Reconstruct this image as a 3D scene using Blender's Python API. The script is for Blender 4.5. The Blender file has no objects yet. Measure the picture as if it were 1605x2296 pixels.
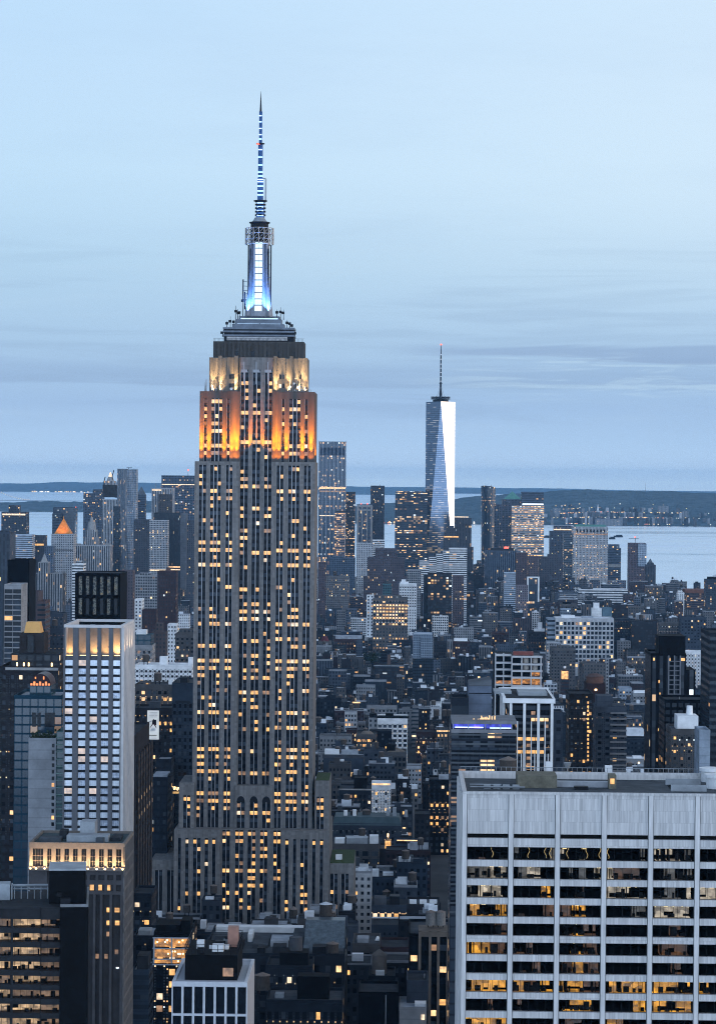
import bpy, math, random
import numpy as np
from mathutils import Vector, Matrix
R = math.radians
rnd = random.Random(7)
C = bpy.context.scene.collection
SC = bpy.context.scene
# ------------------------------------------------------------------ camera, light, exposure
F, CX, CY, EYE = 5920.0, 802.5, 1148.0, 260.0
cd = bpy.data.cameras.new('camera'); cam = bpy.data.objects.new('camera', cd); C.objects.link(cam)
cd.sensor_fit = 'HORIZONTAL'; cd.sensor_width = 36; cd.lens = 36 * F / 1605.0
cd.clip_start = 1.0; cd.clip_end = 150000
CAMR = Matrix.Rotation(R(90) - math.atan(74 / F), 3, 'X') @ Matrix.Rotation(R(0.48), 3, 'Z')
cam.matrix_world = Matrix.Translation((0, 0, EYE)) @ CAMR.to_4x4()
SC.camera = cam
SC.view_settings.view_transform = 'Standard'; SC.view_settings.look = 'None'
SC.view_settings.exposure = 0.0; SC.view_settings.gamma = 1.0
SC.render.engine = 'CYCLES'
SC.cycles.use_denoising = True; SC.cycles.denoising_prefilter = 'FAST'; SC.cycles.filter_width = 1.05
SC.cycles.max_bounces = 5; SC.cycles.diffuse_bounces = 2; SC.cycles.glossy_bounces = 2
SC.cycles.transparent_max_bounces = 6; SC.cycles.volume_bounces = 0
SC.cycles.caustics_reflective = False; SC.cycles.caustics_refractive = False
SC.cycles.sample_clamp_indirect = 3.0

class NT:
    """tiny node-tree helper"""
    def __init__(s, nt): s.t = nt
    def n(s, typ, **kw):
        nd = s.t.nodes.new(typ)
        for k, v in kw.items():
            if k.startswith('i_'):
                key = k[2:]; key = int(key) if key.isdigit() else key.replace('_', ' ')
                s.put(nd.inputs[key], v)
            else: setattr(nd, k, v)
        return nd
    def put(s, sock, v):
        if hasattr(v, 'is_output'): s.t.links.new(v, sock)
        elif isinstance(v, (tuple, list)) and len(v) == 3 and sock.type == 'RGBA': sock.default_value = (*v, 1)
        else: sock.default_value = v
    def m(s, op, a, b=0.0, c=None, clamp=False):
        nd = s.t.nodes.new('ShaderNodeMath'); nd.operation = op; nd.use_clamp = clamp
        s.put(nd.inputs[0], a); s.put(nd.inputs[1], b)
        if c is not None: s.put(nd.inputs[2], c)
        return nd.outputs[0]
    def mix(s, f, a, b, blend='MIX'):
        nd = s.t.nodes.new('ShaderNodeMix'); nd.data_type = 'RGBA'; nd.blend_type = blend
        s.put(nd.inputs[0], f); s.put(nd.inputs[6], a); s.put(nd.inputs[7], b)
        return nd.outputs[2]
    def ramp(s, f, stops):
        nd = s.t.nodes.new('ShaderNodeValToRGB'); cr = nd.color_ramp
        while len(cr.elements) < len(stops): cr.elements.new(0.5)
        for e, (p, c) in zip(cr.elements, stops):
            e.position = p; e.color = (*c, 1) if len(c) == 3 else c
        s.put(nd.inputs[0], f); return nd.outputs[0]
    def mr(s, v, a, b, c=0.0, d=1.0, smooth=True):
        nd = s.t.nodes.new('ShaderNodeMapRange'); nd.interpolation_type = 'SMOOTHSTEP' if smooth else 'LINEAR'
        s.put(nd.inputs[0], v)
        for i, x in zip((1, 2, 3, 4), (a, b, c, d)): s.put(nd.inputs[i], x)
        return nd.outputs[0]

# dusk sky: sunset is just over to the west (+X), cloud bands low in the south
SUN_EL, SUN_AZ = R(8), R(84)          # direction of the afterglow seen from above: +X turned toward the camera side
W = bpy.data.worlds.new('World'); SC.world = W; W.use_nodes = True
W.node_tree.nodes.clear(); w = NT(W.node_tree)
tc = w.n('ShaderNodeTexCoord').outputs['Generated']
sx = w.n('ShaderNodeSeparateXYZ', i_0=tc); dx, dy, dz = sx.outputs[0], sx.outputs[1], sx.outputs[2]
el = w.m('MAXIMUM', dz, 0.0)
t = w.m('POWER', el, 0.5)
sq = lambda e: math.sqrt(e)
base = w.ramp(t, [(0.0, (.68, .88, 1.06)), (sq(.006), (.56, .75, .97)), (sq(.014), (.46, .655, .90)), (sq(.028), (.375, .55, .80)), (sq(.05), (.405, .59, .805)),
                  (sq(.08), (.46, .665, .86)), (sq(.115), (.54, .755, .95)), (sq(.15), (.535, .745, .96)), (sq(.19), (.52, .74, .97)), (sq(.35), (.42, .60, .86)), (sq(.6), (.22, .35, .58)), (1.0, (.11, .20, .38))])
# lighter to the west
lf = w.m('MULTIPLY', w.mr(dx, -.16, .20), w.mr(el, .03, .12))
base = w.mix(w.m('MULTIPLY', lf, .45), base, (.80, .92, 1.0))
# long thin cloud streaks
cm = w.n('ShaderNodeCombineXYZ', i_0=w.m('MULTIPLY', dx, 5.0), i_1=w.m('MULTIPLY', dy, 5.0), i_2=w.m('MULTIPLY', dz, 85.0)).outputs[0]
cl = w.n('ShaderNodeTexNoise', i_Vector=cm, i_Scale=1.3, i_Detail=5.0, i_Roughness=.55, i_Distortion=.6).outputs[0]
band = w.m('MULTIPLY', w.mr(el, .012, .03), w.mr(el, .06, .115, 1.0, 0.0))
base = w.mix(w.m('MULTIPLY', w.m('MULTIPLY', w.mr(cl, .50, .68), band), .22), base, (.25, .37, .56))
base = w.mix(w.m('MULTIPLY', w.m('MULTIPLY', w.mr(cl, .46, .30), band), .20), base, (.55, .72, .88))
cm2 = w.n('ShaderNodeCombineXYZ', i_0=w.m('MULTIPLY', dx, 4.0), i_1=w.m('MULTIPLY', dy, 4.0), i_2=w.m('MULTIPLY', dz, 22.0)).outputs[0]
cl2 = w.n('ShaderNodeTexNoise', i_Vector=cm2, i_Scale=2.1, i_Detail=4.0, i_Roughness=.6).outputs[0]
base = w.mix(w.m('MULTIPLY', w.mr(cl2, .45, .7), .08), base, (.36, .52, .74))
# one darker bank of cloud low toward the harbour, thinning out eastwards
edge = w.m('ADD', dz, w.m('MULTIPLY', w.m('SUBTRACT', cl, .5), .022))
bank = w.m('MULTIPLY', w.mr(edge, .044, .048), w.mr(edge, .0535, .051))
bank = w.m('MULTIPLY', bank, w.m('MULTIPLY', w.mr(dx, .0, .05), w.mr(dx, .28, .20)))
base = w.mix(w.m('MULTIPLY', bank, .58), base, (.26, .38, .60))
bank2 = w.m('MULTIPLY', w.mr(edge, .036, .0385), w.mr(edge, .046, .0425))
base = w.mix(w.m('MULTIPLY', bank2, .30), base, (.27, .40, .62))
cm3 = w.n('ShaderNodeCombineXYZ', i_0=w.m('MULTIPLY', dx, 16.0), i_1=w.m('MULTIPLY', dy, 16.0), i_2=w.m('MULTIPLY', dz, 260.0)).outputs[0]
cl3 = w.n('ShaderNodeTexNoise', i_Vector=cm3, i_Scale=1.2, i_Detail=6.0, i_Roughness=.6, i_Distortion=.8).outputs[0]
st3 = w.m('MULTIPLY', w.mr(cl3, .48, .64), w.m('MULTIPLY', w.m('MULTIPLY', w.mr(edge, .027, .036), w.mr(edge, .052, .044)), w.mr(dx, .0, .07)))
base = w.mix(w.m('MULTIPLY', st3, .55), base, (.52, .70, .86))
# sunset glow on the western horizon and the brighter northern sky behind the camera
gdot = w.m('ADD', w.m('MULTIPLY', dx, math.sin(R(88))), w.m('MULTIPLY', dy, math.cos(R(88))))
glow = w.m('MULTIPLY', w.mr(gdot, .55, .97), w.mr(el, .55, .02))
base = w.mix(glow, base, (2.3, 1.85, 1.55))
north = w.m('MULTIPLY', w.mr(w.m('MULTIPLY', dy, -1.0), .1, .9), w.mr(el, .85, .1))
base = w.mix(w.m('MULTIPLY', north, .75), base, (2.2, 2.95, 4.05))
east = w.m('MULTIPLY', w.mr(w.m('MULTIPLY', dx, -1.0), .4, .95), w.mr(el, .8, .05))
base = w.mix(w.m('MULTIPLY', east, .6), base, (.32, .46, .70))
skyt = w.n('ShaderNodeTexSky', sky_type='NISHITA', sun_disc=False, sun_elevation=SUN_EL, sun_rotation=R(100), air_density=1.0, dust_density=1.0, ozone_density=3.0)
b1 = w.n('ShaderNodeBackground', i_Color=base, i_Strength=1.0)
b2 = w.n('ShaderNodeBackground', i_Color=skyt.outputs[0], i_Strength=0.004)
ad = w.n('ShaderNodeAddShader', i_0=b1.outputs[0], i_1=b2.outputs[0])
w.n('ShaderNodeOutputWorld', i_Surface=ad.outputs[0])
W.cycles.sampling_method = 'MANUAL'; W.cycles.sample_map_resolution = 1024

sd = bpy.data.lights.new('sunset_light', 'SUN'); so = bpy.data.objects.new('sunset_light', sd); C.objects.link(so)
sd.energy = 0.6; sd.angle = R(30); sd.color = (1.0, .90, .84)
so.rotation_euler = Vector((-math.cos(SUN_EL) * math.sin(SUN_AZ), math.cos(SUN_EL) * math.cos(SUN_AZ), -math.sin(SUN_EL))).to_track_quat('-Z', 'Y').to_euler()

def P(px, py, Y):
    d = CAMR @ Vector(((px - CX) / F, (CY - py) / F, -1.0))
    return Vector((0, 0, EYE)) + d * (Y / d.y)
def PIX(v):
    l = CAMR.transposed() @ (Vector(v) - Vector((0, 0, EYE)))
    return CX + F * l.x / -l.z, CY - F * l.y / -l.z

# ------------------------------------------------------------------ materials
MC = {}
def new_mat(name):
    m = bpy.data.materials.new(name); m.use_nodes = True; m.node_tree.nodes.clear()
    return m, NT(m.node_tree)
def finish(m, k, **kw):
    p = k.n('ShaderNodeBsdfPrincipled')
    for a, v in kw.items(): k.put(p.inputs[a.replace('_', ' ')], v)
    k.n('ShaderNodeOutputMaterial', i_Surface=p.outputs[0]); return m
def surf(name, col, rough=.85, metal=0.0, var=.25, scale=.25, streak=False, spec=.08):
    """weathered opaque surface"""
    key = ('s', name)
    if key in MC: return MC[key]
    m, k = new_mat(name)
    pos = k.n('ShaderNodeNewGeometry').outputs['Position']
    if streak: pos = k.n('ShaderNodeVectorMath', operation='MULTIPLY', i_0=pos, i_1=(1.6, 1.6, .12)).outputs[0]
    a = k.n('ShaderNodeTexNoise', i_Vector=pos, i_Scale=scale, i_Detail=4.0, i_Roughness=.65).outputs[0]
    f = k.mr(a, .3, .7, 1 - var, 1 + var, False)
    c = k.mix(1.0, col, k.n('ShaderNodeCombineColor', i_0=f, i_1=f, i_2=f).outputs[0], 'MULTIPLY')
    MC[key] = finish(m, k, Base_Color=c, Roughness=rough, Metallic=metal, Specular_IOR_Level=spec); return m
def glow_mat(name, col, strength, var=.5, scale=.7):
    """a lit window or a lamp"""
    key = ('g', name)
    if key in MC: return MC[key]
    m, k = new_mat(name)
    pos = k.n('ShaderNodeNewGeometry').outputs['Position']
    a = k.n('ShaderNodeTexNoise', i_Vector=pos, i_Scale=scale, i_Detail=2.0).outputs[0]
    f = k.m('MULTIPLY', k.mr(a, .32, .68, 1 - var, 1 + var, False), strength)
    MC[key] = finish(m, k, Base_Color=(.05, .05, .05), Roughness=.3, Emission_Color=col, Emission_Strength=f)
    m.cycles.emission_sampling = 'NONE'; return m
def facade(style, attr=False):
    """wall seen from far: a grid of windows laid out in the UV cells of the wall; wall colour and share of lit rooms come with the object"""
    key = ('f', style, attr)
    if key in MC: return MC[key]
    ww, wh, glassy, gcol = {'punched': (.46, .50, 0, (.020, .026, .034)), 'ribbon': (1.1, .46, 0, (.022, .03, .04)), 'vertical': (.50, 1.1, 0, (.025, .03, .038)),
                      'curtain': (.86, .80, 1, (.035, .055, .08)), 'grid': (.70, .62, 0, (.022, .028, .036)), 'blank': (.0, .0, 0, (.02, .02, .02))}[style]
    m, k = new_mat('facade_' + style + ('_many' if attr else ''))
    uv = k.n('ShaderNodeUVMap').outputs[0]
    s = k.n('ShaderNodeSeparateXYZ', i_0=uv); u, v = s.outputs[0], s.outputs[1]
    oi = k.n('ShaderNodeObjectInfo')
    if attr:
        at = k.n('ShaderNodeAttribute', attribute_name='Col'); col, litp, rn = at.outputs['Color'], at.outputs['Alpha'], k.m('FRACT', k.m('MULTIPLY', at.outputs['Fac'], 913.7))
    else: col, litp, rn = oi.outputs['Color'], oi.outputs['Alpha'], oi.outputs['Random']
    fx, fz, ix, iz = k.m('FRACT', u), k.m('FRACT', v), k.m('FLOOR', u), k.m('FLOOR', v)
    mask = k.m('MULTIPLY', k.m('LESS_THAN', k.m('ABSOLUTE', k.m('SUBTRACT', fx, .5)), ww / 2), k.m('LESS_THAN', k.m('ABSOLUTE', k.m('SUBTRACT', fz, .52)), wh / 2))
    cell = k.n('ShaderNodeCombineXYZ', i_0=ix, i_1=iz, i_2=k.m('MULTIPLY', rn, 97.0)).outputs[0]
    wn = k.n('ShaderNodeTexWhiteNoise', noise_dimensions='3D', i_Vector=cell)
    fl = k.n('ShaderNodeTexWhiteNoise', noise_dimensions='2D', i_Vector=k.n('ShaderNodeCombineXYZ', i_0=iz, i_1=k.m('MULTIPLY', rn, 51.0)).outputs[0]).outputs[0]
    pe = k.m('MULTIPLY', k.m('MULTIPLY', litp, .62), k.m('ADD', .12, k.m('MULTIPLY', k.m('MULTIPLY', fl, fl), 2.6)))
    lit = k.m('MULTIPLY', k.m('LESS_THAN', wn.outputs[0], pe), mask)
    sc = k.n('ShaderNodeSeparateXYZ', i_0=wn.outputs[1])
    ecol = k.mix(k.m('GREATER_THAN', sc.outputs[1], .90), k.mix(k.m('MULTIPLY', sc.outputs[1], sc.outputs[1]), (1.0, .52, .20), (1.0, .82, .58)), (.80, .92, 1.0))
    est = k.m('MULTIPLY', lit, k.m('ADD', .16, k.m('MULTIPLY', k.m('POWER', sc.outputs[2], 2.0), 1.7)))
    pos = k.n('ShaderNodeNewGeometry').outputs['Position']
    nz = k.n('ShaderNodeTexNoise', i_Vector=pos, i_Scale=.12, i_Detail=4.0, i_Roughness=.7).outputs[0]
    f = k.mr(nz, .3, .7, .72, 1.28, False)
    # storey joints
    f = k.m('MULTIPLY', f, k.mr(k.m('LESS_THAN', fz, .12), 0, 1, 1.0, .82, False))
    wall = k.mix(1.0, col, k.n('ShaderNodeCombineColor', i_0=f, i_1=f, i_2=f).outputs[0], 'MULTIPLY')
    blind = k.mix(k.m('MULTIPLY', k.m('GREATER_THAN', sc.outputs[0], .76), .5), gcol, (.06, .072, .085))
    if glassy: blind = k.mix(.5, blind, k.mix(1.0, col, (.55, .6, .65), 'MULTIPLY'))
    bc = k.mix(mask, wall, blind)
    rough = k.mr(mask, 0, 1, .85, .12 if glassy else .22, False)
    MC[key] = finish(m, k, Base_Color=bc, Roughness=rough, Specular_IOR_Level=k.mr(mask, 0, 1, .08, .55 if glassy else .14, False), Emission_Color=ecol, Emission_Strength=est)
    m.cycles.emission_sampling = 'NONE'; return m
PAL = dict(lime=(.33, .30, .275), white=(.62, .62, .62), grey=(.050, .056, .066), pale=(.235, .24, .25), dgrey=(.022, .026, .032), black=(.004, .0045, .006), brick=(.050, .028, .026),
           brown=(.030, .027, .028), tan=(.105, .09, .079), glass=(.05, .085, .125), blue=(.11, .20, .31), silver=(.25, .29, .34), pink=(.11, .08, .077), green=(.06, .115, .115), teal=(.022, .062, .085), slate=(.045, .057, .072))
ms_, k = new_mat('limestone'); pos = k.n('ShaderNodeNewGeometry').outputs['Position']
a_ = k.n('ShaderNodeTexNoise', i_Vector=k.n('ShaderNodeVectorMath', operation='MULTIPLY', i_0=pos, i_1=(1.6, 1.6, .10)).outputs[0], i_Scale=.4, i_Detail=5.0, i_Roughness=.7).outputs[0]
sn_ = k.n('ShaderNodeVectorMath', operation='SNAP', i_0=pos, i_1=(1.5, 1.5, 1.22)).outputs[0]; b_ = k.n('ShaderNodeTexWhiteNoise', noise_dimensions='3D', i_Vector=sn_).outputs[0]
f = k.m('MULTIPLY', k.mr(a_, .3, .7, .70, 1.28, False), k.mr(b_, 0, 1, .86, 1.12, False))
STONE = finish(ms_, k, Base_Color=k.mix(1.0, (.158, .150, .146), k.n('ShaderNodeCombineColor', i_0=f, i_1=f, i_2=f).outputs[0], 'MULTIPLY'), Roughness=.9, Specular_IOR_Level=.05)
MC[('s', 'limestone')] = STONE
DARKMETAL = surf('dark_aluminium', (.014, .0155, .019), .6, .1)
STEEL = surf('stainless_strip', (.25, .255, .27), .4, .4, var=.1)
TAR = surf('tar_roof', (.028, .031, .036), .9, scale=.2, var=.4)
ROOFG = surf('gravel_roof', (.055, .062, .071), .9, scale=.2, var=.35)
ROOFS = surf('silver_roof', (.27, .29, .32), .8, scale=.2, var=.3)
ROOFW = surf('white_roof', (.60, .62, .65), .8, scale=.2, var=.2)
WOOD = surf('weathered_cedar', (.06, .052, .047), .9, scale=1.2)
LID = surf('tank_roofing', (.16, .13, .115), .8, scale=1.0)
COPPER = surf('green_copper', (.10, .24, .21), .7)
GOLD = surf('gilded_roof', (.62, .24, .06), .5, .25)
WHITE = surf('white_paint', (.68, .68, .68), .6, var=.12)
BLACK = surf('black_cladding', (.0035, .004, .005), .8, var=.3)
BLACKMETAL = surf('black_steel', (.012, .013, .016), .55, .1)
GREYMETAL = surf('galvanised_metal', (.26, .28, .30), .5, .3)
GLASS = surf('dark_glass', (.006, .009, .014), .12, var=.3, spec=.16)
BLIND = surf('drawn_blinds', (.045, .056, .072), .5, var=.3)
LITA = glow_mat('lit_room_amber', (1.0, .52, .17), 1.1, .5, .5)
LITB = glow_mat('lit_room_warm', (1.0, .62, .30), 1.3, .45, .5)
LITC = glow_mat('lit_room_pale', (1.0, .76, .52), 1.15, .45, .5)
LITD = glow_mat('lit_room_dim', (1.0, .55, .28), .32, .6, .5)
RED = glow_mat('red_beacon', (1.0, .10, .06), 3.0, 0)
BULB = glow_mat('lamp_bulb', (1.0, .66, .30), 5.0, 0)
COOL = glow_mat('cool_white_lamp', (.82, .92, 1.0), 2.2, .1)

# ------------------------------------------------------------------ mesh builder
class MB:
    def __init__(s): s.v, s.f, s.uv, s.mi, s.col = [], [], [], [], []
    def face(s, pts, uvs=None, mi=0, col=None):
        i = len(s.v); s.v.extend(pts); s.f.append(tuple(range(i, i + len(pts))))
        s.uv.extend(uvs or [(0.0, 0.0)] * len(pts)); s.mi.append(mi); s.col.extend([col or (1, 1, 1, 1)] * len(pts))
    def box(s, x0, x1, y0, y1, z0, z1, cu=(1, 1), mi=0, top=True, bot=False, tmi=None, col=None, off=(0, 0)):
        """cu: (u cells per metre, v cells per metre), counted from the top so that storeys line up under the roof"""
        a, b = cu; nx = max(1, round((x1 - x0) * a)); ny = max(1, round((y1 - y0) * a)); h = (z1 - z0) * b; o = off[0]
        s.face([(x0, y0, z0), (x1, y0, z0), (x1, y0, z1), (x0, y0, z1)], [(o, -h), (o + nx, -h), (o + nx, 0), (o, 0)], mi, col)
        s.face([(x1, y0, z0), (x1, y1, z0), (x1, y1, z1), (x1, y0, z1)], [(o + 50, -h), (o + 50 + ny, -h), (o + 50 + ny, 0), (o + 50, 0)], mi, col)
        s.face([(x1, y1, z0), (x0, y1, z0), (x0, y1, z1), (x1, y1, z1)], [(o + 100, -h), (o + 100 + nx, -h), (o + 100 + nx, 0), (o + 100, 0)], mi, col)
        s.face([(x0, y1, z0), (x0, y0, z0), (x0, y0, z1), (x0, y1, z1)], [(o + 150, -h), (o + 150 + ny, -h), (o + 150 + ny, 0), (o + 150, 0)], mi, col)
        if top: s.face([(x0, y0, z1), (x1, y0, z1), (x1, y1, z1), (x0, y1, z1)], None, mi if tmi is None else tmi, col)
        if bot: s.face([(x0, y1, z0), (x1, y1, z0), (x1, y0, z0), (x0, y0, z0)], None, mi, col)
        return s
    def loft(s, rings, cap=True, mi=0, uvs=None):
        n = len(rings[0])
        for k in range(len(rings) - 1):
            A, B = rings[k], rings[k + 1]
            for i in range(n):
                j = (i + 1) % n
                s.face([A[i], A[j], B[j], B[i]], [(i, k), (i + 1, k), (i + 1, k + 1), (i, k + 1)] if uvs is None else [(uvs[0] * i, uvs[1] * A[i][2]), (uvs[0] * (i + 1), uvs[1] * A[j][2]), (uvs[0] * (i + 1), uvs[1] * B[j][2]), (uvs[0] * i, uvs[1] * B[i][2])], mi)
        if cap: s.face(list(rings[-1]), None, mi)
        return s
    def cyl(s, x, y, z0, z1, r0, r1=None, n=12, mi=0, a0=0.0):
        r1 = r0 if r1 is None else r1
        rg = lambda r, z: [(x + r * math.cos(a0 + 2 * math.pi * i / n), y + r * math.sin(a0 + 2 * math.pi * i / n), z) for i in range(n)]
        return s.loft([rg(r0, z0), rg(max(r1, 1e-3), z1)], True, mi)
    def tube(s, p, q, r, n=4, mi=0):
        p, q = Vector(p), Vector(q); d = (q - p).normalized()
        a = d.orthogonal().normalized(); b = d.cross(a)
        rg = lambda c: [tuple(c + a * r * math.cos(2 * math.pi * i / n + .785) + b * r * math.sin(2 * math.pi * i / n + .785)) for i in range(n)]
        return s.loft([rg(p), rg(q)], True, mi)
    def mesh(s, name, mats, use_col=False):
        me = bpy.data.meshes.new(name); me.from_pydata([tuple(p) for p in s.v], [], s.f)
        uv = me.uv_layers.new(name='UVMap'); uv.data.foreach_set('uv', np.array(s.uv, dtype=np.float32).ravel())
        for m in mats: me.materials.append(m)
        me.polygons.foreach_set('material_index', np.array(s.mi, dtype=np.int32))
        if use_col:
            ca = me.color_attributes.new('Col', 'FLOAT_COLOR', 'CORNER'); ca.data.foreach_set('color', np.array(s.col, dtype=np.float32).ravel())
        me.update(); return me

def thing(name, label, cat, loc=(0, 0, 0), rz=0.0, group=None, kind=None):
    o = bpy.data.objects.new(name, None); C.objects.link(o); o.location = loc; o.rotation_euler = (0, 0, rz); o.empty_display_size = 1
    o['label'] = label; o['category'] = cat
    if group: o['group'] = group
    return o
def part(name, mb, mats, parent=None, col=None, label=None, me=None):
    mats = mats if isinstance(mats, (list, tuple)) else [mats]
    o = bpy.data.objects.new(name, me or mb.mesh(name, mats)); C.objects.link(o)
    if parent: o.parent = parent
    if col: o.color = col
    if label: o['label'] = label
    return o
def tag(o, label, cat, group=None):
    o['label'] = label; o['category'] = cat
    if group: o['group'] = group
    return o
def struct(name, mb, mats, kind='structure'):
    o = part(name, mb, mats); o['kind'] = kind; return o
WM = {}
def winmesh(m):
    if m.name not in WM: WM[m.name] = MB().box(-.5, .5, -.5, .5, 0, 1).mesh('window', [m])
    return WM[m.name]
def window(parent, x, y, z, w_, h_, m, d=.12, name='window', rz=0):
    o = bpy.data.objects.new(name, winmesh(m)); C.objects.link(o); o.parent = parent
    o.location = (x, y, z); o.scale = (w_, d, h_); o.rotation_euler = (0, 0, rz); return o
WSLOT = [LITA, LITB, LITC, LITD, BLIND, GLASS]
def pick(lit, warm=.5):
    r = rnd.random()
    if r < lit:
        q = rnd.random()
        return 0 if q < warm * .7 else 1 if q < .72 else 2 if q < .86 else 3
    return 4 if rnd.random() < .30 else 5
def windows(parent, cells, budget=100):
    """cells: (x, y, z, w, h, slot). The first BUDGET become parts of their own, the rest one mesh of kind stuff"""
    for c in cells[:budget]: window(parent, c[0], c[1], c[2], c[3], c[4], WSLOT[c[5]])
    if len(cells) > budget:
        b = MB()
        for (x, y, z, a, h, k) in cells[budget:]: b.box(x - a / 2, x + a / 2, y - .06, y + .06, z, z + h, mi=k)
        o = part('window', b, WSLOT, parent); o['kind'] = 'stuff'
def lamp(kind, name, loc, power, color, target=None, size=60, blend=.8, r=.3, parent=None):
    d = bpy.data.lights.new(name, kind); o = bpy.data.objects.new(name, d); C.objects.link(o)
    d.energy = power; d.color = color; d.shadow_soft_size = r
    if kind == 'SPOT': d.spot_size = R(size); d.spot_blend = blend
    o.location = loc
    if target: o.rotation_euler = (Vector(target) - Vector(loc)).to_track_quat('-Z', 'Y').to_euler()
    if parent: o.parent = parent
    return o
YAW = R(-1.0)
USED = []           # footprints already built on: x0, x1, y0, y1, ztop
TANKB = MB().cyl(0, 0, 0, 1, 1, .96, 14).mesh('water_tank', [WOOD]); TANKC = MB().cyl(0, 0, 0, 1, 1.08, .03, 14).mesh('tank_roof', [LID])
_l = MB()
for _a in range(4): _l.cyl(.7 * math.cos(_a * 1.571 + .785), .7 * math.sin(_a * 1.571 + .785), 0, 1, .08, None, 4)
_l.box(-.8, .8, -.8, .8, .94, .995, bot=True); TANKL = _l.mesh('tank_stand', [BLACKMETAL])
def tank(parent, x, y, z, r=2.0, h=4.0, legs=2.2, bar=None, lid=None):
    o = bpy.data.objects.new('water_tank', TANKB); C.objects.link(o); o.parent = parent; o.location = (x, y, z + legs); o.scale = (r, r, h)
    if bar: o.data = TANKB.copy(); o.data.materials[0] = bar
    for nm, me, zz, sc in (('tank_roof', TANKC, 1.0, .38 * r / h), ('tank_stand', TANKL, -legs / h, legs / h)):
        c = bpy.data.objects.new(nm, me); C.objects.link(c); c.parent = o; c.location = (0, 0, zz); c.scale = (1, 1, sc)
        if nm == 'tank_roof' and lid: c.data = TANKC.copy(); c.data.materials[0] = lid
    return o
ROOFM = {'t': TAR, 'g': ROOFG, 's': ROOFS, 'w': ROOFW}
def roof_part(root, x0, x1, y0, y1, z, m, ph=1.1, wallcol=None, st=None):
    """parapet ring and a sunken roof deck"""
    b = MB(); tk = .45
    b.box(x0 + .01, x1 - .01, y0 + .01, y1 - .01, z + .004, z + .06)
    part('roof', b, m, root)
    q = MB(); z1 = z + ph
    q.box(x0 - .06, x1 + .06, y0 - .06, y0 + tk, z - .3, z1, bot=True); q.box(x0 - .06, x1 + .06, y1 - tk, y1 + .06, z - .3, z1, bot=True)
    q.box(x0 - .06, x0 + tk, y0 + tk, y1 - tk, z - .3, z1 - .01, bot=True); q.box(x1 - tk, x1 + .06, y0 + tk, y1 - tk, z - .3, z1 - .01, bot=True)
    part('parapet', q, facade('blank'), root, col=wallcol)
LAND = []            # (pixel x, pixel y, phrase) anchors for describing plain buildings
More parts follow.
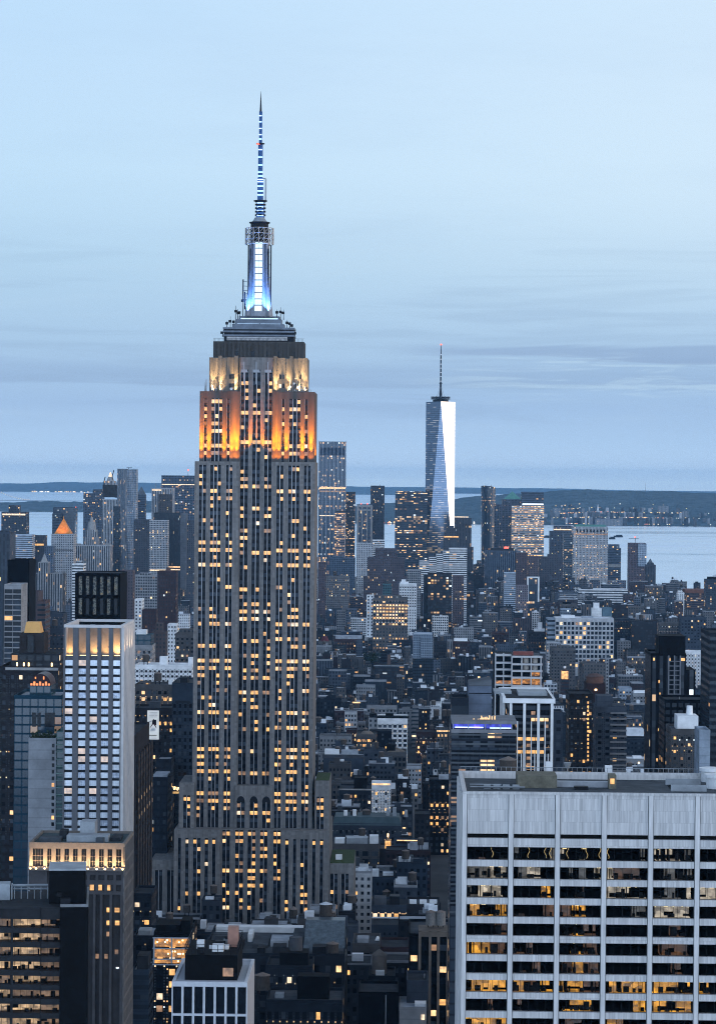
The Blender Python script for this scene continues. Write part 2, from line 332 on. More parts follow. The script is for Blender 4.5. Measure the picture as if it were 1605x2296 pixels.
def B(kind, x0, x1, yt, Y=None, h=None, d=25.0, st='punched', c='grey', lit=.12, cell=(3.2, 3.6), ex=(), roof='g', lab='', grp=None, an=None, cat=None, par=1.1, W=None, free=False, rz=None):
    """a building standing where the photograph shows its front: pixel columns x0..x1, top yt, at distance Y (or of height h)"""
    if Y is None:
        Y = 2000.0
        for _ in range(6): Y *= (EYE - h) / max(1e-6, EYE - P((x0 + x1) / 2, yt, Y).z)
    p0, p1 = P(x0, yt, Y), P(x1, yt, Y); wd = p1.x - p0.x; zt = (p0.z + p1.z) / 2
    X0 = (p0.x + p1.x) / 2; root = thing(kind, lab, cat or kind.replace('_', ' '), (X0, Y, 0), YAW if rz is None else rz, grp)
    col = PAL[c] if isinstance(c, str) else c
    if Y > 4200: col = tuple(min(.62, v * 1.45 + .028) for v in col)  # far walls lifted: pale haze put into their colour
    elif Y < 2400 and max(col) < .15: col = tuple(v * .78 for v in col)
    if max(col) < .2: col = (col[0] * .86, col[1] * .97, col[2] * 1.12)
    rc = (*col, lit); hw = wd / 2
    LX = lambda px, py=None: P(px, yt if py is None else py, Y).x - X0
    LZ = lambda py, px=None: P((x0 + x1) / 2 if px is None else px, py, Y).z
    if not free: USED.append((X0 - hw - 1, X0 + hw + 1, Y - 1, Y + d + 1, zt, x0, x1, yt))
    cu = (1 / cell[0], 1 / cell[1])
    b = MB().box(-hw, hw, 0, d, 0, zt, cu)
    if W:                                   # piers and spandrels in relief with windows set between them
        nx = max(1, round(wd / cell[0])); rows = min(W.get('rows', 99), int((zt - 2) / cell[1])); cw = wd / nx; ww = W.get('w', .5) * cw; wh = W.get('h', .52) * cell[1]; pr = W.get('p', .4)
        top = W.get('top', .5) * cell[1]; zb = zt - top - rows * cell[1]
        for i in range(nx + 1):
            xa = -hw + i * cw; q = (cw - ww) / 2
            b.box(max(-hw - .02, xa - q), min(hw + .02, xa + q), -pr, 0, zb, zt - top, bot=True, off=(300, 0))
        for j in range(rows + 1):
            z = zb + j * cell[1] - (cell[1] - wh) / 2; 
            b.box(-hw, hw, -pr + .06, 0, max(z, .1), min(z + cell[1] - wh, zt - .3), bot=True, cu=(.02, .02))
        b.box(-hw - .02, hw + .02, -pr - W.get('cor', .1), -.01, zt - top, zt, bot=True, cu=(.02, .02))
        cells = []
        for j in range(rows - 1, -1, -1):
            fl = rnd.choice([.3, .5, 1, 2.2]) * lit
            for i in range(nx): cells.append((-hw + (i + .5) * cw, -.05, zb + j * cell[1] + (cell[1] - wh) / 2, ww * .96, wh * .98, pick(fl, W.get('warm', .5))))
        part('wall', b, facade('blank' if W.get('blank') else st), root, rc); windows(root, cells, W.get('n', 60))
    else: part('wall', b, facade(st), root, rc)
    roof_part(root, -hw, hw, 0, d, zt, ROOFM.get(roof, ROOFG) if isinstance(roof, str) else roof, par, rc)
    for e in ex:
        t_ = e[0]
        if t_ == 'box':                     # x0, x1, ytop, options
            o = e[4] if len(e) > 4 else {}
            xa, xb, zz = LX(e[1], e[3]), LX(e[2], e[3]), LZ(e[3], (e[1] + e[2]) / 2); dd = o.get('d', min(d * .6, max(4, xb - xa))); yy = o.get('y', (d - dd) * .4)
            zb = zt + .07 if o.get('zb') is None else LZ(o['zb'], (e[1] + e[2]) / 2)
            cc = (tuple(min(.62, v * 1.45 + .028) for v in PAL[o['c']]) if Y > 4200 else PAL[o['c']]) if 'c' in o else col  # extras carry the same painted haze as the far walls
            if 'm' in o: part(o.get('n', 'penthouse'), MB().box(xa, xb, yy, yy + dd, zb, zz, bot=True), o['m'], root)
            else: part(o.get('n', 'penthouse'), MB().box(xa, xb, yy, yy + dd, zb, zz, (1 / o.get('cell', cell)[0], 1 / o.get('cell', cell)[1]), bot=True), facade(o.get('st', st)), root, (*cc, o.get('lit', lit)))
        elif t_ == 'pyr':                   # x0, x1, ybase, ytip, material
            xa, xb, za, zb = LX(e[1], e[3]), LX(e[2], e[3]), LZ(e[3], (e[1] + e[2]) / 2), LZ(e[4], (e[1] + e[2]) / 2); r = (xb - xa) / 2; xm = (xa + xb) / 2; ym = d / 2
            part('roof_pyramid', MB().loft([[(xm - r, ym - r, za), (xm + r, ym - r, za), (xm + r, ym + r, za), (xm - r, ym + r, za)], [(xm - .4, ym - .4, zb), (xm + .4, ym - .4, zb), (xm + .4, ym + .4, zb), (xm - .4, ym + .4, zb)]]), e[5], root)
        elif t_ == 'cyl':                   # x0, x1, ybottom, ytop, material, name, taper
            xa, xb = LX(e[1], e[4]), LX(e[2], e[4]); r = (xb - xa) / 2
            part(e[6], MB().cyl((xa + xb) / 2, d / 2, LZ(e[3], e[1]), LZ(e[4], e[1]), r, r * (e[7] if len(e) > 7 else 1), 16), e[5], root)
        elif t_ == 'tank': tank(root, LX(e[1]), e[3] if len(e) > 3 else d * .5, zt, e[2], e[2] * 1.9, e[4] if len(e) > 4 else 2.4)
        elif t_ == 'mast': part('mast', MB().cyl(LX(e[1]), d / 2, zt, LZ(e[2], e[1]), e[3] if len(e) > 3 else .5, .1, 6), GREYMETAL, root)
        elif t_ == 'strip':                 # lit or coloured band across the front: x0, x1, ytop, ybot, material, name
            part(e[6], MB().box(LX(e[1], e[3]), LX(e[2], e[3]), -.56, -.02, LZ(e[4], e[1]), LZ(e[3], e[1]), bot=True), e[5], root)
    if an: LAND.append(((x0 + x1) / 2, yt, an))
    return root, LX, LZ, zt, hw, Y
# ------------------------------------------------------------------ setting: land, water, shores
ASPH = surf('asphalt', (.045, .047, .05), .9, scale=.02, var=.4)
mw, k = new_mat('harbour_water')
pos = k.n('ShaderNodeNewGeometry').outputs['Position']
v1 = k.n('ShaderNodeVectorMath', operation='MULTIPLY', i_0=pos, i_1=(.010, .0035, 1.0)).outputs[0]
n1 = k.n('ShaderNodeTexNoise', i_Vector=v1, i_Scale=1.0, i_Detail=6.0, i_Roughness=.65).outputs[0]
v2 = k.n('ShaderNodeVectorMath', operation='MULTIPLY', i_0=pos, i_1=(.0006, .0013, 1.0)).outputs[0]
n2 = k.n('ShaderNodeTexNoise', i_Vector=v2, i_Scale=1.0, i_Detail=3.0, i_Roughness=.5).outputs[0]
bp = k.n('ShaderNodeBump', i_Strength=.55, i_Distance=9.0, i_Height=n1)
finish(mw, k, Base_Color=(.72, .82, .92), Metallic=.62, Roughness=k.mr(n2, .35, .65, .12, .34, False), Normal=bp.outputs[0], Specular_IOR_Level=1.0)  # pale part-metal base puts the sky's sheen into the water's colour
q = MB(); q.face([(-19000, 800, 0), (19000, 800, 0), (19000, 53400, 0), (-19000, 53400, 0)]); struct('water', q, mw)
shore = [(-2600, -300), (2300, -300), (2200, 3000), (1500, 5600), (1000, 5950), (640, 6000), (600, 6350), (380, 6480), (330, 6700), (230, 6750), (180, 6950), (-260, 7050), (-900, 6900), (-2600, 6400)]
q = MB(); q.loft([[(x, y, -2) for x, y in shore], [(x, y, 0.9) for x, y in shore]]); struct('ground', q, ASPH)

def hills(name, m, x0, x1, y0, y1, top, n=120, nb=10, seed=1, rough=.12):
    """a wooded ridge: cross profile rises from the shore to the crest and falls behind it; TOP(x) is the crest height"""
    r = random.Random(seed); ph = [(r.uniform(0, 6.28), r.uniform(.6, 1.4)) for _ in range(9)]
    H = []
    for j in range(nb + 1):
        v = j / nb; row = []
        for i in range(n + 1):
            x = x0 + (x1 - x0) * i / n; u = i / n * 60
            e = sum(math.sin(u * (a + 1) * .55 * b + p + v * 3 * (a % 3)) / (a + 1.5) for a, (p, b) in enumerate(ph))
            prof = math.sin(min(1, v * 1.15) * math.pi / 2) ** .8 if v < .87 else math.cos((v - .87) / .13 * math.pi / 2)
            z = top(x) * prof * (1 + rough * e * (.3 + v) + .5 * rough * r.uniform(-1, 1) * v) + 2
            row.append((x, y0 + (y1 - y0) * v, max(0.5, z)))
        H.append(row)
    b = MB()
    for j in range(nb):
        for i in range(n): b.face([H[j][i], H[j][i + 1], H[j + 1][i + 1], H[j + 1][i]])
    o = struct(name, b, m); return H
def wood_mat(name, a, b_, sc):
    m, k = new_mat(name); pos = k.n('ShaderNodeNewGeometry').outputs['Position']
    n_ = k.n('ShaderNodeTexNoise', i_Vector=pos, i_Scale=sc, i_Detail=6.0, i_Roughness=.7).outputs[0]
    bp = k.n('ShaderNodeBump', i_Strength=1.0, i_Distance=30.0, i_Height=n_)
    return finish(m, k, Base_Color=k.mix(k.mr(n_, .38, .62), a, b_), Roughness=.95, Normal=bp.outputs[0], Specular_IOR_Level=.1)
WOODS = wood_mat('wooded_hillside', (.045, .075, .092), (.095, .135, .155), .012)  # lightened and blued: part of the haze put into the colour
def crest(pts):
    def f(x):
        for (a, h), (b_, g) in zip(pts, pts[1:]):
            if x <= b_: t_ = max(0, (x - a) / (b_ - a)); t_ = t_ * t_ * (3 - 2 * t_); return h + (g - h) * t_
        return pts[-1][1]
    return f
gx = lambda px, Y: (px - CX) / F * Y
hz = lambda py, px, Y: P(px, py, Y).z
# Staten Island, right half of the view
Y1, Y2 = 15400, 18600
isl = hills('hills', WOODS, gx(770, Y1), gx(1900, Y1), Y1, Y2, crest([(gx(q_, Y2), max(8, hz(y_, q_, Y2 - 450))) for q_, y_ in [(700, 1150), (860, 1128), (990, 1121), (1060, 1113), (1180, 1107), (1250, 1099), (1400, 1101), (1480, 1103), (1620, 1107), (1900, 1110)]]), seed=3, n=200, nb=14, rough=.018)
# low wooded shore on the left, with the far ridges beyond the bay
hills('hills', WOODS, gx(-200, 19500), gx(470, 19500), 19500, 20600, crest([(gx(q_, 20500), max(6, hz(y_, q_, 20500))) for q_, y_ in [(-200, 1127), (30, 1127), (70, 1123), (140, 1125), (300, 1123), (450, 1124), (500, 1133)]]), seed=5, n=100, nb=6, rough=.06)
hills('hills', WOODS, gx(-300, 44000), gx(1000, 44000), 44000, 48000, crest([(gx(q_, 47000), max(10, hz(y_, q_, 47000))) for q_, y_ in [(-300, 1083), (60, 1084), (140, 1081), (260, 1082), (440, 1084), (700, 1090), (1000, 1094)]]), seed=8, n=120, nb=6, rough=.03)
hills('hills', WOODS, gx(800, 50000), gx(2000, 50000), 50000, 53000, crest([(gx(q_, 52000), max(10, hz(y_, q_, 52000))) for q_, y_ in [(700, 1092), (900, 1092), (1200, 1095), (1500, 1101), (2000, 1103)]]), seed=9, n=100, nb=6, rough=.03)

def island_z(x, y):
    """height of the wooded island at a point"""
    j = min(13, max(0, int((y - Y1) / (Y2 - Y1) * 14))); i = min(199, max(0, int((x - isl[0][0][0]) / (isl[0][-1][0] - isl[0][0][0]) * 200)))
    return max(isl[j][i][2], isl[j + 1][i][2])
# lamps and small houses of the far shore: too many and too small to count
b = MB(); hb = MB(); r = random.Random(4)
for i in range(170):
    x = gx(r.triangular(1222, 1610, 1300), Y1); dv = abs(r.gauss(0, 340)); y = Y1 - 30 + dv; z = island_z(x, y) if dv > 60 else 3
    s_ = r.uniform(1.6, 3.6); b.box(x - s_, x + s_, y - s_, y, z + 6, z + 6 + s_ * 1.3, mi=r.choice([0, 0, 0, 1, 2]))
for i in range(240):
    x = gx(r.triangular(1215, 1620, 1330), Y1); dv = abs(r.gauss(0, 300)); y = Y1 + dv; z = island_z(x, y); s_ = r.uniform(4, 11); hh = r.uniform(5, 11)
    q_ = r.choice([.03, .05, .08, .12, .2, .4]); hb.box(x - s_, x + s_, y - s_, y + s_, 0, z + hh, col=(q_, q_, q_ * 1.02, .1))
for i in range(34):
    x = gx(r.uniform(860, 1080), Y1); b.box(x - 4, x + 4, Y1 - 40, Y1 - 36, 4, 4 + r.uniform(5, 14), mi=r.choice([0, 1, 2]))
for i in range(34):
    x = gx(r.triangular(60, 240, 140), 43500); s_ = r.uniform(3, 8); b.box(x - s_ * 2, x + s_ * 2, 43400, 43410, 4, 4 + s_ * 2.4, mi=r.choice([0, 1]))
SHL = [glow_mat('shore_lamp_amber', (1, .62, .28), 1.7, 0), glow_mat('shore_lamp_white', (1, .92, .8), 2.0, 0), glow_mat('shore_lamp_red', (1, .3, .15), 1.6, 0)]
o = part('shore_lights', b, SHL); o['kind'] = 'stuff'
o = bpy.data.objects.new('shore_houses', hb.mesh('shore_houses', [facade('blank', True)], True)); C.objects.link(o); o['kind'] = 'stuff'

def shore_block(kind, x0, x1, yt, c, lab, Y=15700, steeple=False):
    p0, p1 = P(x0, yt, Y), P(x1, yt, Y); root = thing(kind, lab, kind.replace('_', ' '), ((p0.x + p1.x) / 2, Y, 0)); hw = (p1.x - p0.x) / 2
    part('wall', MB().box(-hw, hw, 0, 25, 0, p0.z, (.12, .25)), facade('punched'), root, (*PAL[c], .08))
    part('roof', MB().box(-hw - .5, hw + .5, -.5, 25.5, p0.z + .02, p0.z + 1.2), ROOFG, root)
    if steeple: part('spire', MB().loft([[(-6, 6, p0.z), (6, 6, p0.z), (6, 18, p0.z), (-6, 18, p0.z)], [(-.3, 11.7, p0.z + 44), (.3, 11.7, p0.z + 44), (.3, 12.3, p0.z + 44), (-.3, 12.3, p0.z + 44)]]), WHITE, root)
shore_block('apartment_building', 1241, 1256, 1139, 'pale', 'pale apartment block above the ferry landing across the harbour')
shore_block('apartment_building', 1475, 1499, 1134, 'pale', 'wide pale apartment slab on the wooded shore across the harbour', 15900)
shore_block('apartment_building', 1529, 1543, 1146, 'pale', 'narrow pale block at the waterline across the harbour, by the wooded hill')
shore_block('apartment_building', 1421, 1440, 1150, 'white', 'small white block just above the lit docks across the harbour')
shore_block('ferry_terminal', 1335, 1395, 1163, 'pale', 'long low pale ferry terminal on the far shore', 15350)
shore_block('church', 1337, 1344, 1145, 'white', 'tiny white church with a spire in the hillside town across the harbour', 15750, True)
mr_ = thing('radio_mast', 'thin lattice radio mast standing on the wooded island ridge', 'mast', (gx(1429, Y2), Y2 - 500, 0))
part('mast', MB().cyl(0, 0, 120, P(1429, 1083, Y2 - 500).z, 2.2, .6, 4), GREYMETAL, mr_)

# suspension bridge across the narrows, far left: deck, cables, lamps
Yb = 26000
br = thing('suspension_bridge', 'faint suspension bridge with strings of lamps on its cables, far across the bay', 'bridge', (gx(40, Yb), Yb, 0))
bx = lambda px: gx(px, Yb) - gx(40, Yb); bz = lambda py, px=60: P(px, py, Yb).z
part('deck', MB().box(bx(-160), bx(230), -8, 8, bz(1123), bz(1121.6), bot=True), GREYMETAL, br)
q = MB(); L_ = MB(); tw = [(-30, 1078)]
for i in range(40):
    a, c_ = i / 40, (i + 1) / 40; pa = -26 + 96 * a; pb = -26 + 96 * c_
    fz = lambda s_: bz(1088 + 33 * (1 - (1 - s_) ** 2.0)); q.tube((bx(pa), 0, fz(a)), (bx(pb), 0, fz(c_)), 1.2)
    if i % 2 == 0: L_.box(bx(pa) - 2.5, bx(pa) + 2.5, -6, -3, fz(a), fz(a) + 5)
part('cable', q, GREYMETAL, br); part('cable_lamps', L_, SHL[0], br)['kind'] = 'stuff'
part('tower', MB().box(bx(-32), bx(-26), -8, 8, 0, bz(1086)), GREYMETAL, br)

# boats on the harbour
def barge(px0, px1, py, lab, cab=True):
    Y = EYE * F / (py - EYE_ROW(px0)); x0, x1 = gx(px0, Y), gx(px1, Y); L = x1 - x0; hgt = 7.0
    root = thing('barge', lab, 'boat', ((x0 + x1) / 2, Y, 0)); h = L / 2; w_ = min(16, L * .16)
    hull = lambda f, z: [(-h * f, -w_, z), (h * .86 * f, -w_, z), (h * f, 0, z), (h * .86 * f, w_, z), (-h * f, w_, z)]
    part('hull', MB().loft([hull(.96, -1), hull(1, hgt)]), BLACKMETAL, root)
    if cab: part('wheelhouse', MB().box(-h * .85, -h * .6, -w_ * .6, w_ * .6, hgt, hgt + 16).box(-h * .8, -h * .7, -2, 2, hgt + 16, hgt + 26), WHITE, root)
    part('cargo_deck', MB().box(-h * .5, h * .8, -w_ * .8, w_ * .8, hgt, hgt + 4), DARKMETAL, root)
def EYE_ROW(px):
    a = P(px, 1300, 5000).z; b_ = P(px, 1400, 5000).z
    return 1300 - (EYE - a) / (a - b_) * 100
barge(1365, 1380, 1209, 'small dark tugboat beside a long barge in the harbour')
barge(1376, 1397, 1204.5, 'long low dark barge out on the pale harbour water', False)
barge(1219, 1233, 1206, 'dark barge in the water just off the gold-lit office tower', False)

# the air: everything stands inside it
hzm, k = new_mat('dusk_air')
pv = k.n('ShaderNodeVolumePrincipled', i_Color=(.30, .62, 1.0), i_Density=0.000015, i_Anisotropy=.0)
k.n('ShaderNodeOutputMaterial', i_Volume=pv.outputs[0])
q = MB().box(-20000, 20000, -1500, 53500, -3.5, 475, bot=True); struct('haze', q, hzm, 'stuff')
# ------------------------------------------------------------------ the great limestone tower
YE = 1300.0
E0 = P(571.5, 1035, YE); XE = E0.x
esb = thing('skyscraper', 'tallest limestone skyscraper with orange floodlit setbacks and a blue lit mast', 'skyscraper', (XE, YE, 0), YAW)
EX = lambda px, py=1035: P(px, py, YE).x - XE
EZ = lambda py: P(571.5, py, YE).z
cells_all = []
def esb_facade(nm, segs, pyref, z0, z1, yf, depth, top_head=2.0, floors=None, lit=.3, cells=None, rec=.55, pitch=3.645, wallm=STONE, headz=True, x_pad=0.0):
    """stone piers, dark recessed window strips with steel mullions; collects the window rectangles"""
    S, D, M = MB(), MB(), MB(); xs = [EX(s_[0], pyref) for s_ in segs] + [EX(segs[-1][2] if len(segs[-1]) > 2 else segs[-1][0] + 10, pyref)]
    zt = z1 - top_head
    for i, s_ in enumerate(segs):
        xa, xb, n = xs[i], xs[i + 1], s_[1]
        if n == 0: S.box(xa, xb, yf, yf + 1.6, z0, z1 - .01, bot=True)
        else:
            S.box(xa, xb, yf + .004, yf + 1.6, zt, z1 - .012, bot=True)
            bw = (xb - xa) / n
            for j in range(1, n): M.box(xa + j * bw - .2, xa + j * bw + .2, yf + .12, yf + rec + .1, z0, zt + .6, bot=True)
            for e_ in (xa, xb): M.box(e_ - .11, e_ + .11, yf + .1, yf + rec + .1, z0, zt + .3, bot=True)
            for j in range(n): cells.append((xa + (j + .5) * bw, yf + rec - .05, bw - .44))
    D.box(xs[0] + .05, xs[-1] - .05, yf + rec, yf + rec + 1.4, z0, z1 - .3)
    S.box(xs[0], xs[-1], yf + 1.55, yf + depth, z0, z1)
    part(nm, S, wallm, esb); part('spandrel_panels', D, DARKMETAL, esb); part('mullions', M, STEEL, esb)
    return xs, zt
def fill(cells, z0, zt, pitch=3.645, h=1.8, floors=None, lit=.3, first=.9):
    out = []; n = int((zt - z0 - .5) / pitch)
    for f in range(n):
        z = zt - first - h - f * pitch
        if z < z0 + .2: continue
        p = rnd.choice([.04, .08, .12, .18, .25, .35, .5, .95]) * lit / .3
        q = random.Random(f * 31 + int(z0)).random
        for c in cells:
            s_ = pick(min(.97, p), .9); s_ = 4 if s_ == 5 and q() < .28 else 0 if s_ == 2 and q() < .6 else 3 if s_ == 1 and q() < .3 else s_; out.append((c[0], c[1], z, c[2], h, s_))
    return out
zA, zB, zC, zD, zE_ = EZ(1857), EZ(1035), EZ(877), EZ(800), EZ(763)
LW = []
# lower wings and the centre block below the 25th floor
c0 = []
esb_facade('lower_wing', [(394, 0), (402.5, 1), (410, 0), (419, 1), (427, 0), (436, 2), (454, 0), (462, 1), (470.5, 0), (478.8, 1), (486.8, 0, 497)], 1857, 0, EZ(1857), -10, 60, 4.0, cells=c0)
esb_facade('lower_wing', [(633.5, 0), (641, 1), (649.5, 0), (658.5, 1), (666.5, 0), (675, 2), (692.5, 0), (701.5, 1), (709.5, 0), (718.5, 1), (726.5, 0, 740)], 1857, 0, EZ(1857), -10, 60, 4.0, cells=c0)
low = fill(c0, 40, EZ(1857) - 4.0, lit=.38)
c1 = []
esb_facade('centre_block', [(497, 0), (500.5, 2), (518, 0), (529, 2), (548, 0), (557, 2), (575.5, 0), (584.5, 2), (602, 0), (614.5, 2), (631.5, 0, 633.5)], 1800, 0, EZ(1857), -6, 50, .4, cells=c1)
mid = fill(c1, 40, EZ(1857) - .4, lit=.42)
c2 = []
esb_facade('low_wing', [(740, 0), (741.5, 2), (758.5, 0), (766, 2), (783, 0, 794.5)], 1930, 0, EZ(1929), -9, 48, 5.0, cells=c2)
lw2 = fill(c2, 40, EZ(1929) - 5, lit=.3)
c2 = []
esb_facade('low_wing', [(340, 0), (348.5, 2), (366, 0), (376, 2), (393, 0, 394)], 1930, 0, EZ(1929), -4, 44, 5.0, cells=c2)
lw2 += fill(c2, 60, EZ(1929) - 5, lit=.3)
part('planted_roof', MB().box(EX(741, 1929), EX(794, 1929), -8, 38, EZ(1929) + .004, EZ(1929) + .3), surf('roof_grass', (.045, .065, .03), .95, scale=.8), esb)
part('rooftop_unit', MB().box(EX(752, 1929), EX(766, 1929), 2, 8, EZ(1929) + .3, EZ(1929) + 2.2), WHITE, esb)
c3 = []
esb_facade('shoulder', [(402, 0), (411.5, 2), (428, 0, 436)], 1757, EZ(1857) - .2, EZ(1757), -2.5, 36, 6.0, cells=c3)
esb_facade('shoulder', [(707, 0), (710, 2), (727, 0, 739)], 1757, EZ(1857) - .2, EZ(1748), -2.5, 36, 8.0, cells=c3)
sh = fill(c3, EZ(1857), EZ(1757) - 6, lit=.35)
part('planted_roof', MB().box(EX(708, 1748), EX(738, 1748), -2, 30, EZ(1748) + .004, EZ(1748) + .3), surf('roof_grass', (.045, .065, .03)), esb)
# main shaft: two pavilions and the recessed centre
cs = []
esb_facade('shaft', [(436.5, 0), (445.6, 2), (462.8, 0), (471, 3), (496, 0), (506.4, 2), (522, 0, 536.5)], 1035, EZ(1857) - .3, zB, 0, 42, 1.8, cells=cs)
esb_facade('shaft', [(609, 0), (620, 2), (636, 0), (646, 3), (672, 0), (681, 2), (697.5, 0, 706.5)], 1035, EZ(1857) - .3, zB, 0, 42, 1.8, cells=cs)
shaft = fill(cs, EZ(1857), zB - 1.8, lit=.42)
cc = []
esb_facade('centre_bays', [(536.5, 0), (537.2, 2), (555.6, 0), (564, 2), (582.4, 0), (591, 2), (608.3, 0, 609)], 1035, EZ(1762), EZ(800), 4.2, 34, 6.0, cells=cc, rec=.8)
ctr = fill(cc, EZ(1762), EZ(806) - 6, lit=.40)
ca = []
esb_facade('arched_bays', [(527, 0), (531, 2), (550, 0), (560, 2), (579, 0), (588, 2), (607, 0, 612)], 1762, EZ(1857) - .1, EZ(1762), -1.2, 12, 8.0, cells=ca)
arc = fill(ca, EZ(1857), EZ(1762) - 8, lit=.6)
A = MB()
for xa, xb in ((531, 550), (560, 579), (588, 607)):
    a, b_ = EX(xa, 1762), EX(xb, 1762); r_ = (b_ - a) / 2 - .1; z_ = EZ(1762) - 8
    A.face([((a + b_) / 2 + r_ * math.cos(t_ * math.pi / 10), -1.26, z_ + 1.45 * r_ * math.sin(t_ * math.pi / 10)) for t_ in range(11)])
part('arched_windows', A, DARKMETAL, esb)
# floodlit tier
ct = []
TIERST = surf('floodlit_limestone', (.075, .072, .07), .9, var=.25, scale=.4, streak=True)  # stone darkened: weaker sky light around the floodlights put into its colour
esb_facade('floodlit_tier', [(446, 0), (455.5, 1), (463, 0), (472, 3), (497.5, 0), (507, 1), (514.3, 0, 536.6)], 960, zB - .1, zC, 3.4, 36, 3.6, cells=ct, wallm=TIERST)
esb_facade('floodlit_tier', [(608.9, 0), (630.5, 1), (637.3, 0), (647.3, 3), (673, 0), (682, 1), (690, 0, 704.5)], 960, zB - .1, zC, 3.4, 36, 3.6, cells=ct, wallm=TIERST)
tier = fill(ct, zB, zC - 3.2, lit=.26)
# upper tiers
yU = 7.0
for xa, xb, xc, xd, ps_ in ((467, 536.6, 475, 505, (492, 528)), (608.9, 688, 640, 668, (616, 652))):
    u = MB().box(EX(xa, 800), EX(xb, 800), yU, 32, zC - .1, zD).box(EX(xc, 800), EX(xd, 800), yU - .5, yU, zC + 7, zD - .4, bot=True)
    for px in ps_: u.box(EX(px - 4, 800), EX(px + 4, 800), yU - 1.1, yU - .01, zC, zD + .8, bot=True)
    part('upper_tier', u, surf('warm_limestone', (.12, .112, .10), .9, var=.25, scale=.5, streak=True), esb)
up = []
for px, wpx in ((481.5, 4), (493, 4.6), (514, 6), (520, 6), (627, 6), (634, 6), (662, 4.6), (673, 4)):
    for py in (848, 868): up.append((EX(px, 850), yU - .06, EZ(py), wpx * .2, 2.1 if py != 868 else 2.0, rnd.choice([5, 5, 2, 4])))
cr = MB().box(EX(475, 763), EX(680, 763), yU + 2.5, 31, zD - .2, zE_)
for px in (488, 503, 521, 539, 556, 574, 592, 610, 628, 645, 663): cr.box(EX(px - 3, 763), EX(px + 3, 763), yU + 1.7, yU + 2.51, zD, zE_ - .6, bot=True)
part('crown_tier', cr, surf('dark_limestone', (.055, .052, .05), var=.35, scale=.4, streak=True), esb)  # darker limestone with vertical streaks
for px in (528, 564, 594.5, 624.5, 661): up.append((EX(px, 790), yU + 2.4, EZ(797), 1.6, 2.6, 5))
for px in (546, 573.5, 600):      # fan shaped steel heads over the centre bays
    q = MB(); x = EX(px, 820)
    for s_ in (-1, 1): q.face([(x, 4.6, EZ(812)), (x, 4.6, EZ(834)), (x + s_ * 1.9, 4.6, EZ(834)), (x + s_ * 1.3, 4.6, EZ(822))][::s_])
    q.box(x - .22, x + .22, 4.1, 4.7, EZ(860), EZ(810), bot=True); part('steel_wing', q, STEEL, esb)
# dishes and floodlight housings on the ledges
for px, py, r_ in ((517, 871, 3.2), (483, 871, 1.6), (556, 872, 1.6), (658.5, 858, 2.4), (649.5, 866, 2.6), (667, 867, 2.9), (676, 871, 2.0), (660, 873, 1.8), (684, 872, 1.9), (694, 873, 1.8)):
    part('dish_antenna', MB().loft([[(EX(px, py) + r_ * .22 * s_ * math.cos(t_ * .524), (yU - 1.6) + o_, EZ(py) + r_ * .22 * s_ * math.sin(t_ * .524)) for t_ in range(12)] for s_, o_ in ((.05, .5), (.6, .35), (1.0, 0.0))], False), WHITE, esb)
rr = random.Random(11); q = MB()
for i in range(46):
    px = rr.choice([rr.uniform(456, 500), rr.uniform(640, 704)]); q.cyl(EX(px, 880), rr.uniform(4.2, 6.2), zC, zC + rr.uniform(1, 6.5), .09, .05, 4)
part('whip_antennas', q, GREYMETAL, esb)['kind'] = 'stuff'
# observation deck and the stepped base of the mast
q = MB().box(EX(498, 745), EX(656.5, 745), yU + 5, 28, zE_, EZ(733)); part('observation_deck', q, DARKMETAL, esb)
part('deck_window', MB().box(EX(505, 745), EX(642, 745), yU + 4.85, yU + 5.02, EZ(760), EZ(752), bot=True), glow_mat('deck_glass', (.6, .75, 1.0), .25, .4), esb)
for ya, yb in ((747, 751), (738, 742), (730.5, 735)): part('deck_ledge', MB().box(EX(496, 745), EX(658, 745), yU + 4.4, 28.6, EZ(yb), EZ(ya), bot=True), surf('deck_metal', (.11, .125, .15), .45, .5), esb)
q = MB()
for i in range(30):
    px = 524 + i * 3.4; q.box(EX(px, 755), EX(px + .9, 755), yU + 4.7, yU + 4.84, EZ(760), EZ(752), bot=True)
part('deck_mullions', q, STEEL, esb)
q = MB()
for i in range(70): q.cyl(EX(475.5 + i * 2.93, 763), yU + 2.6, zE_, zE_ + 1.5, .05, None, 4)
q.box(EX(475.5, 763), EX(680, 763), yU + 2.55, yU + 2.65, zE_ + 1.45, zE_ + 1.55, bot=True); part('safety_fence', q, BLACKMETAL, esb)
part('mast_base', MB().box(EX(516, 722), EX(634, 722), yU + 7, 27, EZ(731), EZ(722)).box(EX(523, 713), EX(628, 713), yU + 8, 26, EZ(722) - .01, EZ(711)).box(EX(531, 705), EX(623, 705), yU + 8.8, 25, EZ(711) - .01, EZ(704)), surf('deck_metal', (.11, .125, .15)), esb)
BLUEW = glow_mat('blue_white_strip', (.45, .70, 1.0), 1.7, .1)
part('light_strip', MB().box(EX(535.5, 710), EX(619.5, 710), yU + 8.3, yU + 8.75, EZ(711.8), EZ(708.6), bot=True), BLUEW, esb)
part('light_strip', MB().box(EX(527, 723), EX(577, 723), yU + 7.4, yU + 7.9, EZ(724.6), EZ(721.4), bot=True).box(EX(580, 723), EX(626, 723), yU + 7.4, yU + 7.9, EZ(724.6), EZ(721.4), bot=True), BLUEW, esb)
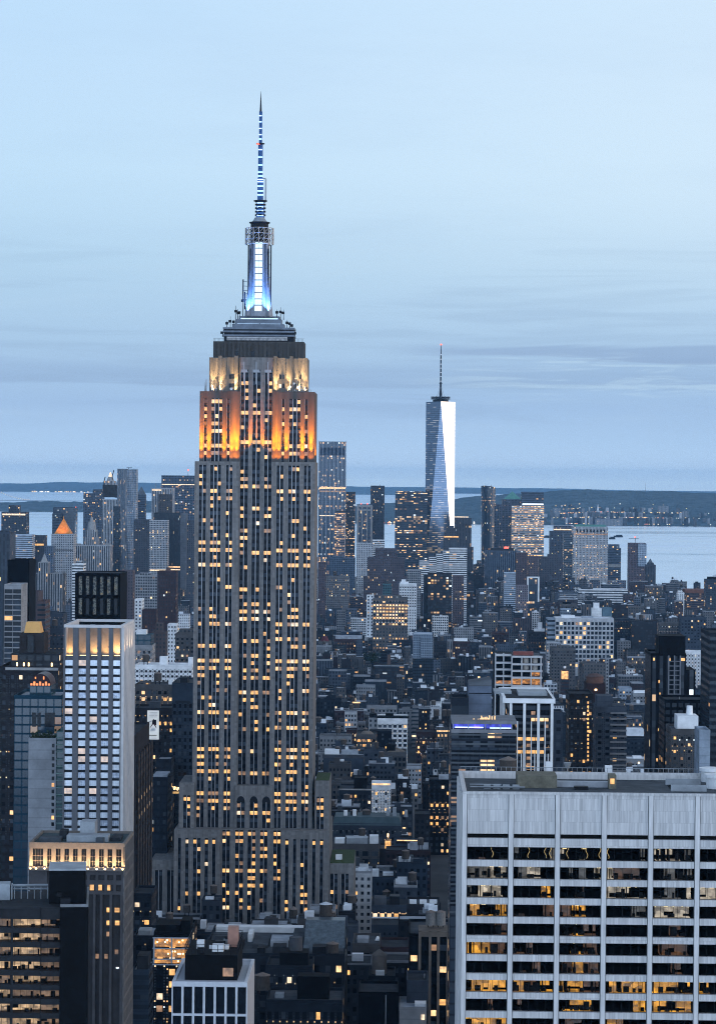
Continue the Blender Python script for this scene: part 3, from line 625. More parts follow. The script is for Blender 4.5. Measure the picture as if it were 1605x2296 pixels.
# mast: flared drum with four winged buttresses and a lit glass strip
XM, YM = EX(577, 620), 16.0
ALU = surf('mast_aluminium', (.20, .215, .24), .5, .2, var=.15, scale=.6)
rg = lambda r, z, n=24: [(XM + r * math.cos(6.2832 * i / n), YM + r * math.sin(6.2832 * i / n), z) for i in range(n)]
part('mast', MB().loft([rg(7.0, EZ(706)), rg(6.5, EZ(690)), rg(5.6, EZ(660)), rg(5.0, EZ(620)), rg(4.8, EZ(560)), rg(4.7, EZ(536))]), ALU, esb)
for sa in (-1, 1):
    for sb in (-1, 1):
        q = MB(); prof = [(705, 8.6), (690, 8.2), (675, 7.6), (655, 7.0), (630, 6.5), (600, 6.2), (560, 6.0), (540, 6.0)]
        an_ = math.atan2(sb, sa); ca_, sa_ = math.cos(an_), math.sin(an_); rings = []
        for py, r_ in prof:
            w_ = 1.1 + .12 * (r_ - 6); pt = lambda rr_, ww_: (XM + ca_ * rr_ - sa_ * ww_, YM + sa_ * rr_ + ca_ * ww_, EZ(py))
            rings.append([pt(3.5, -w_), pt(r_, -w_ * .7), pt(r_, w_ * .7), pt(3.5, w_)])
        part('buttress', q.loft(rings), ALU, esb)
BW = glow_mat('mast_glass', (.62, .82, 1.0), 1.5, .12, .4)
n = 11
for i in range(n):
    za, zb = EZ(694 - i * 14.4), EZ(694 - (i + 1) * 14.4 + 2.6); a, b_ = (za - EZ(706)) / (EZ(536) - EZ(706)), 0
    rr_ = 6.9 - 2.0 * min(1, a * 2.2)
    o_ = part('lit_window', MB().box(XM - 1.75, XM - .05, YM - max(5.1, rr_) - .25, YM - 4.4, za, zb, bot=True).box(XM + .05, XM + 1.75, YM - max(5.1, rr_) - .25, YM - 4.4, za, zb, bot=True), BW, esb)
q = MB()
for s_ in (-1, 1): q.box(XM + s_ * 2.2 - .35, XM + s_ * 2.2 + .35, YM - 6.2, YM - 4.3, EZ(700), EZ(537), bot=True)
part('strip_frame', q, ALU, esb)
for px, pya, pyb in ((553.5, 690, 545), (604.5, 690, 545), (558.5, 640, 552), (598.5, 640, 552), (542, 672, 622), (546, 690, 650)):
    q = MB().tube((EX(px, 620), YM - 4.5, EZ(pya)), (EX(px, 620), YM - 4.5, EZ(pyb)), .32)
    for j in range(5): z_ = EZ(pya) + (EZ(pyb) - EZ(pya)) * (j + .5) / 5; q.tube((EX(px, 620), YM - 4.5, z_), (XM + (EX(px, 620) - XM) * .75, YM - 3, z_), .12)
    part('side_antenna', q, BLACKMETAL, esb)
for px, pyb, pyt in ((525, 712, 682), (530, 712, 690), (533, 708, 692), (540, 706, 640), (618, 708, 690), (626, 712, 684), (632, 712, 688), (520, 730, 712), (505, 733, 716), (641, 733, 712), (647, 733, 716), (500, 750, 735), (652, 735, 722), (512, 735, 705), (659, 750, 742), (494, 752, 740)):
    part('rooftop_antenna', MB().cyl(EX(px, 700), rr.uniform(10, 18), EZ(pyb), EZ(pyt), .22, .1, 5).box(EX(px, 700) - .7, EX(px, 700) + .7, 12, 12.3, EZ((pyb + pyt) / 2), EZ((pyb + pyt) / 2) + 1.3, bot=True), BLACKMETAL, esb)
# cage, drum, cone
part('drum', MB().loft([rg(4.4, EZ(538)), rg(4.4, EZ(494)), rg(5.2, EZ(492.5)), rg(5.2, EZ(490.5))]), BLACKMETAL, esb)
q = MB(); rc_ = 7.0
for i in range(16):
    a = 6.2832 * i / 16; p_ = lambda aa, z: (XM + rc_ * math.cos(aa), YM + rc_ * math.sin(aa), z)
    for za, zb in ((541, 529), (529, 517), (517, 504.5)):
        q.tube(p_(a, EZ(za)), p_(a, EZ(zb)), .2); q.tube(p_(a, EZ(za)), p_(a + .3927, EZ(zb)), .1)
    for z_ in (541, 529, 517, 504.5): q.tube(p_(a, EZ(z_)), p_(a + .3927, EZ(z_)), .16)
    if i % 2 == 0: q.tube(p_(a, EZ(517)), (XM, YM, EZ(517)), .15)
part('antenna_cage', q, surf('galvanised_bright', (.38, .36, .34), .5, .2), esb)
part('cone', MB().loft([rg(4.0, EZ(490.4)), rg(2.9, EZ(484)), rg(2.4, EZ(480))]), GREYMETAL, esb)
XT = EX(580, 440)
part('lower_antenna', MB().cyl(XT, YM, EZ(480), EZ(443), 2.2, 2.1, 14), surf('antenna_blue_lit_steel', (.06, .13, .30), .5, .2), esb)  # steel coloured blue: the antenna lamps' light put into it
q = MB()
for py in (476, 468, 460, 452, 445): q.cyl(XT, YM, EZ(py), EZ(py) + .7, 2.7, None, 14)
part('antenna_rings', q, BLACKMETAL, esb)
part('platform', MB().cyl(XT, YM, EZ(443), EZ(441), 3.4, None, 14), BLACKMETAL, esb)
def lattice(x, z0, z1, r, n, m, nm):
    q = MB()
    for a in range(4):
        c_, s_ = r * math.cos(a * 1.571 + .785), r * math.sin(a * 1.571 + .785); q.tube((x + c_, YM + s_, z0), (x + c_, YM + s_, z1), .17)
        c2_, s2_ = r * math.cos(a * 1.571 + 2.356), r * math.sin(a * 1.571 + 2.356)
        for i in range(n):
            za, zb = z0 + (z1 - z0) * i / n, z0 + (z1 - z0) * (i + 1) / n
            q.tube((x + c_, YM + s_, za), (x + c2_, YM + s2_, zb), .1); q.tube((x + c_, YM + s_, za), (x + c2_, YM + s2_, za), .1)
    q.cyl(x, YM, z0, z1, r * .55, None, 8); part(nm, q, m, esb)
BST = surf('antenna_blue_lit_steel', (.06, .13, .30))
lattice(EX(579.8, 410), EZ(441), EZ(390), 1.75, 8, BST, 'antenna_section'); lattice(EX(580, 350), EZ(390), EZ(313), 1.35, 14, BST, 'antenna_section'); lattice(EX(580.5, 270), EZ(311), EZ(239), .85, 16, BST, 'antenna_section')
part('antenna_tip', MB().cyl(EX(580.8, 215), YM, EZ(239), EZ(215), .55, .3, 6).cyl(EX(580.8, 215), YM, EZ(215), EZ(193), .28, .05, 6), BLACKMETAL, esb)
part('platform', MB().cyl(EX(580, 312), YM, EZ(313), EZ(311), 2.1, None, 10), BLACKMETAL, esb)
part('side_pole', MB().cyl(EX(592, 410), YM, EZ(441), EZ(391), .4, None, 6).tube((EX(580, 391), YM, EZ(391)), (EX(592, 391), YM, EZ(391)), .2), GREYMETAL, esb)
BLED = glow_mat('antenna_lamp', (.35, .60, 1.0), 2.6, 0)
for py, w_ in [(476, 1.6), (465, 1.6), (456.5, 1.6), (447.5, 1.6)] + [(429, 1.5), (420, 1.5), (409, 1.5), (399, 1.5), (394, 1.4)] + [(386, 1.2), (377, 1.2), (361, 1.1), (343, 1.1), (326, 1.0)] + [(302, .7), (292, .7), (278, .7), (263, .7), (249, .7)]:
    x = EX(580, py); part('antenna_lamp', MB().box(x - w_, x + w_, YM - (2.5 if py > 441 else 1.9 if py > 390 else 1.5), YM - 1.0, EZ(py + 1.15), EZ(py - 1.15), bot=True), BLED, esb)
part('red_beacon', MB().cyl(EX(575, 313), YM - 1.6, EZ(315), EZ(311.5), .8, .5, 8), RED, esb)
for px in (569, 587): part('red_beacon', MB().box(EX(px - 3, 697), EX(px + 3, 697), yU + 7.2, yU + 8.6, EZ(702), EZ(694), bot=True), glow_mat('red_dim', (.9, .08, .1), .5, 0), esb)
part('beacon_house', MB().box(EX(571.5, 697), EX(584, 697), yU + 7, yU + 8.7, EZ(703), EZ(695), bot=True), BLACK, esb)

allw = low + mid + lw2
allw.sort(key=lambda c: (c[5] > 3, abs(c[0])))
rest = allw[100:] + sh + shaft + ctr + arc + tier + up
windows(esb, allw[:100] + rest, 100)
# floodlights on the setbacks
TAU = None
def flood(px, py, zledge, y, power, col, aim_up=14, spread=62, out=0.0, into=5.0, side=0):
    x = EX(px, py); M_ = esb.matrix_basis if False else Matrix.Translation((XE, YE, 0)) @ Matrix.Rotation(YAW, 4, 'Z')
    p_ = M_ @ Vector((x, y, zledge)); t_ = M_ @ Vector((x + side, y + into, zledge + aim_up))
    lamp('SPOT', 'floodlight', p_, power, col, t_, spread, .9, .35)
ORANGE = (1.0, .235, .0); WARM = (1.0, .60, .25)
for px in (450.5, 467, 501.5, 519, 530, 614, 624, 641.5, 677.5, 697):
    for pw_, up_, sp_ in ((8000, 3.5, 70), (210000, 8.0, 24), (600000, 15.0, 18)): flood(px, 960, zB + .5, .45, pw_ * rr.uniform(.8, 1.15), ORANGE, aim_up=up_, into=2.95, spread=sp_)
for px in (476, 494, 526, 618, 646, 670, 683):
    for pw_, up_, sp_ in ((6500, 3.0, 80), (70000, 10.0, 36)): flood(px, 850, zC + .6, 4.0, pw_, WARM, aim_up=up_, into=3.0, spread=sp_)
for px, sd_ in ((537.5, 1), (608, -1)):
    for up_, so_, pw_ in ((9, 3.5, 90000), (15, 6.5, 200000)): flood(px, 960, zB + .6, .8, pw_, ORANGE, aim_up=up_, into=3.2, spread=28, side=sd_ * so_)
M_ = Matrix.Translation((XE, YE, 0)) @ Matrix.Rotation(YAW, 4, 'Z')
for yy in (8, 16, 24): lamp('SPOT', 'floodlight', M_ @ Vector((EX(704.5, 960) + 1.6, yy, zB + .6)), 160000, ORANGE, M_ @ Vector((EX(704.5, 960) - 1, yy, zB + 12)), 40)
for yy in (11, 20): lamp('SPOT', 'floodlight', M_ @ Vector((EX(688, 850) + 2.2, yy, zC + .6)), 15000, WARM, M_ @ Vector((EX(688, 850) - 1, yy, zC + 9)), 80)
for x_, p_, t_ in ((-5.2, 90000, -4.6), (5.2, 90000, 4.6)): lamp('SPOT', 'mast_floodlight', M_ @ Vector((XM + x_, YM - 8.5, EZ(703))), p_ * 2, (.12, .32, 1.0), M_ @ Vector((XM + t_, YM - 4.5, EZ(640))), 60)
# ------------------------------------------------------------------ white office slab, lower right
YG = 560.0
G0 = P(1037, 1775, YG); XG = G0.x; zG = G0.z
gs = thing('office_block', 'big white stone office slab with black window bands and a cluttered flat roof', 'office block', (XG, YG, 0), YAW)
GX = lambda px, py=1775: P(px, py, YG).x - XG
GZ = lambda py: P(1037, py, YG).z
TRAV = surf('travertine', (.49, .475, .465), .7, var=.2, scale=.9, streak=True)
mtr, k = new_mat('travertine_panels')
pos = k.n('ShaderNodeNewGeometry').outputs['Position']
br_ = k.n('ShaderNodeTexBrick', i_Vector=k.n('ShaderNodeCombineXYZ', i_0=k.n('ShaderNodeSeparateXYZ', i_0=pos).outputs[0], i_1=k.n('ShaderNodeSeparateXYZ', i_0=pos).outputs[2]).outputs[0], i_Scale=1.0, i_Mortar_Size=.02, i_Mortar_Smooth=.1, i_Brick_Width=.62, i_Row_Height=2.5, i_Bias=0.0, i_Color1=(.40, .39, .385), i_Color2=(.50, .485, .475), i_Mortar=(.29, .285, .28))
st_ = k.n('ShaderNodeTexNoise', i_Vector=k.n('ShaderNodeVectorMath', operation='MULTIPLY', i_0=pos, i_1=(2.2, 2.2, .10)).outputs[0], i_Scale=.8, i_Detail=5.0, i_Roughness=.7).outputs[0]
f = k.mr(st_, .3, .7, .70, 1.16, False)
PANEL = finish(mtr, k, Base_Color=k.mix(1.0, br_.outputs[0], k.n('ShaderNodeCombineColor', i_0=f, i_1=f, i_2=f).outputs[0], 'MULTIPLY'), Roughness=.7)
D = 40.0; pitchx = 9.868; NB = 7; NF = 34; fp = 4.03
WR = NB * pitchx + .95
zt1 = GZ(1869); top_sp = (GZ(1879), GZ(1898.5)); z1w = GZ(1900.5)
glass_m, k = new_mat('office_glass')
g1 = k.n('ShaderNodeBsdfGlossy', i_Color=(.010, .011, .013), i_Roughness=.04); t1 = k.n('ShaderNodeBsdfTransparent', i_Color=(1.0, 1.0, 1.0))
k.n('ShaderNodeOutputMaterial', i_Surface=k.n('ShaderNodeMixShader', i_0=.0, i_1=t1.outputs[0], i_2=g1.outputs[0]).outputs[0])
q = MB()
for i in range(NB + 1): q.box(i * pitchx, i * pitchx + .95, -.55, .9, 0, zG - .02, bot=True)
part('pier', q, TRAV, gs)
q = MB()
for i in range(NB):
    for s_ in (0, 1):
        x = i * pitchx + (.95 if s_ == 0 else pitchx) + (-.0 if s_ else 0); q.box(x - .07 + (.07 if s_ == 0 else -.07), x + .07 + (.07 if s_ == 0 else -.07), -.3, -.02, 0, zG - .4, bot=True)
part('pier_joint', q, surf('joint_shadow_gap', (.12, .125, .13)), gs)
q = MB(); xa, xb = .95, WR - .95
q.box(0, WR, -.28, .9, zt1, zG - .5, bot=True); q.box(-.05, WR + .05, -.62, .7, zG - .5, zG, bot=True)
part('crown_panel', q, PANEL, gs)
q = MB(); spz = []
q.box(xa, xb, -.26, .9, top_sp[1], top_sp[0], bot=True)
for f_ in range(NF):
    zs = z1w - f_ * fp - 2.62; q.box(xa, xb, -.26, .9, zs - 1.38, zs, bot=True); spz.append(zs)
part('spandrel', q, PANEL, gs)
q = MB().box(0, 1.0, .9, D, 0, zG - .5).box(WR - 1, WR, .9, D, 0, zG - .5).box(1, WR - 1, D - 1, D, 0, zG - .5)
for j in range(7): q.box(-.45, -.01, 4 + j * 5.4, 5 + j * 5.4, 0, zG - 1, bot=True)
part('side_wall', q, TRAV, gs)
# rooms: slabs, cores, partitions, furniture, walls that glow in place of lamplight
q = MB()
for f_ in range(14): q.box(1.0, WR - 1, .9, 13, spz[f_] - .9, spz[f_] - .05, bot=True)
q.box(1, WR - 1, .9, 13, top_sp[1] + .2, zt1 + .8, bot=True); q.box(1, WR - 1, 12.6, 13, 60, zt1)
part('floor_slab', q, surf('dark_interior', (.004, .0038, .0035)), gs)
def room_mat(nm, col, s_):  # emission stands in for lamplight falling on the surface
    m, k = new_mat(nm); pos = k.n('ShaderNodeNewGeometry').outputs['Position']
    vo = k.n('ShaderNodeTexVoronoi', distance='CHEBYCHEV', i_Vector=k.n('ShaderNodeVectorMath', operation='MULTIPLY', i_0=pos, i_1=(.55, .1, .9)).outputs[0], i_Scale=1.0)
    s2 = k.n('ShaderNodeSeparateColor', i_0=vo.outputs['Color']).outputs[0]
    z_ = k.n('ShaderNodeTexNoise', i_Vector=pos, i_Scale=.6, i_Detail=3.0).outputs[0]
    e = k.m('MULTIPLY', k.m('MULTIPLY', k.m('ADD', .22, k.m('MULTIPLY', s2, .95)), k.mr(z_, .3, .7, .35, 1.6, False)), s_)
    m.cycles.emission_sampling = 'NONE'
    return finish(m, k, Base_Color=(.1, .09, .08), Roughness=.8, Emission_Color=col, Emission_Strength=e)
RM = {'a': room_mat('office_wall_glow_amber', (1.0, .45, .04), .68), 'd': room_mat('office_wall_glow_dim', (1.0, .42, .12), .075), 'w': room_mat('office_wall_glow_white', (1.0, .86, .66), .40), 'v': room_mat('office_wall_glow_faint', (.9, .86, .78), .08)}
plan = {0: [(0, 'd', .3, .45), (0, 'v', .8, .98), (1, 'v', .05, .15), (1, 'v', .9, 1.0), (2, 'w', .02, .12), (2, 'w', .48, .62), (3, 'v', .85, .95), (4, 'w', .08, .22), (4, 'w', .35, .68), (4, 'v', .8, .95)],
        1: [(0, 'v', .02, .5), (0, 'w', .5, .98), (1, 'v', .15, .35), (1, 'w', .35, .68), (2, 'v', .25, .35), (2, 'v', .48, .68), (2, 'w', .85, 1.0), (3, 'w', .0, .2), (3, 'd', .2, .85), (4, 'v', .3, .8), (4, 'v', .85, .98)],
        2: [(0, 'v', .0, .3), (0, 'w', .3, .88), (1, 'a', .7, .92), (2, 'd', .4, .62), (3, 'w', .02, .98), (4, 'v', .05, .7), (4, 'w', .85, .95), (5, 'w', 0, 1)],
        3: [(0, 'a', .1, .65), (0, 'a', .72, .97), (1, 'd', .05, .3), (1, 'd', .75, 1.0), (2, 'd', .02, .3), (2, 'a', .33, .65), (3, 'v', .65, .98), (4, 'w', .02, .92)],
        4: [(0, 'd', .7, .98), (2, 'd', .1, .35), (2, 'a', .35, .62), (2, 'd', .62, .9), (4, 'd', .45, .8)],
        5: [(0, 'a', .0, .08), (0, 'a', .15, .6), (0, 'd', .6, .97), (1, 'd', 0, .3), (1, 'd', .35, .5), (2, 'a', .3, .6), (2, 'd', .62, .95), (4, 'd', .2, .9)],
        6: [(1, 'd', .2, .35), (1, 'd', .5, .7), (2, 'd', .1, .35), (2, 'a', .35, .62), (2, 'd', .62, .98), (4, 'd', .5, .75)],
        7: [(0, 'a', .02, .98), (1, 'a', .0, .3), (1, 'd', .3, .68), (1, 'a', .7, .98), (2, 'a', .02, .15), (2, 'a', .25, .62), (2, 'd', .62, .8), (2, 'd', .85, 1), (3, 'a', .12, .98), (4, 'a', .02, .68), (4, 'a', .75, .98), (5, 'a', 0, .3)],
        8: [(0, 'd', .55, .68), (1, 'd', .15, .25), (2, 'a', .12, .85), (3, 'a', .7, 1.0), (4, 'a', .02, .98)],
        9: [(0, 'a', .0, 1.0), (2, 'd', .2, .6), (3, 'a', .1, .5)], 10: [(1, 'a', .2, .8)], 11: [(2, 'a', .1, .5), (0, 'd', .2, .9)]}
r = random.Random(5); ceil = MB(); walls = {c: MB() for c in RM}; furn = MB()
for f_, segs in plan.items():
    zf = spz[f_]
    for (b_, c_, s0, s1) in segs:
        x0 = b_ * pitchx + .95 + s0 * 8.9; x1 = b_ * pitchx + .95 + s1 * 8.9; dep = r.uniform(2.2, 5.0)
        xw = x0
        while xw < x1 - .1:
            xe = min(x1, xw + r.uniform(.7, 2.6))
            if r.random() < .74: walls[c_].box(xw, xe - r.choice([0, .12]), dep, dep + .1, zf + r.choice([0, 0, .5, .9]), zf + r.choice([2.6, 2.6, 2.1]))
            xw = xe
        walls[c_].face([(x0, 1.2, zf + .02), (x1, 1.2, zf + .02), (x1, dep, zf + .02), (x0, dep, zf + .02)])
        x = x0
        while x < x1 - .5:
            if r.random() < .7: wd = r.uniform(.4, 1.5); furn.box(x, min(x1, x + wd), 1.5, 2.1, zf, zf + r.choice([.75, .8, 1.1, 1.2, 1.9]))
            x += r.uniform(.7, 1.9)
        if c_ in 'aw':
            for j in range(max(1, int((x1 - x0) / 1.9))): xc = x0 + .5 + j * 1.9; ceil.box(xc, xc + r.choice([.25, .9]), 1.4, 1.7, zf + 2.3, zf + 2.42, bot=True)
        if r.random() < .6: furn.box(x0 + .3, x0 + .42, 1.1, dep, zf, zf + 2.6)
        if c_ in 'aw' and r.random() < .5: furn.box(x0 + (x1 - x0) * .5, x0 + (x1 - x0) * .5 + .1, 1.0, dep, zf, zf + 2.6)
for c_ in RM: part('glowing_room_wall', walls[c_], RM[c_], gs)
part('office_furniture', furn, surf('dark_furniture', (.005, .005, .005)), gs)['kind'] = 'stuff'
part('ceiling_lamps', ceil, glow_mat('ceiling_tube', (1.0, .74, .36), 1.25, 0), gs)['kind'] = 'stuff'
# curved lamps under the ceiling of the top floor
CURL = glow_mat('curved_lamp', (1.0, .72, .30), .75, 0)
for b_, s_ in ((0, .62), (1, .38), (1, .78), (1, .9), (2, .2), (2, .66), (2, .97), (3, .06)):
    x = b_ * pitchx + .95 + s_ * 8.9; q = MB(); z_ = spz[0] + .3
    pts = [(x + .22 * math.sin(i * .9 + s_ * 9), 1.5, z_ + 2.2 * i / 7) for i in range(8)]
    for a, c_ in zip(pts, pts[1:]): q.tube(a, c_, .045)
    part('curved_lamp', q, CURL, gs)
pane = MB().box(-.5, .5, -.02, .02, 0, 1).mesh('window', [glass_m]); mul = MB()
for j in range(6): mul.box(-.5 + j * .2 - .004, -.5 + j * .2 + .004, -.09, .05, 0, 1, bot=True)
mul = mul.mesh('window_bars', [BLACKMETAL])
for f_ in range(13):
    for b_ in range(NB):
        o = bpy.data.objects.new('window', pane); C.objects.link(o); o.parent = gs; o.location = (b_ * pitchx + .95 + 4.459, .42, spz[f_]); o.scale = (8.918, 1, 2.64)
        o2 = bpy.data.objects.new('window_bars', mul); C.objects.link(o2); o2.parent = o
# roof of the slab
zr = zG - 1.6
part('roof', MB().box(.7, WR - .7, .7, D - .7, zr - .5, zr), surf('roof_gravel_blue', (.06, .068, .076), .9, var=.35, scale=.35), gs)
q = MB().box(-.05, .7, .7, D, zG - 1.9, zG - .01, bot=True).box(.7, WR, D - .7, D, zG - 1.9, zG - .01, bot=True); part('parapet', q, TRAV, gs)
GR = lambda px, py: ((lambda Y_: (P(px, py, Y_).x - XG, Y_ - YG))((EYE - zr) / (EYE - P(px, py, 1000).z) * 1000))
def roofbox(nm, px0, px1, pyb, pyt, dep, m):
    x0, y0 = GR(px0, pyb); x1, _ = GR(px1, pyb); h = (pyb - pyt) * (YG + y0) / F
    return part(nm, MB().box(x0, x1, y0, y0 + dep, zr + .004, zr + h), m, gs), x0, x1, y0, zr + h
TANB = surf('stained_render', (.14, .13, .10), .85, var=.3, scale=.8)
roofbox('bulkhead', 1156, 1244, 1767, 1739, 9, TANB); roofbox('bulkhead', 1244.2, 1273, 1745, 1738, 8, TANB)
roofbox('duct', 1244, 1361, 1765, 1752, 1.6, surf('duct_metal', (.30, .31, .33), .5, .3))
o, x0, x1, y0, zz = roofbox('stair_house', 1360.5, 1377, 1769, 1738, 4, TANB)
window(gs, x0 + .75, y0 - .05, zr + 1.1, .9, 1.2, LITA)
roofbox('rooftop_unit', 1284, 1315, 1771.5, 1764, 2, BLACKMETAL)
for px0, px1, pb, pt in ((1216, 1231, 1733, 1708), (1348, 1364, 1731, 1716)):
    x0, y0 = GR(px0, 1742); x1, _ = GR(px1, 1742); part('white_cabinet', MB().box(x0, x1, y0, y0 + 1.2, zr + (1742 - pb) * .1, zr + (1742 - pt) * .1, bot=True), WHITE, gs)
for px, pt in ((1191, 1700), (1213, 1650), (1229, 1640), (1161, 1600), (1191, 1600), (1221, 1600)):
    x0, y0 = GR(px, 1742); pt = max(pt, 1690); part('antenna_pole', MB().cyl(x0, y0 + 1, zr, zr + (1742 - pt) * .1, .13, .1, 6), WHITE, gs)
x0, y0 = GR(1264, 1742); part('dish_antenna', MB().cyl(x0, y0, zr, zr + 2.1, .15).cyl(x0, y0, zr + 2, zr + 3.3, .5, .9, 12), GREYMETAL, gs)
q = MB(); x0, y0 = GR(1082, 1772); x1, y1 = GR(1110, 1756)
for i in range(4): q.box(x0 + i * 2.1, x0 + i * 2.1 + 1.5, y0 + 2, y0 + 3.4, zr, zr + .9)
q.tube((x0 - 3, y0 + 1.5, zr + .5), (x0 + 9, y0 + 1.5, zr + .5), .2); q.tube((x0 - 3, y0 + 6, zr + .5), (x0 + 4, y0 + 6, zr + .5), .2); part('pipe_rack', q, GREYMETAL, gs)
q = MB()
for i in range(60): q.cyl(.4 + i * (WR - 1) / 60, D - .3, zG - .1, zG + .95, .05, None, 4)
q.box(.3, WR - .3, D - .36, D - .28, zG + .9, zG + 1.0, bot=True); part('guard_rail', q, GREYMETAL, gs)
x0, y0 = GR(1503, 1774); x1, _ = GR(1556, 1774); q = MB().box(x0, x1 + 2, y0 + .4, y0 + 12, zr - .4, zr + .06); part('black_pit_sheet', q, BLACK, gs)  # flat black sheet: the pit's darkness put into its colour
q = MB(); 
for yy in (y0 + .2, y0 + 12.2): part('pit_kerb', MB().box(x0 - .3, x1 + 2.3, yy - .15, yy + .15, zr, zr + 1.4, bot=True), GREYMETAL, gs)
for px, py in ((1589, 1742), (1603, 1757)):
    x0, y0 = GR(px, py + 12); part('cooling_fan', MB().cyl(x0, y0 + 2, zr, zr + 2.4, 2.3, None, 20).cyl(x0, y0 + 2, zr + 2.41, zr + 3.1, 2.7, None, 20), WHITE, gs)
x0, y0 = GR(1132.5, 1743); tank(gs, x0, y0 + 2, zr, 2.05, 2.5, 1.3)
USED.append((XG - 4, XG + WR + 2, YG - 3, YG + D + 2, zG, 1028, 1640, 1728))
LAND.append((1320, 1760, 'the white office slab'))

# ------------------------------------------------------------------ white gridded tower with a glowing crown, left
YH = 950.0
H0 = P(144, 1407, YH); XH = H0.x; zH = H0.z
ht = thing('hotel_tower', 'white gridded tower with bluish sky-reflecting windows and a glowing open crown', 'tower', (XH, YH, 0), YAW)
HXx = lambda px, py=1640: P(px, py, YH).x - P(143.5, py, YH).x
HZ = lambda py: P(200, py, YH).z
HG = surf('grey_concrete', (.105, .108, .12), .75, var=.08, scale=.5); HWm = surf('pale_concrete', (.50, .49, .49), .7, var=.1)
DH = 39.0; WH = HXx(271); zc = HZ(1472)
bays = [(144, 163.5), (176, 193), (201.5, 218.5), (227, 244), (253.5, 270.5)]; bxs = [(HXx(a), HXx(b_)) for a, b_ in bays]
zb0 = 20
core = MB().box(.3, WH - .3, 1.0, DH, zb0, zc); part('wall', core, HG, ht)
q = MB()
edges = [0] + [v for ab in bxs for v in ab] + [WH]
for i in range(1, len(bxs)): q.box(bxs[i - 1][1], bxs[i][0], -.5, 1.05, zb0, zH, bot=True)
q.box(-.15, bxs[0][0] + .3, -.4, 1.1, zb0, zH, bot=True); q.box(bxs[-1][1] - .05, WH + .1, -.4, 1.1, zb0, zH, bot=True); part('pier', q, HG, ht)
CURT = surf('sky_toned_window', (.50, .54, .60), .18, .25, var=.10, scale=.5, spec=.8); WARMPANE = glow_mat('warm_lit_window', (1.0, .80, .70), .62, .35, .5); SKYPANES = [CURT, CURT, surf('sky_toned_window_white', (.58, .61, .66), .2, .25, spec=.8), surf('sky_toned_window_broken', (.30, .34, .42), .15, .3, var=.5, scale=.9, spec=.8)]  # pale pane colours hold the reflected north sky; the warm ones glow
frm = MB().box(-.5, -.475, -.1, .1, 0, 1, bot=True).box(.475, .5, -.1, .1, 0, 1, bot=True).box(-.16, -.14, -.08, .1, 0, 1, bot=True).box(.14, .16, -.08, .1, 0, 1, bot=True).box(-.5, .5, -.08, .1, .32, .36, bot=True).mesh('window_frame', [WHITE])
SPB = MB(); fpH = (HZ(1500) - HZ(1858)) / 20.0; nf = 34
for f_ in range(nf):
    z = zc - 3.6 - f_ * fpH if f_ else zc - 3.4
    for i, (a, b_) in enumerate(bxs):
        SPB.box(a + .05, b_ - .05, .2, 1.02, z - .85, z - .02, bot=True)
        if f_ < 22:
            o = window(ht, (a + b_) / 2, .62, z, (b_ - a) - .1, fpH - .9, WARMPANE if rnd.random() < .08 else rnd.choice(SKYPANES), .1)
            fo = bpy.data.objects.new('window_frame', frm); C.objects.link(fo); fo.parent = o; fo.location = (0, -.8, 0)
part('spandrel', SPB, DARKMETAL, ht)
q = MB()
for i in range(10):
    y = .9 + i * (DH - 1.8) / 9; q.box(WH - .3, WH + 1.1, y - .8, y + .8, zb0, zH, bot=True)
part('side_fins', q, HWm, ht)  # fins paler than the front: western glow put into their colour
# the open crown: outer frame, inner screen, lamps
q = MB()
q.box(-.1, WH + .1, -.45, .9, zH, zH + 1.0, bot=True).box(-.1, .9, .9, DH, zH, zH + 1.0, bot=True).box(WH - .3, WH + .8, .9, DH, zH, zH + 1.0, bot=True).box(.9, WH - .3, DH - 1, DH, zH, zH + 1.0, bot=True)
q.box(-.1, .6, .9, DH, zc, zH, bot=True); part('crown_frame', q, HWm, ht)
part('crown_screen', MB().box(.8, WH - .6, 5.2, 5.6, zc + .004, zH - .4).box(.8, WH - .6, DH - 4, DH - 3.6, zc + .004, zH - 1).box(WH - 3.2, WH - 2.8, 5.7, DH - 4, zc + .004, zH - .5), surf('crown_screen', (.22, .21, .20), .6, var=.2), ht)
part('roof', MB().box(.3, WH - .3, 1.0, DH, zc - .001, zc + .003), ROOFG, ht)
part('plant_deck', MB().box(.8, WH - .7, 6, DH - 5, zH - 3.2, zH - 2.2, bot=True), ROOFS, ht)
for px in (163, 190, 222, 250): part('rooftop_unit', MB().box(HXx(px), HXx(px + 11), 12, 17, zH - 2.2, zH + rnd.uniform(-.5, .8)), GREYMETAL, ht)
MH = Matrix.Translation((XH, YH, 0)) @ Matrix.Rotation(YAW, 4, 'Z')
for i, (a, b_) in enumerate(bxs): lamp('SPOT', 'crown_lamp', MH @ Vector(((a + b_) / 2, 3.0, zc + .5)), [3400, 900, 3000, 2200, 6500][i], (1.0, .52, .17), MH @ Vector(((a + b_) / 2, 5.2, zc + 4)), 120, 1.0, .4)
for y in (10, 19, 28): lamp('SPOT', 'crown_lamp', MH @ Vector((WH - 1.5, y, zc + .5)), 9000, (1.0, .68, .36), MH @ Vector((WH - 1.0, y, zc + 8)), 130, 1.0, .4)
q = MB()
for i, (a, b_) in enumerate(bxs): q.box(a + .2, b_ - .2, 2.2, 2.5, zc + .1, zc + .32)
part('crown_lamps', q, glow_mat('crown_tube', (1.0, .70, .32), 3.0, 0), ht)['kind'] = 'stuff'
USED.append((XH - 1, XH + WH + 2, YH - 1, YH + DH + 1, zH, 144, 292, 1400)); LAND.append((215, 1400, 'the white gridded tower'))

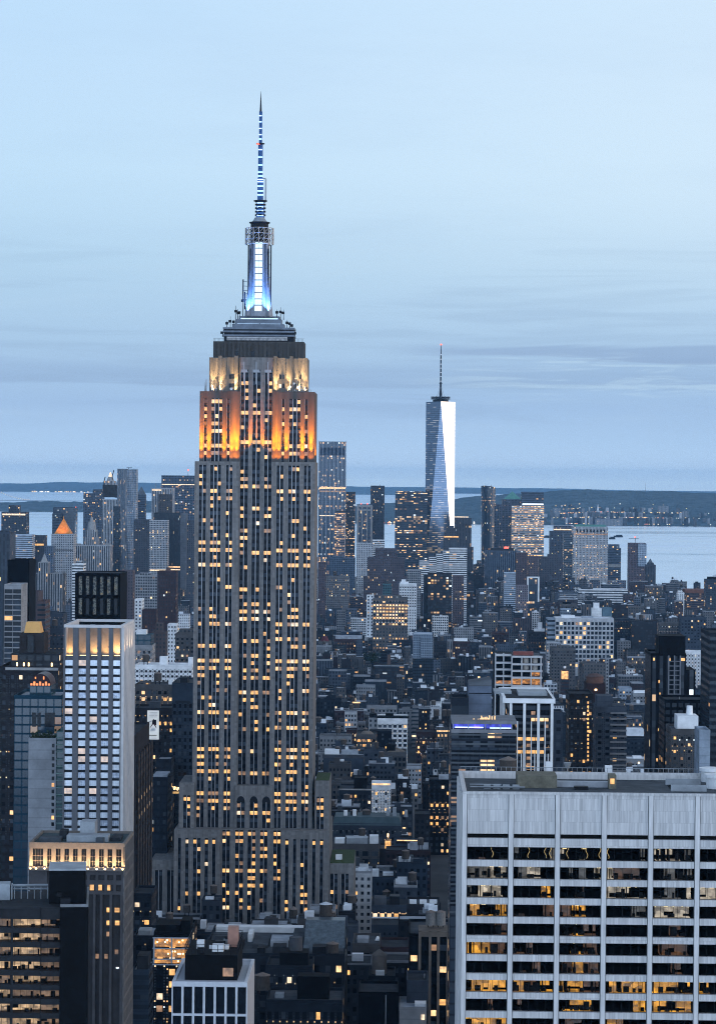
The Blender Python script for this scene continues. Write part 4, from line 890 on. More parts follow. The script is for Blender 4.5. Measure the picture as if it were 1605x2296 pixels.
# ------------------------------------------------------------------ stone block with floodlit attic in front of it
Y1_ = 810.0
A0 = P(65, 1893, Y1_); XA = A0.x; zA1 = A0.z
at = thing('stone_office', 'stone block with a floodlit colonnaded attic and dark piers below', 'office building', (XA, Y1_, 0), YAW)
AX = lambda px, py=1893: P(px, py, Y1_).x - XA
AZ = lambda py: P(170, py, Y1_).z
WA = AX(279.5); DA = 28.0; TANS = surf('warm_stone', (.16, .14, .125), .8, var=.15, scale=.6)
part('wall', MB().box(.3, WA - .3, .7, DA, 0, zA1 - .6), surf('dark_stone', (.035, .033, .034), .8, var=.2), at)
q = MB().box(0, WA, 0, .9, AZ(1904), zA1, bot=True).box(0, WA, 0, .9, AZ(1950), AZ(1944.5), bot=True).box(-.2, WA + .2, -.7, .3, AZ(1952.5), AZ(1950), bot=True)
wins = [(73, 97), (106, 115.5), (125, 136), (144.5, 155), (164, 174.5), (183, 194), (203, 213.5), (222.5, 233), (241.5, 252), (261, 272.5)]
px_ = 66
for a, b_ in wins + [(279.5, 279.5)]: q.box(AX(px_), AX(a), 0, .9, AZ(1944.5), AZ(1904), bot=True); px_ = b_
part('attic_wall', q, TANS, at)
for a, b_ in wins:
    xm = (AX(a) + AX(b_)) / 2; o = window(at, xm, .62, AZ(1944.5), AX(b_) - AX(a), AZ(1906) - AZ(1944.5), GLASS, .1)
    q = MB(); n_ = 4 if b_ - a > 20 else 2
    for j in range(1, n_): q.box(-.5 + j / n_ - .02 * 2 / n_, -.5 + j / n_ + .02 * 2 / n_, -2.2, -.5, 0, 1, bot=True)
    for j in (.33, .62): q.box(-.5, .5, -2.0, -.5, j - .012, j + .012, bot=True)
    part('window_bars', q, TANS, o)
q = MB()
q.box(0, AX(106), .1, .72, AZ(1985), AZ(1953), bot=True).box(AX(193), WA, .1, .72, AZ(1962), AZ(1953), bot=True).box(AX(193), WA, .1, .72, AZ(2006), AZ(1999), bot=True).box(AX(193), WA, .1, .72, AZ(1984), AZ(1974), bot=True)
for px in (196, 215, 235, 255, 272): q.box(AX(px), AX(px + 6), 0.05, .72, AZ(2006), AZ(1953), bot=True)
for px in (210, 225.5, 247, 271): q.box(AX(px), AX(px + 5.5), -.25, .72, 0, AZ(2006), bot=True)
part('pier', q, surf('dark_stone_pier', (.06, .058, .062), .8), at)
for px, w_ in ((199, 12), (217, 12), (236, 12)): window(at, AX(px + w_ / 2), .6, AZ(1997), w_ * .137, 1.7, LITA)
for px, py, w_, m in ((240, 2046, 9, LITA), (258, 2046, 11, LITA), (240, 2075, 9, LITA), (259, 2075, 10, LITA), (240, 2100, 9, LITD), (259, 2140, 8, LITD), (262, 2172, 6, COOL), (216, 2150, 7, LITD), (236, 2150, 7, LITD)): window(at, AX(px + w_ / 2), .6, AZ(py), w_ * .137, 1.4 if m != COOL else .4, m)
q = MB()
for i in range(12):
    y = i * DA / 11.5; q.box(WA - .35, WA + .1, y, y + .9, 0, zA1 - .6, bot=True)
for z in range(20): q.box(WA - .35, WA + .05, 0, DA, zA1 - 6 - z * 4.2, zA1 - 5 - z * 4.2, bot=True)
part('side_frame', q, surf('side_stone', (.12, .115, .115), .8, var=.2), at)
q = MB().box(0, WA, 0, .7, zA1, zA1 + .5, bot=True).box(0, .7, .7, DA, zA1 - .6, zA1 + .5, bot=True).box(WA - .7, WA, .7, DA, zA1 - .6, zA1 + .5, bot=True).box(.7, WA - .7, DA - .7, DA, zA1 - .6, zA1 + .5, bot=True); part('parapet', q, TANS, at)
part('roof', MB().box(.7, WA - .7, .7, DA - .7, zA1 - .6, zA1 - .3), surf('green_roof_felt', (.05, .068, .072), .85, var=.3, scale=.4), at)
for px0, px1, y0, y1, hh, m in ((142, 236, 8, 14, 1.6, GREYMETAL), (166, 200, 15, 22, 5.0, GREYMETAL), (84, 130, 6, 12, 1.0, ROOFG), (120, 136, 14, 20, 2.2, TAR), (212, 230, 3, 6, 1.5, ROOFG), (240, 262, 10, 20, .8, TAR)): part('rooftop_unit', MB().box(AX(px0), AX(px1), y0, y1, zA1 - .3, zA1 + hh), m, at)
MA = Matrix.Translation((XA, Y1_, 0)) @ Matrix.Rotation(YAW, 4, 'Z'); q = MB()
for px in (69, 82, 101, 120, 140, 160, 178, 198, 218, 237, 257, 276):
    x = AX(px); q.cyl(x, -.45, AZ(1950) + .02, AZ(1950) + .4, .22, .3, 8); lamp('SPOT', 'facade_lamp', MA @ Vector((x, -.75, AZ(1949))), 15000, (1.0, .62, .28), MA @ Vector((x, .3, AZ(1925))), 120, 1.0, .2)
part('lamps', q, BULB, at)['kind'] = 'stuff'
USED.append((XA - 1, XA + WA + 1, Y1_ - 2, Y1_ + DA + 1, zA1, 60, 296, 1873)); LAND.append((170, 1890, 'the floodlit attic block'))

# ------------------------------------------------------------------ dark banded office, lower left corner
Y2_ = 650.0
r2 = R(5.5); B0 = P(135, 2036, Y2_); X2 = B0.x; z2 = B0.z
bo = thing('dark_office', 'dark office block with curved bands of warm lit offices and a black penthouse', 'office building', (X2, Y2_, 0), r2)
m_ = Y2_ / F; xl = -158 * m_; DARKST = surf('dark_precast', (.022, .023, .026), .75, var=.2, scale=.6)
NFL = 30; fp2 = 31.95 * m_; prof = [(xl, 2.2), (xl + 70 * m_, 1.2), (-44 * m_, .6), (-42 * m_, .0), (0, .0)]
part('wall', MB().box(xl, -.1, 7.0, 26, 0, z2 - .3), DARKST, bo)
def strip(b, za, zb, off, th=.5):
    for (xa, ya), (xb, yb) in zip(prof, prof[1:]):
        b.face([(xa, ya + off, za), (xb, yb + off, za), (xb, yb + off, zb), (xa, ya + off, zb)]); b.face([(xa, ya + off, zb), (xb, yb + off, zb), (xb, yb + off + th, zb), (xa, ya + off + th, zb)]); b.face([(xa, ya + off + th, za), (xb, yb + off + th, za), (xb, yb + off, za), (xa, ya + off, za)])
q = MB(); strip(q, z2 - 27 * m_, z2, 0, 3.2)
for f_ in range(NFL): z = z2 - 27 * m_ - f_ * fp2; strip(q, z - fp2, z - fp2 + 12.5 * m_, 0, 3.0)
part('spandrel', q, DARKST, bo)
CRM = [room_mat('office_wall_glow_cream', (1.0, .66, .36), .60), room_mat('office_wall_glow_cream_dim', (1.0, .60, .34), .20)]  # walls and ceilings glow in place of light from office lamps
r = random.Random(9); ws = {0: MB(), 1: MB()}; fu = MB(); fl_ = MB()
for f_ in range(9):
    z = z2 - 27 * m_ - f_ * fp2 - fp2 + 12.5 * m_; hh = fp2 - 12.5 * m_
    fl_.box(xl, -.2, 2.0, 6.8, z - .5, z - .02, bot=True)
    for s0, s1, c_ in ((-158, -112, 0), (-106, -44, 0), (-42, -2, 1)):
        if f_ == 0 and s0 < -150: c_ = 1
        if f_ in (4, 7) and s0 > -50: c_ = 1
        if f_ == 8: continue
        if r.random() < .22: c_ = 1
        dep = r.uniform(3.4, 5.0); ws[c_].box(s0 * m_, s1 * m_, dep, dep + .1, z, z + hh)
        ws[c_].face([(s0 * m_, 1.6, z + hh - .02), (s0 * m_, dep, z + hh - .02), (s1 * m_, dep, z + hh - .02), (s1 * m_, 1.6, z + hh - .02)])
        x = s0 * m_
        while x < s1 * m_ - .4:
            if r.random() < .10: fu.box(x, x + r.uniform(.8, 1.8), 2.2, 2.3, z + hh * r.uniform(.2, .7), z + hh)
            if r.random() < .7: fu.box(x, x + r.uniform(.3, 1.2), 2.5, 3.0, z, z + r.choice([.6, .75, .8, 1.1, 1.5]))
            x += r.uniform(.8, 2.2)
for c_ in ws: part('glowing_room_wall', ws[c_], CRM[c_], bo)
part('floor_slab', fl_, surf('dark_interior', (.004, .0038, .0035)), bo)
part('office_furniture', fu, surf('dark_furniture', (.005, .005, .005)), bo)['kind'] = 'stuff'
for f_ in range(9):
    z = z2 - 27 * m_ - f_ * fp2 - fp2 + 12.5 * m_; hh = fp2 - 12.5 * m_
    for (xa, ya), (xb, yb) in zip(prof, prof[1:]):
        if xb - xa < .5: continue
        q = MB(); q.face([(xa, ya + .5, z), (xb, yb + .5, z), (xb, yb + .5, z + hh), (xa, ya + .5, z + hh)]); o = part('window', q, glass_m, bo)
        q = MB(); n_ = int((xb - xa) / 1.5)
        for j in range(n_ + 1): t_ = j / n_; x, y = xa + (xb - xa) * t_, ya + (yb - ya) * t_; q.box(x - .04, x + .04, y + .4, y + .6, z, z + hh, bot=True)
        part('window_bars', q, BLACKMETAL, o)
    q = MB().box(-110 * m_, -105 * m_, 1.2, 2.4, z, z + hh); part('column', q, DARKST, bo)
part('black_wing', MB().box(0, 63 * m_, -.6, 27, 0, z2 + .2), BLACK, bo)
q = MB().box(0, 63 * m_, -.6, -.2, z2 + .2, z2 + .9, bot=True).box(63 * m_ - .5, 63 * m_, -.2, 27, z2 + .2, z2 + .9, bot=True); part('parapet', q, surf('coping', (.16, .17, .18)), bo)
part('roof', MB().box(xl, -.1, .8, 26, z2 - .3, z2 + .02), surf('worn_roof', (.028, .030, .034), .9, var=.3, scale=.5), bo)
part('penthouse', MB().box(-26 * m_, 56 * m_, 6, 18, z2, z2 + 75 * m_), BLACK, bo)
part('penthouse_coping', MB().box(-26 * m_ - .1, 56 * m_ + .1, 5.9, 18.1, z2 + 75 * m_, z2 + 75 * m_ + .5), GREYMETAL, bo)
for xa, xb, ya, hh in ((-152, -116, 12, 4.0), (-114, -111, 13, 3.4)): part('cooling_unit', MB().box(xa * m_, xb * m_, ya, ya + 5, z2, z2 + hh), GREYMETAL, bo)
q = MB()
for a, b_ in ((-110, -30),): q.tube((a * m_, 14, z2 + 3.4), (b_ * m_, 14, z2 + 3.4), .35); q.tube((a * m_, 16, z2 + 2.2), (b_ * m_, 16, z2 + 2.2), .3)
for i in range(6): q.cyl((-106 + i * 15) * m_, 14, z2, z2 + 3.4, .12)
part('pipe_rack', q, GREYMETAL, bo)
part('rooftop_unit', MB().box(0, 22 * m_, 1.5, 4, z2 + .2, z2 + 2.0).box(-8 * m_, 2 * m_, 2, 3.5, z2 + 2.4, z2 + 3.2, bot=True), BLACKMETAL, bo)
USED.append((X2 + xl - 2, X2 + 9, Y2_ - 2, Y2_ + 30, z2, -23, 209, 1956)); LAND.append((70, 2050, 'the dark banded office'))

# ------------------------------------------------------------------ white framed block, bottom centre
Y3 = 650.0
W0 = P(385, 2202, Y3); X3 = W0.x; z3 = W0.z; m3 = Y3 / F
wf = thing('framed_block', 'small white framed block with tall dark windows and a black rooftop plant room', 'office building', (X3, Y3, 0), YAW)
WW = 170 * m3; D3 = 32.0; WF = surf('white_frame_stone', (.50, .51, .54), .6, var=.1, scale=.8)
part('wall', MB().box(.4, WW - .01, .8, D3, 0, z3 - .4), surf('pale_side', (.36, .37, .40), .7, var=.12, scale=.8, streak=True), wf)
q = MB(); bw = WW / 7
for i in range(8): q.box(max(0, i * bw - .28), min(WW, i * bw + .28), 0, .82, 0, z3 - .6, bot=True)
part('pier', q, WF, wf)
q = MB().box(0, WW, -.05, .9, z3 - 1.2, z3, bot=True); floors = [z3 - 7.9 - f_ * 6.9 for f_ in range(4)]
for z in floors: q.box(0, WW, .03, .9, z - .55, z, bot=True)
part('beam', q, WF, wf)
for f_, z in enumerate(floors[:2]):
    for i in range(7): window(wf, (i + .5) * bw, .72, z, bw - .56, 6.4 if f_ else 6.7, GLASS, .12)
q = MB().box(0, .8, .9, D3, z3 - .4, z3, bot=True).box(WW - .8, WW, .9, D3, z3 - .4, z3, bot=True).box(.8, WW - .8, D3 - .8, D3, z3 - .4, z3, bot=True); part('parapet', q, WF, wf)
part('roof', MB().box(.8, WW - .8, .9, D3 - .8, z3 - 1.4, z3 - 1.0), surf('wet_roof', (.05, .062, .07), .5, var=.4, scale=.5), wf)
xa, xb = 26 * m3, 145 * m3; zp = z3 + 77 * m3
part('penthouse', MB().box(xa, xb, 4.5, 26, z3 - 1, zp - 2.6), BLACK, wf)
q = MB()
for x, y in [(xa + (xb - xa) * i / 8, 4.6) for i in range(9)] + [(xb - .1, 4.6 + 21 * i / 8) for i in range(9)] + [(xa + .1, 4.6 + 21 * i / 8) for i in range(9)]: q.box(x - .07, x + .07, y - .07, y + .07, zp - 2.6, zp)
for z in (zp - 1.3, zp - .1): q.box(xa, xb, 4.5, 4.65, z, z + .1, bot=True); q.box(xa, xa + .15, 4.65, 26, z, z + .1, bot=True); q.box(xb - .15, xb, 4.65, 26, z, z + .1, bot=True); q.box(xa, xb, 25.85, 26, z, z + .1, bot=True)
part('plant_screen', q, BLACKMETAL, wf)
r = random.Random(2)
for i in range(9): x = xa + r.uniform(1, xb - xa - 4); y = r.uniform(6, 22); part('rooftop_unit', MB().box(x, x + r.uniform(1, 3), y, y + r.uniform(1, 3), zp - 2.6, zp - 2.6 + r.uniform(.8, 2.0)), r.choice([GREYMETAL, WHITE, DARKMETAL]), wf)
window(wf, 124 * m3, 4.44, z3 + .6, 2.6, 2.1, LITD)
part('plant_stack', MB().box(xb - 3.2, xb - .6, 16, 19, zp - 2.6, zp + 2.4), surf('copper_stack', (.30, .16, .12), .5), wf)
USED.append((X3 - 1, X3 + WW + 1, Y3 - 1, Y3 + D3 + 1, zp, 385, 568, 2107)); LAND.append((475, 2190, 'the white framed block'))
# ------------------------------------------------------------------ the far towers, left of the limestone tower
T = 'office_tower'; A_ = 'apartment_building'; K = 'brick_building'; L = 'loft_building'
B(T, 3, 59, 1149, 5600, d=45, st='grid', c='dgrey', lit=.25, ex=[('box', 18, 42, 1133, {}), ('strip', 5, 57, 1151.5, 1155, LITC, 'light_band')], lab='dark squat tower with a lit band under its roof, beside the bay', an='the dark tower with the lit band')
B(T, 22, 72, 1200, 4700, d=40, st='ribbon', c='silver', lit=.06, lab='blue-grey office slab with fine horizontal bands, below the dark tower with the lit band')
B(T, 72, 100, 1202, 4760, d=35, st='punched', c='brown', lit=.12, ex=[('strip', 73, 98, 1219, 1223, LITA, 'lit_floor')], lab='brown block with one brightly lit upper floor, joined to the blue banded slab')
B(T, 119, 168, 1139, 5900, d=50, st='curtain', c='dgrey', lit=.07, ex=[('box', 119, 140, 1151, {'y': -14, 'd': 13.5, 'zb': 1290, 'st': 'ribbon', 'c': 'slate'}), ('cyl', 166, 168, 1139, 1136.5, RED, 'red_beacon')], lab='dark glass tower with a flat top, over the gold pyramid roof')
B(T, 100, 118, 1226, 4300, d=30, c='slate', lit=.08, lab='slate blue block squeezed beside the tower with the gold pyramid roof')
B('courthouse_tower', 115, 165, 1198, 4850, d=41, c='pale', lit=.05, cell=(3.4, 4.2), ex=[('pyr', 121, 158, 1197, 1163, GOLD), ('cyl', 139, 140.6, 1164, 1158, GOLD, 'finial'), ('strip', 117, 163, 1232, 1234.5, STONE, 'cornice')], par=.6, lab='pale stone tower crowned by a glowing gold pyramid roof', an='the tower with the gold pyramid roof')
B('municipal_building', 169, 247, 1224, 4950, d=45, st='vertical', c='pale', lit=.10, cell=(4, 4), ex=[('box', 187, 219, 1205, {'d': 26, 'n': 'tier'}), ('box', 191, 215, 1188, {'d': 20, 'zb': 1205, 'n': 'tier'}), ('cyl', 193, 213, 1188, 1170, surf('pale_stone', (.26, .26, .26)), 'lantern', .8), ('cyl', 198, 207, 1170, 1160, surf('pale_stone', (.26, .26, .26)), 'cupola', .5), ('cyl', 202, 203.4, 1160, 1150, GOLD, 'finial', .3), ('box', 169, 181, 1219, {'d': 10, 'y': 0, 'm': surf('pale_stone', (.26, .26, .26)), 'n': 'corner_pavilion'}), ('box', 234, 247, 1219, {'d': 10, 'y': 0, 'm': surf('pale_stone', (.26, .26, .26)), 'n': 'corner_pavilion'})], par=1.5, lab='wide pale columned building with a tiered wedding-cake cupola tower', an='the pale building with the tiered cupola')
B(T, 187, 230, 1107, 5750, d=40, st='grid', c='grey', lit=.16, ex=[('box', 207, 229, 1097, {}), ('cyl', 186, 188, 1107, 1104, SHL[0], 'beacon')], lab='grey gridded office tower standing behind the tower with netting under its crown')
for px_ in (128, 151): pp = P(px_, 1196, 4836); lamp('SPOT', 'roof_floodlight', pp, 30000, (1.0, .40, .12), P(139, 1178, 4862), 70)
wt = B(T, 229, 263, 1121, 5350, d=33, st='vertical', c='pale', lit=.16, cell=(3, 4), ex=[('box', 230, 262, 1087, {'c': 'black', 'zb': 1115, 'st': 'blank', 'n': 'netting', 'd': 31, 'y': 1}), ('box', 233, 258, 1078, {'zb': 1087, 'n': 'tier', 'd': 25}), ('cyl', 237, 254, 1078, 1069, surf('pale_stone', (.26, .26, .26)), 'crown', .6), ('cyl', 241, 250, 1069, 1059, GLOWC if False else LITC, 'lantern', .3), ('box', 256, 263, 1097, {'zb': 1116, 'c': 'dgrey', 'd': 8, 'n': 'hoist'})], lab='slender pale stone tower with dark netting and a lit lantern on top', an='the tower with the lit lantern')
for (a, b_, c_, d_) in ((233, 1080, 236, 1069), (252, 1066, 255.5, 1054)):
    p = P(a, b_, 5345); q_ = P(c_, d_, 5345); cr_ = thing('tower_crane', 'thin crane jib %s the crown of the slender netted stone tower' % ('low beside' if a < 240 else 'angled up above'), 'crane', p)
    part('jib', MB().tube((0, 0, 0), q_ - p, .9), BLACKMETAL, cr_); part('tower', MB().tube((0, 0, -9), (0, 0, 1.5), .8), BLACKMETAL, cr_)
# rippled steel tower
Yr = 5100; pr0, pr1 = P(263, 1052, Yr), P(306, 1052, Yr); rt = thing('rippled_tower', 'tall silver apartment tower with a rippled steel skin', 'tower', ((pr0.x + pr1.x) / 2, Yr, 0), YAW); hw = (pr1.x - pr0.x) / 2; zt = pr0.z
def ripple(x0, x1, y0, y1, zb, z1, ph):
    rings = []; nz = 40
    for j in range(nz + 1):
        z = zb + (z1 - zb) * j / nz; ring = []
        for i in range(24):
            s_ = i / 24; x = x0 + (x1 - x0) * s_; ring.append((x, y0 + .9 * math.sin(s_ * 26 + 2.2 * math.sin(z * .035 + ph)) + 1.2 * math.sin(z * .05 + s_ * 7 + ph), z))
        ring += [(x1, y0 + 2, z), (x1, y1, z), (x0, y1, z), (x0, y0 + 2, z)]; rings.append(ring)
    return MB().loft(rings, uvs=(.8, .28))
part('wall', ripple(-hw, 0, 0, 28, 0, zt, 0), facade('vertical'), rt, (*PAL['silver'], .10)); part('wall', ripple(0.05, hw, 2.5, 30, 0, zt - .5, 2), facade('punched'), rt, (*PAL['silver'], .12))
part('roof', MB().box(-hw, hw, 3, 28, zt + .01, zt + 1), ROOFG, rt); part('roof_crane', MB().box(-2, 9, 12, 13, zt + 3, zt + 3.7, bot=True).box(2, 3, 12, 13, zt, zt + 3), BLACKMETAL, rt)
part('podium', MB().box(-hw - 6, -hw + 6, -3, 20, 0, P(260, 1135, Yr).z, (.3, .28)), facade('grid'), rt, (*PAL['slate'], .14))
USED.append((pr0.x - 7, pr1.x, Yr - 4, Yr + 32, zt, 258, 306, 1052)); LAND.append((285, 1052, 'the rippled silver tower'))
B(T, 306, 325, 1110, 5450, d=30, st='ribbon', c='slate', lit=.10, ex=[('pyr', 306, 325, 1109, 1091, surf('slate_roof', (.10, .115, .135)))], lab='slate tower with a sloping pointed roof, behind the rippled silver tower')
B(T, 300, 335, 1166, 5000, d=30, c='brown', lit=.07, lab='plain brownish slab beside the foot of the rippled silver tower')
B(T, 340, 388, 1096, 5300, d=40, st='vertical', c='pale', lit=.10, ex=[('strip', 341, 362, 1097, 1100, LITC, 'lit_crown'), ('box', 356, 386, 1108, {'y': -8, 'd': 7.9, 'zb': 1300, 'c': 'brown', 'st': 'punched', 'n': 'front_wing'}), ('mast', 347, 1082, .7), ('mast', 358, 1083, .7)], lab='striped pale tower with a brown front wing, next to the wide gridded slab')
B(T, 362, 436, 1067, 5650, d=45, st='grid', c='slate', lit=.22, ex=[('strip', 363, 436, 1085, 1087, LITC, 'lit_floor'), ('mast', 420, 1049, .9), ('cyl', 419, 421.4, 1056, 1052, RED, 'red_beacon')], lab='wide blue-grey gridded slab with an aerial, immediately beside the limestone skyscraper', an='the wide gridded slab')
B(T, 335, 376, 1168, 4600, d=28, st='grid', c='pale', lit=.10, cell=(2.6, 3.2), ex=[('strip', 336, 375, 1277, 1280, LITC, 'lit_floor')], lab='pale lattice-faced slab in front of the black striped slab')
B(T, 346, 405, 1151, 4680, d=30, st='vertical', c='black', lit=.05, cell=(2.2, 4), ex=[('box', 405, 418, 1151, {'y': 0, 'd': 30, 'zb': 1320, 'c': 'grey', 'st': 'blank', 'n': 'end_wall'}), ('strip', 378, 404, 1270, 1272.5, LITB, 'lit_floor'), ('strip', 378, 404, 1276, 1278.5, LITC, 'lit_floor')], lab='black striped office slab with a blank grey end wall', an='the black striped slab')
B(A_, 419, 437, 1168, 4400, d=30, c='brown', lit=.10, lab='narrow brown-grey block half hidden by the limestone skyscraper, beside a blank wall')
B(A_, -30, 22, 1196, 2600, d=40, st='vertical', c='grey', lit=.05, cell=(4, 3.6), ex=[('box', -5, 16, 1190, {})], lab='grey stone tower cut by the picture edge, above the black slab')
B(T, 17, 66, 1259, 1800, d=32, st='blank', c='black', lit=.008, roof='t', lab='plain black slab tower behind the white-banded balcony block', an='the plain black slab')
B(A_, 10, 48, 1314, 1720, d=28, st='blank', c='pale', lit=.04, cell=(5.4, 3.5), roof='w', W=dict(rows=14, w=.97, h=.78, p=.9, n=40, warm=.6, cor=0), lab='glass apartment block with white balcony bands, before the plain black slab')
# filigree black tower behind the hotel
fb = B(T, 169, 270, 1287, 1400, d=34, st='blank', c='black', lit=.0, roof='t', par=.4, lab='black framed tower with patterned dark panels behind the white gridded tower', an='the black patterned tower')
root, LX, LZ, zt, hw, Yf = fb
q = MB()
for i in range(7): x = -hw + i * (2 * hw) / 6.35; q.box(x, x + 1.5, -1.0, 0, 60, zt - .5, bot=True)
for py in (1287, 1336, 1380): q.box(-hw, hw, -.8, 0, LZ(py + 5), LZ(py), bot=True)
part('frame', q, BLACK, root)
mf, k = new_mat('filigree_panel'); pos = k.n('ShaderNodeNewGeometry').outputs['Position']
vo = k.n('ShaderNodeTexVoronoi', feature='DISTANCE_TO_EDGE', i_Vector=pos, i_Scale=.7).outputs[0]; nn = k.n('ShaderNodeTexNoise', i_Vector=pos, i_Scale=.35, i_Detail=3.0).outputs[0]
finish(mf, k, Base_Color=k.mix(k.mr(vo, .05, .14), (.17, .16, .12), (.02, .022, .026)), Roughness=.5, Emission_Color=(1, .72, .30), Emission_Strength=k.m('MULTIPLY', k.mr(nn, .55, .75), k.m('MULTIPLY', k.mr(vo, .05, .2), .35)))
mf.cycles.emission_sampling = 'NONE'
for i in range(6):
    x = -hw + i * (2 * hw) / 6.35 + 1.5
    for pa, pb, m in ((1334, 1293, mf), (1378, 1342, GLASS if i % 2 else mf)): part('panel', MB().box(x + .4, x + 2.2, -.3, -.02, LZ(pa), LZ(pb), bot=True), m, root)
B('church', 86, 108, 1262, 3500, d=22, st='vertical', c='pale', lit=.04, ex=[('pyr', 90, 104, 1261, 1242, surf('pale_stone', (.26, .26, .26))), ('box', 68, 140, 1287, {'y': 3, 'd': 40, 'zb': 1360, 'n': 'lower_block'})], lab='pale stepped stone block with a pointed turret, before the tower with the gold pyramid roof')
B(A_, 122, 140, 1286, 3300, d=30, st='vertical', c='pale', lit=.06, lab='pale ribbed stone slab at the foot of the gold pyramid tower')
B(A_, 162, 187, 1266, 3300, d=26, st='ribbon', c='white', lit=.05, roof='w', ex=[('box', 170, 182, 1258, {})], lab='bright white block peeping out above the black patterned tower')
B(K, 270, 298, 1281, 3100, d=26, c='pink', lit=.08, lab='pinkish brick block beside the black patterned tower')
B(A_, 298, 353, 1292, 3300, d=26, st='grid', c='pale', lit=.05, roof='w', ex=[('box', 312, 336, 1285, {})], lab='low pale block with a white cornice, next to the domed brown block')
B(K, 353, 395, 1283, 3050, d=30, c='brick', lit=.08, ex=[('cyl', 366, 384, 1284, 1273, surf('brown_dome', (.09, .06, .055)), 'dome', .35)], lab='brown brick block with a small dark dome')
B(K, 67, 86, 1330, 1950, d=26, st='blank', c='pink', lit=.0, lab='narrow pinkish brick wall tower behind the ribbed brick tower')
B(K, 84, 102, 1351, 1880, d=26, st='ribbon', c=(.12, .075, .065), lit=.06, lab='ribbed reddish brick tower beside the white-banded balcony block')
B(L, 105, 142, 1379, 2200, d=26, c='grey', lit=.06, W=dict(rows=12, n=50), ex=[('box', 108, 125, 1371, {})], lab='grey loft building with white parapet, tucked behind the white gridded tower')
B(L, 98, 143, 1412, 1980, d=24, c='grey', lit=.10, W=dict(rows=10, n=40), ex=[('tank', 118, 2.2)], lab='grey loft building with a water tank, lower than its taller neighbour by the gridded tower')
# penthouse block with a gold roof hut
gp = B(A_, 0, 131, 1500, 1120, d=36, st='punched', c='brown', lit=.10, cell=(3.4, 3.6), roof='t', W=dict(rows=20, n=80, w=.42, h=.5), lab='dark brown block topped by a stepped penthouse with a gold roof', an='the block with the gold roofed penthouse',
       ex=[('box', 20, 130, 1468, {'d': 24, 'n': 'penthouse', 'c': 'dgrey', 'st': 'grid', 'lit': .2}), ('box', 37, 92, 1423, {'d': 14, 'zb': 1468, 'c': 'brown', 'st': 'blank', 'n': 'tier'}), ('box', 56, 70, 1427, {'d': 1.2, 'y': 7.6, 'zb': 1466, 'm': GLASS, 'n': 'tall_window'})])
root, LX, LZ, zt, hw, Yf = gp; a, b_, c_, d_ = LX(47, 1422), LX(85, 1422), LX(51, 1398), LX(81, 1398)
part('gold_roof', MB().loft([[(a, 9, LZ(1422)), (b_, 9, LZ(1422)), (b_, 18, LZ(1422)), (a, 18, LZ(1422))], [(c_, 10.5, LZ(1398)), (d_, 10.5, LZ(1398)), (d_, 16.5, LZ(1398)), (c_, 16.5, LZ(1398))]]), surf('gold_cladding', (.62, .34, .12), .6, .1, var=.1), root)
part('parapet_arcade', MB().box(LX(12), LX(131), -.6, -.1, LZ(1503), LZ(1497), bot=True), surf('pale_stone', (.26, .26, .26)), root)
for px in (36, 51, 62, 114): part('terrace_lamp', MB().cyl(LX(px), 3, zt, zt + 2.4, .3, .3, 6), BULB, root)
# glass building with a red glowing vault
gb = B(T, 32, 139, 1566, 1000, d=30, st='curtain', c='teal', lit=.05, cell=(2.8, 3.4), roof='s', lab='blue-green glass building with a red glowing glazed vault on its roof', an='the blue-green glass building', ex=[('box', 61, 109, 1541, {'d': 14, 'c': 'teal', 'st': 'curtain', 'n': 'upper_storey'})])
root, LX, LZ, zt, hw, Yf = gb; a, b_ = LX(61, 1541), LX(109, 1541); zz = LZ(1541); mid_ = (a + b_) / 2; rr_ = (b_ - a) / 2; yq = (30 - 14) * .4
VA = [[(mid_ + rr_ * math.cos(math.pi * (1 - i / 10)), yy, zz + rr_ * 1.12 * math.sin(math.pi * i / 10)) for i in range(11)] for yy in (yq, yq + 14)]
part('glazed_vault', MB().loft(VA, False), surf('vault_glass', (.03, .012, .015), .4, .0, spec=.15), root)
q = MB(); q.face(VA[0]); part('vault_end', q, surf('vault_glass', (.05, .02, .025)), root)
q = MB()
for i in range(7): q.box(a + .3 + i * (b_ - a - 1) / 6.4, a + 1.1 + i * (b_ - a - 1) / 6.4, yq - .12, yq - .02, zz + .1, zz + (1.6 if i % 2 else .9), bot=True)
q.box(a + 2, a + 2.5, yq - .12, yq - .02, zz + 2.6, zz + 3.4, bot=True).box(b_ - 3, b_ - 2.5, yq - .12, yq - .02, zz + 2.4, zz + 3.6, bot=True)
part('ember_lights', q, glow_mat('ember', (1.0, .28, .06), 1.3, .3), root)
lamp('POINT', 'vault_lamp', root.location + Vector((mid_, yq + 5, zz + 1.2)), 150, (1.0, .2, .08), r=.8)
for i, (xa, xb, py) in enumerate(((72, 82, 1594), (84, 92, 1594), (100, 124, 1594))): window(root, LX((xa + xb) / 2), -.12, LZ(py + 36), (xb - xa) * .16, 5.4, GLASS, .1, 'tall_window')
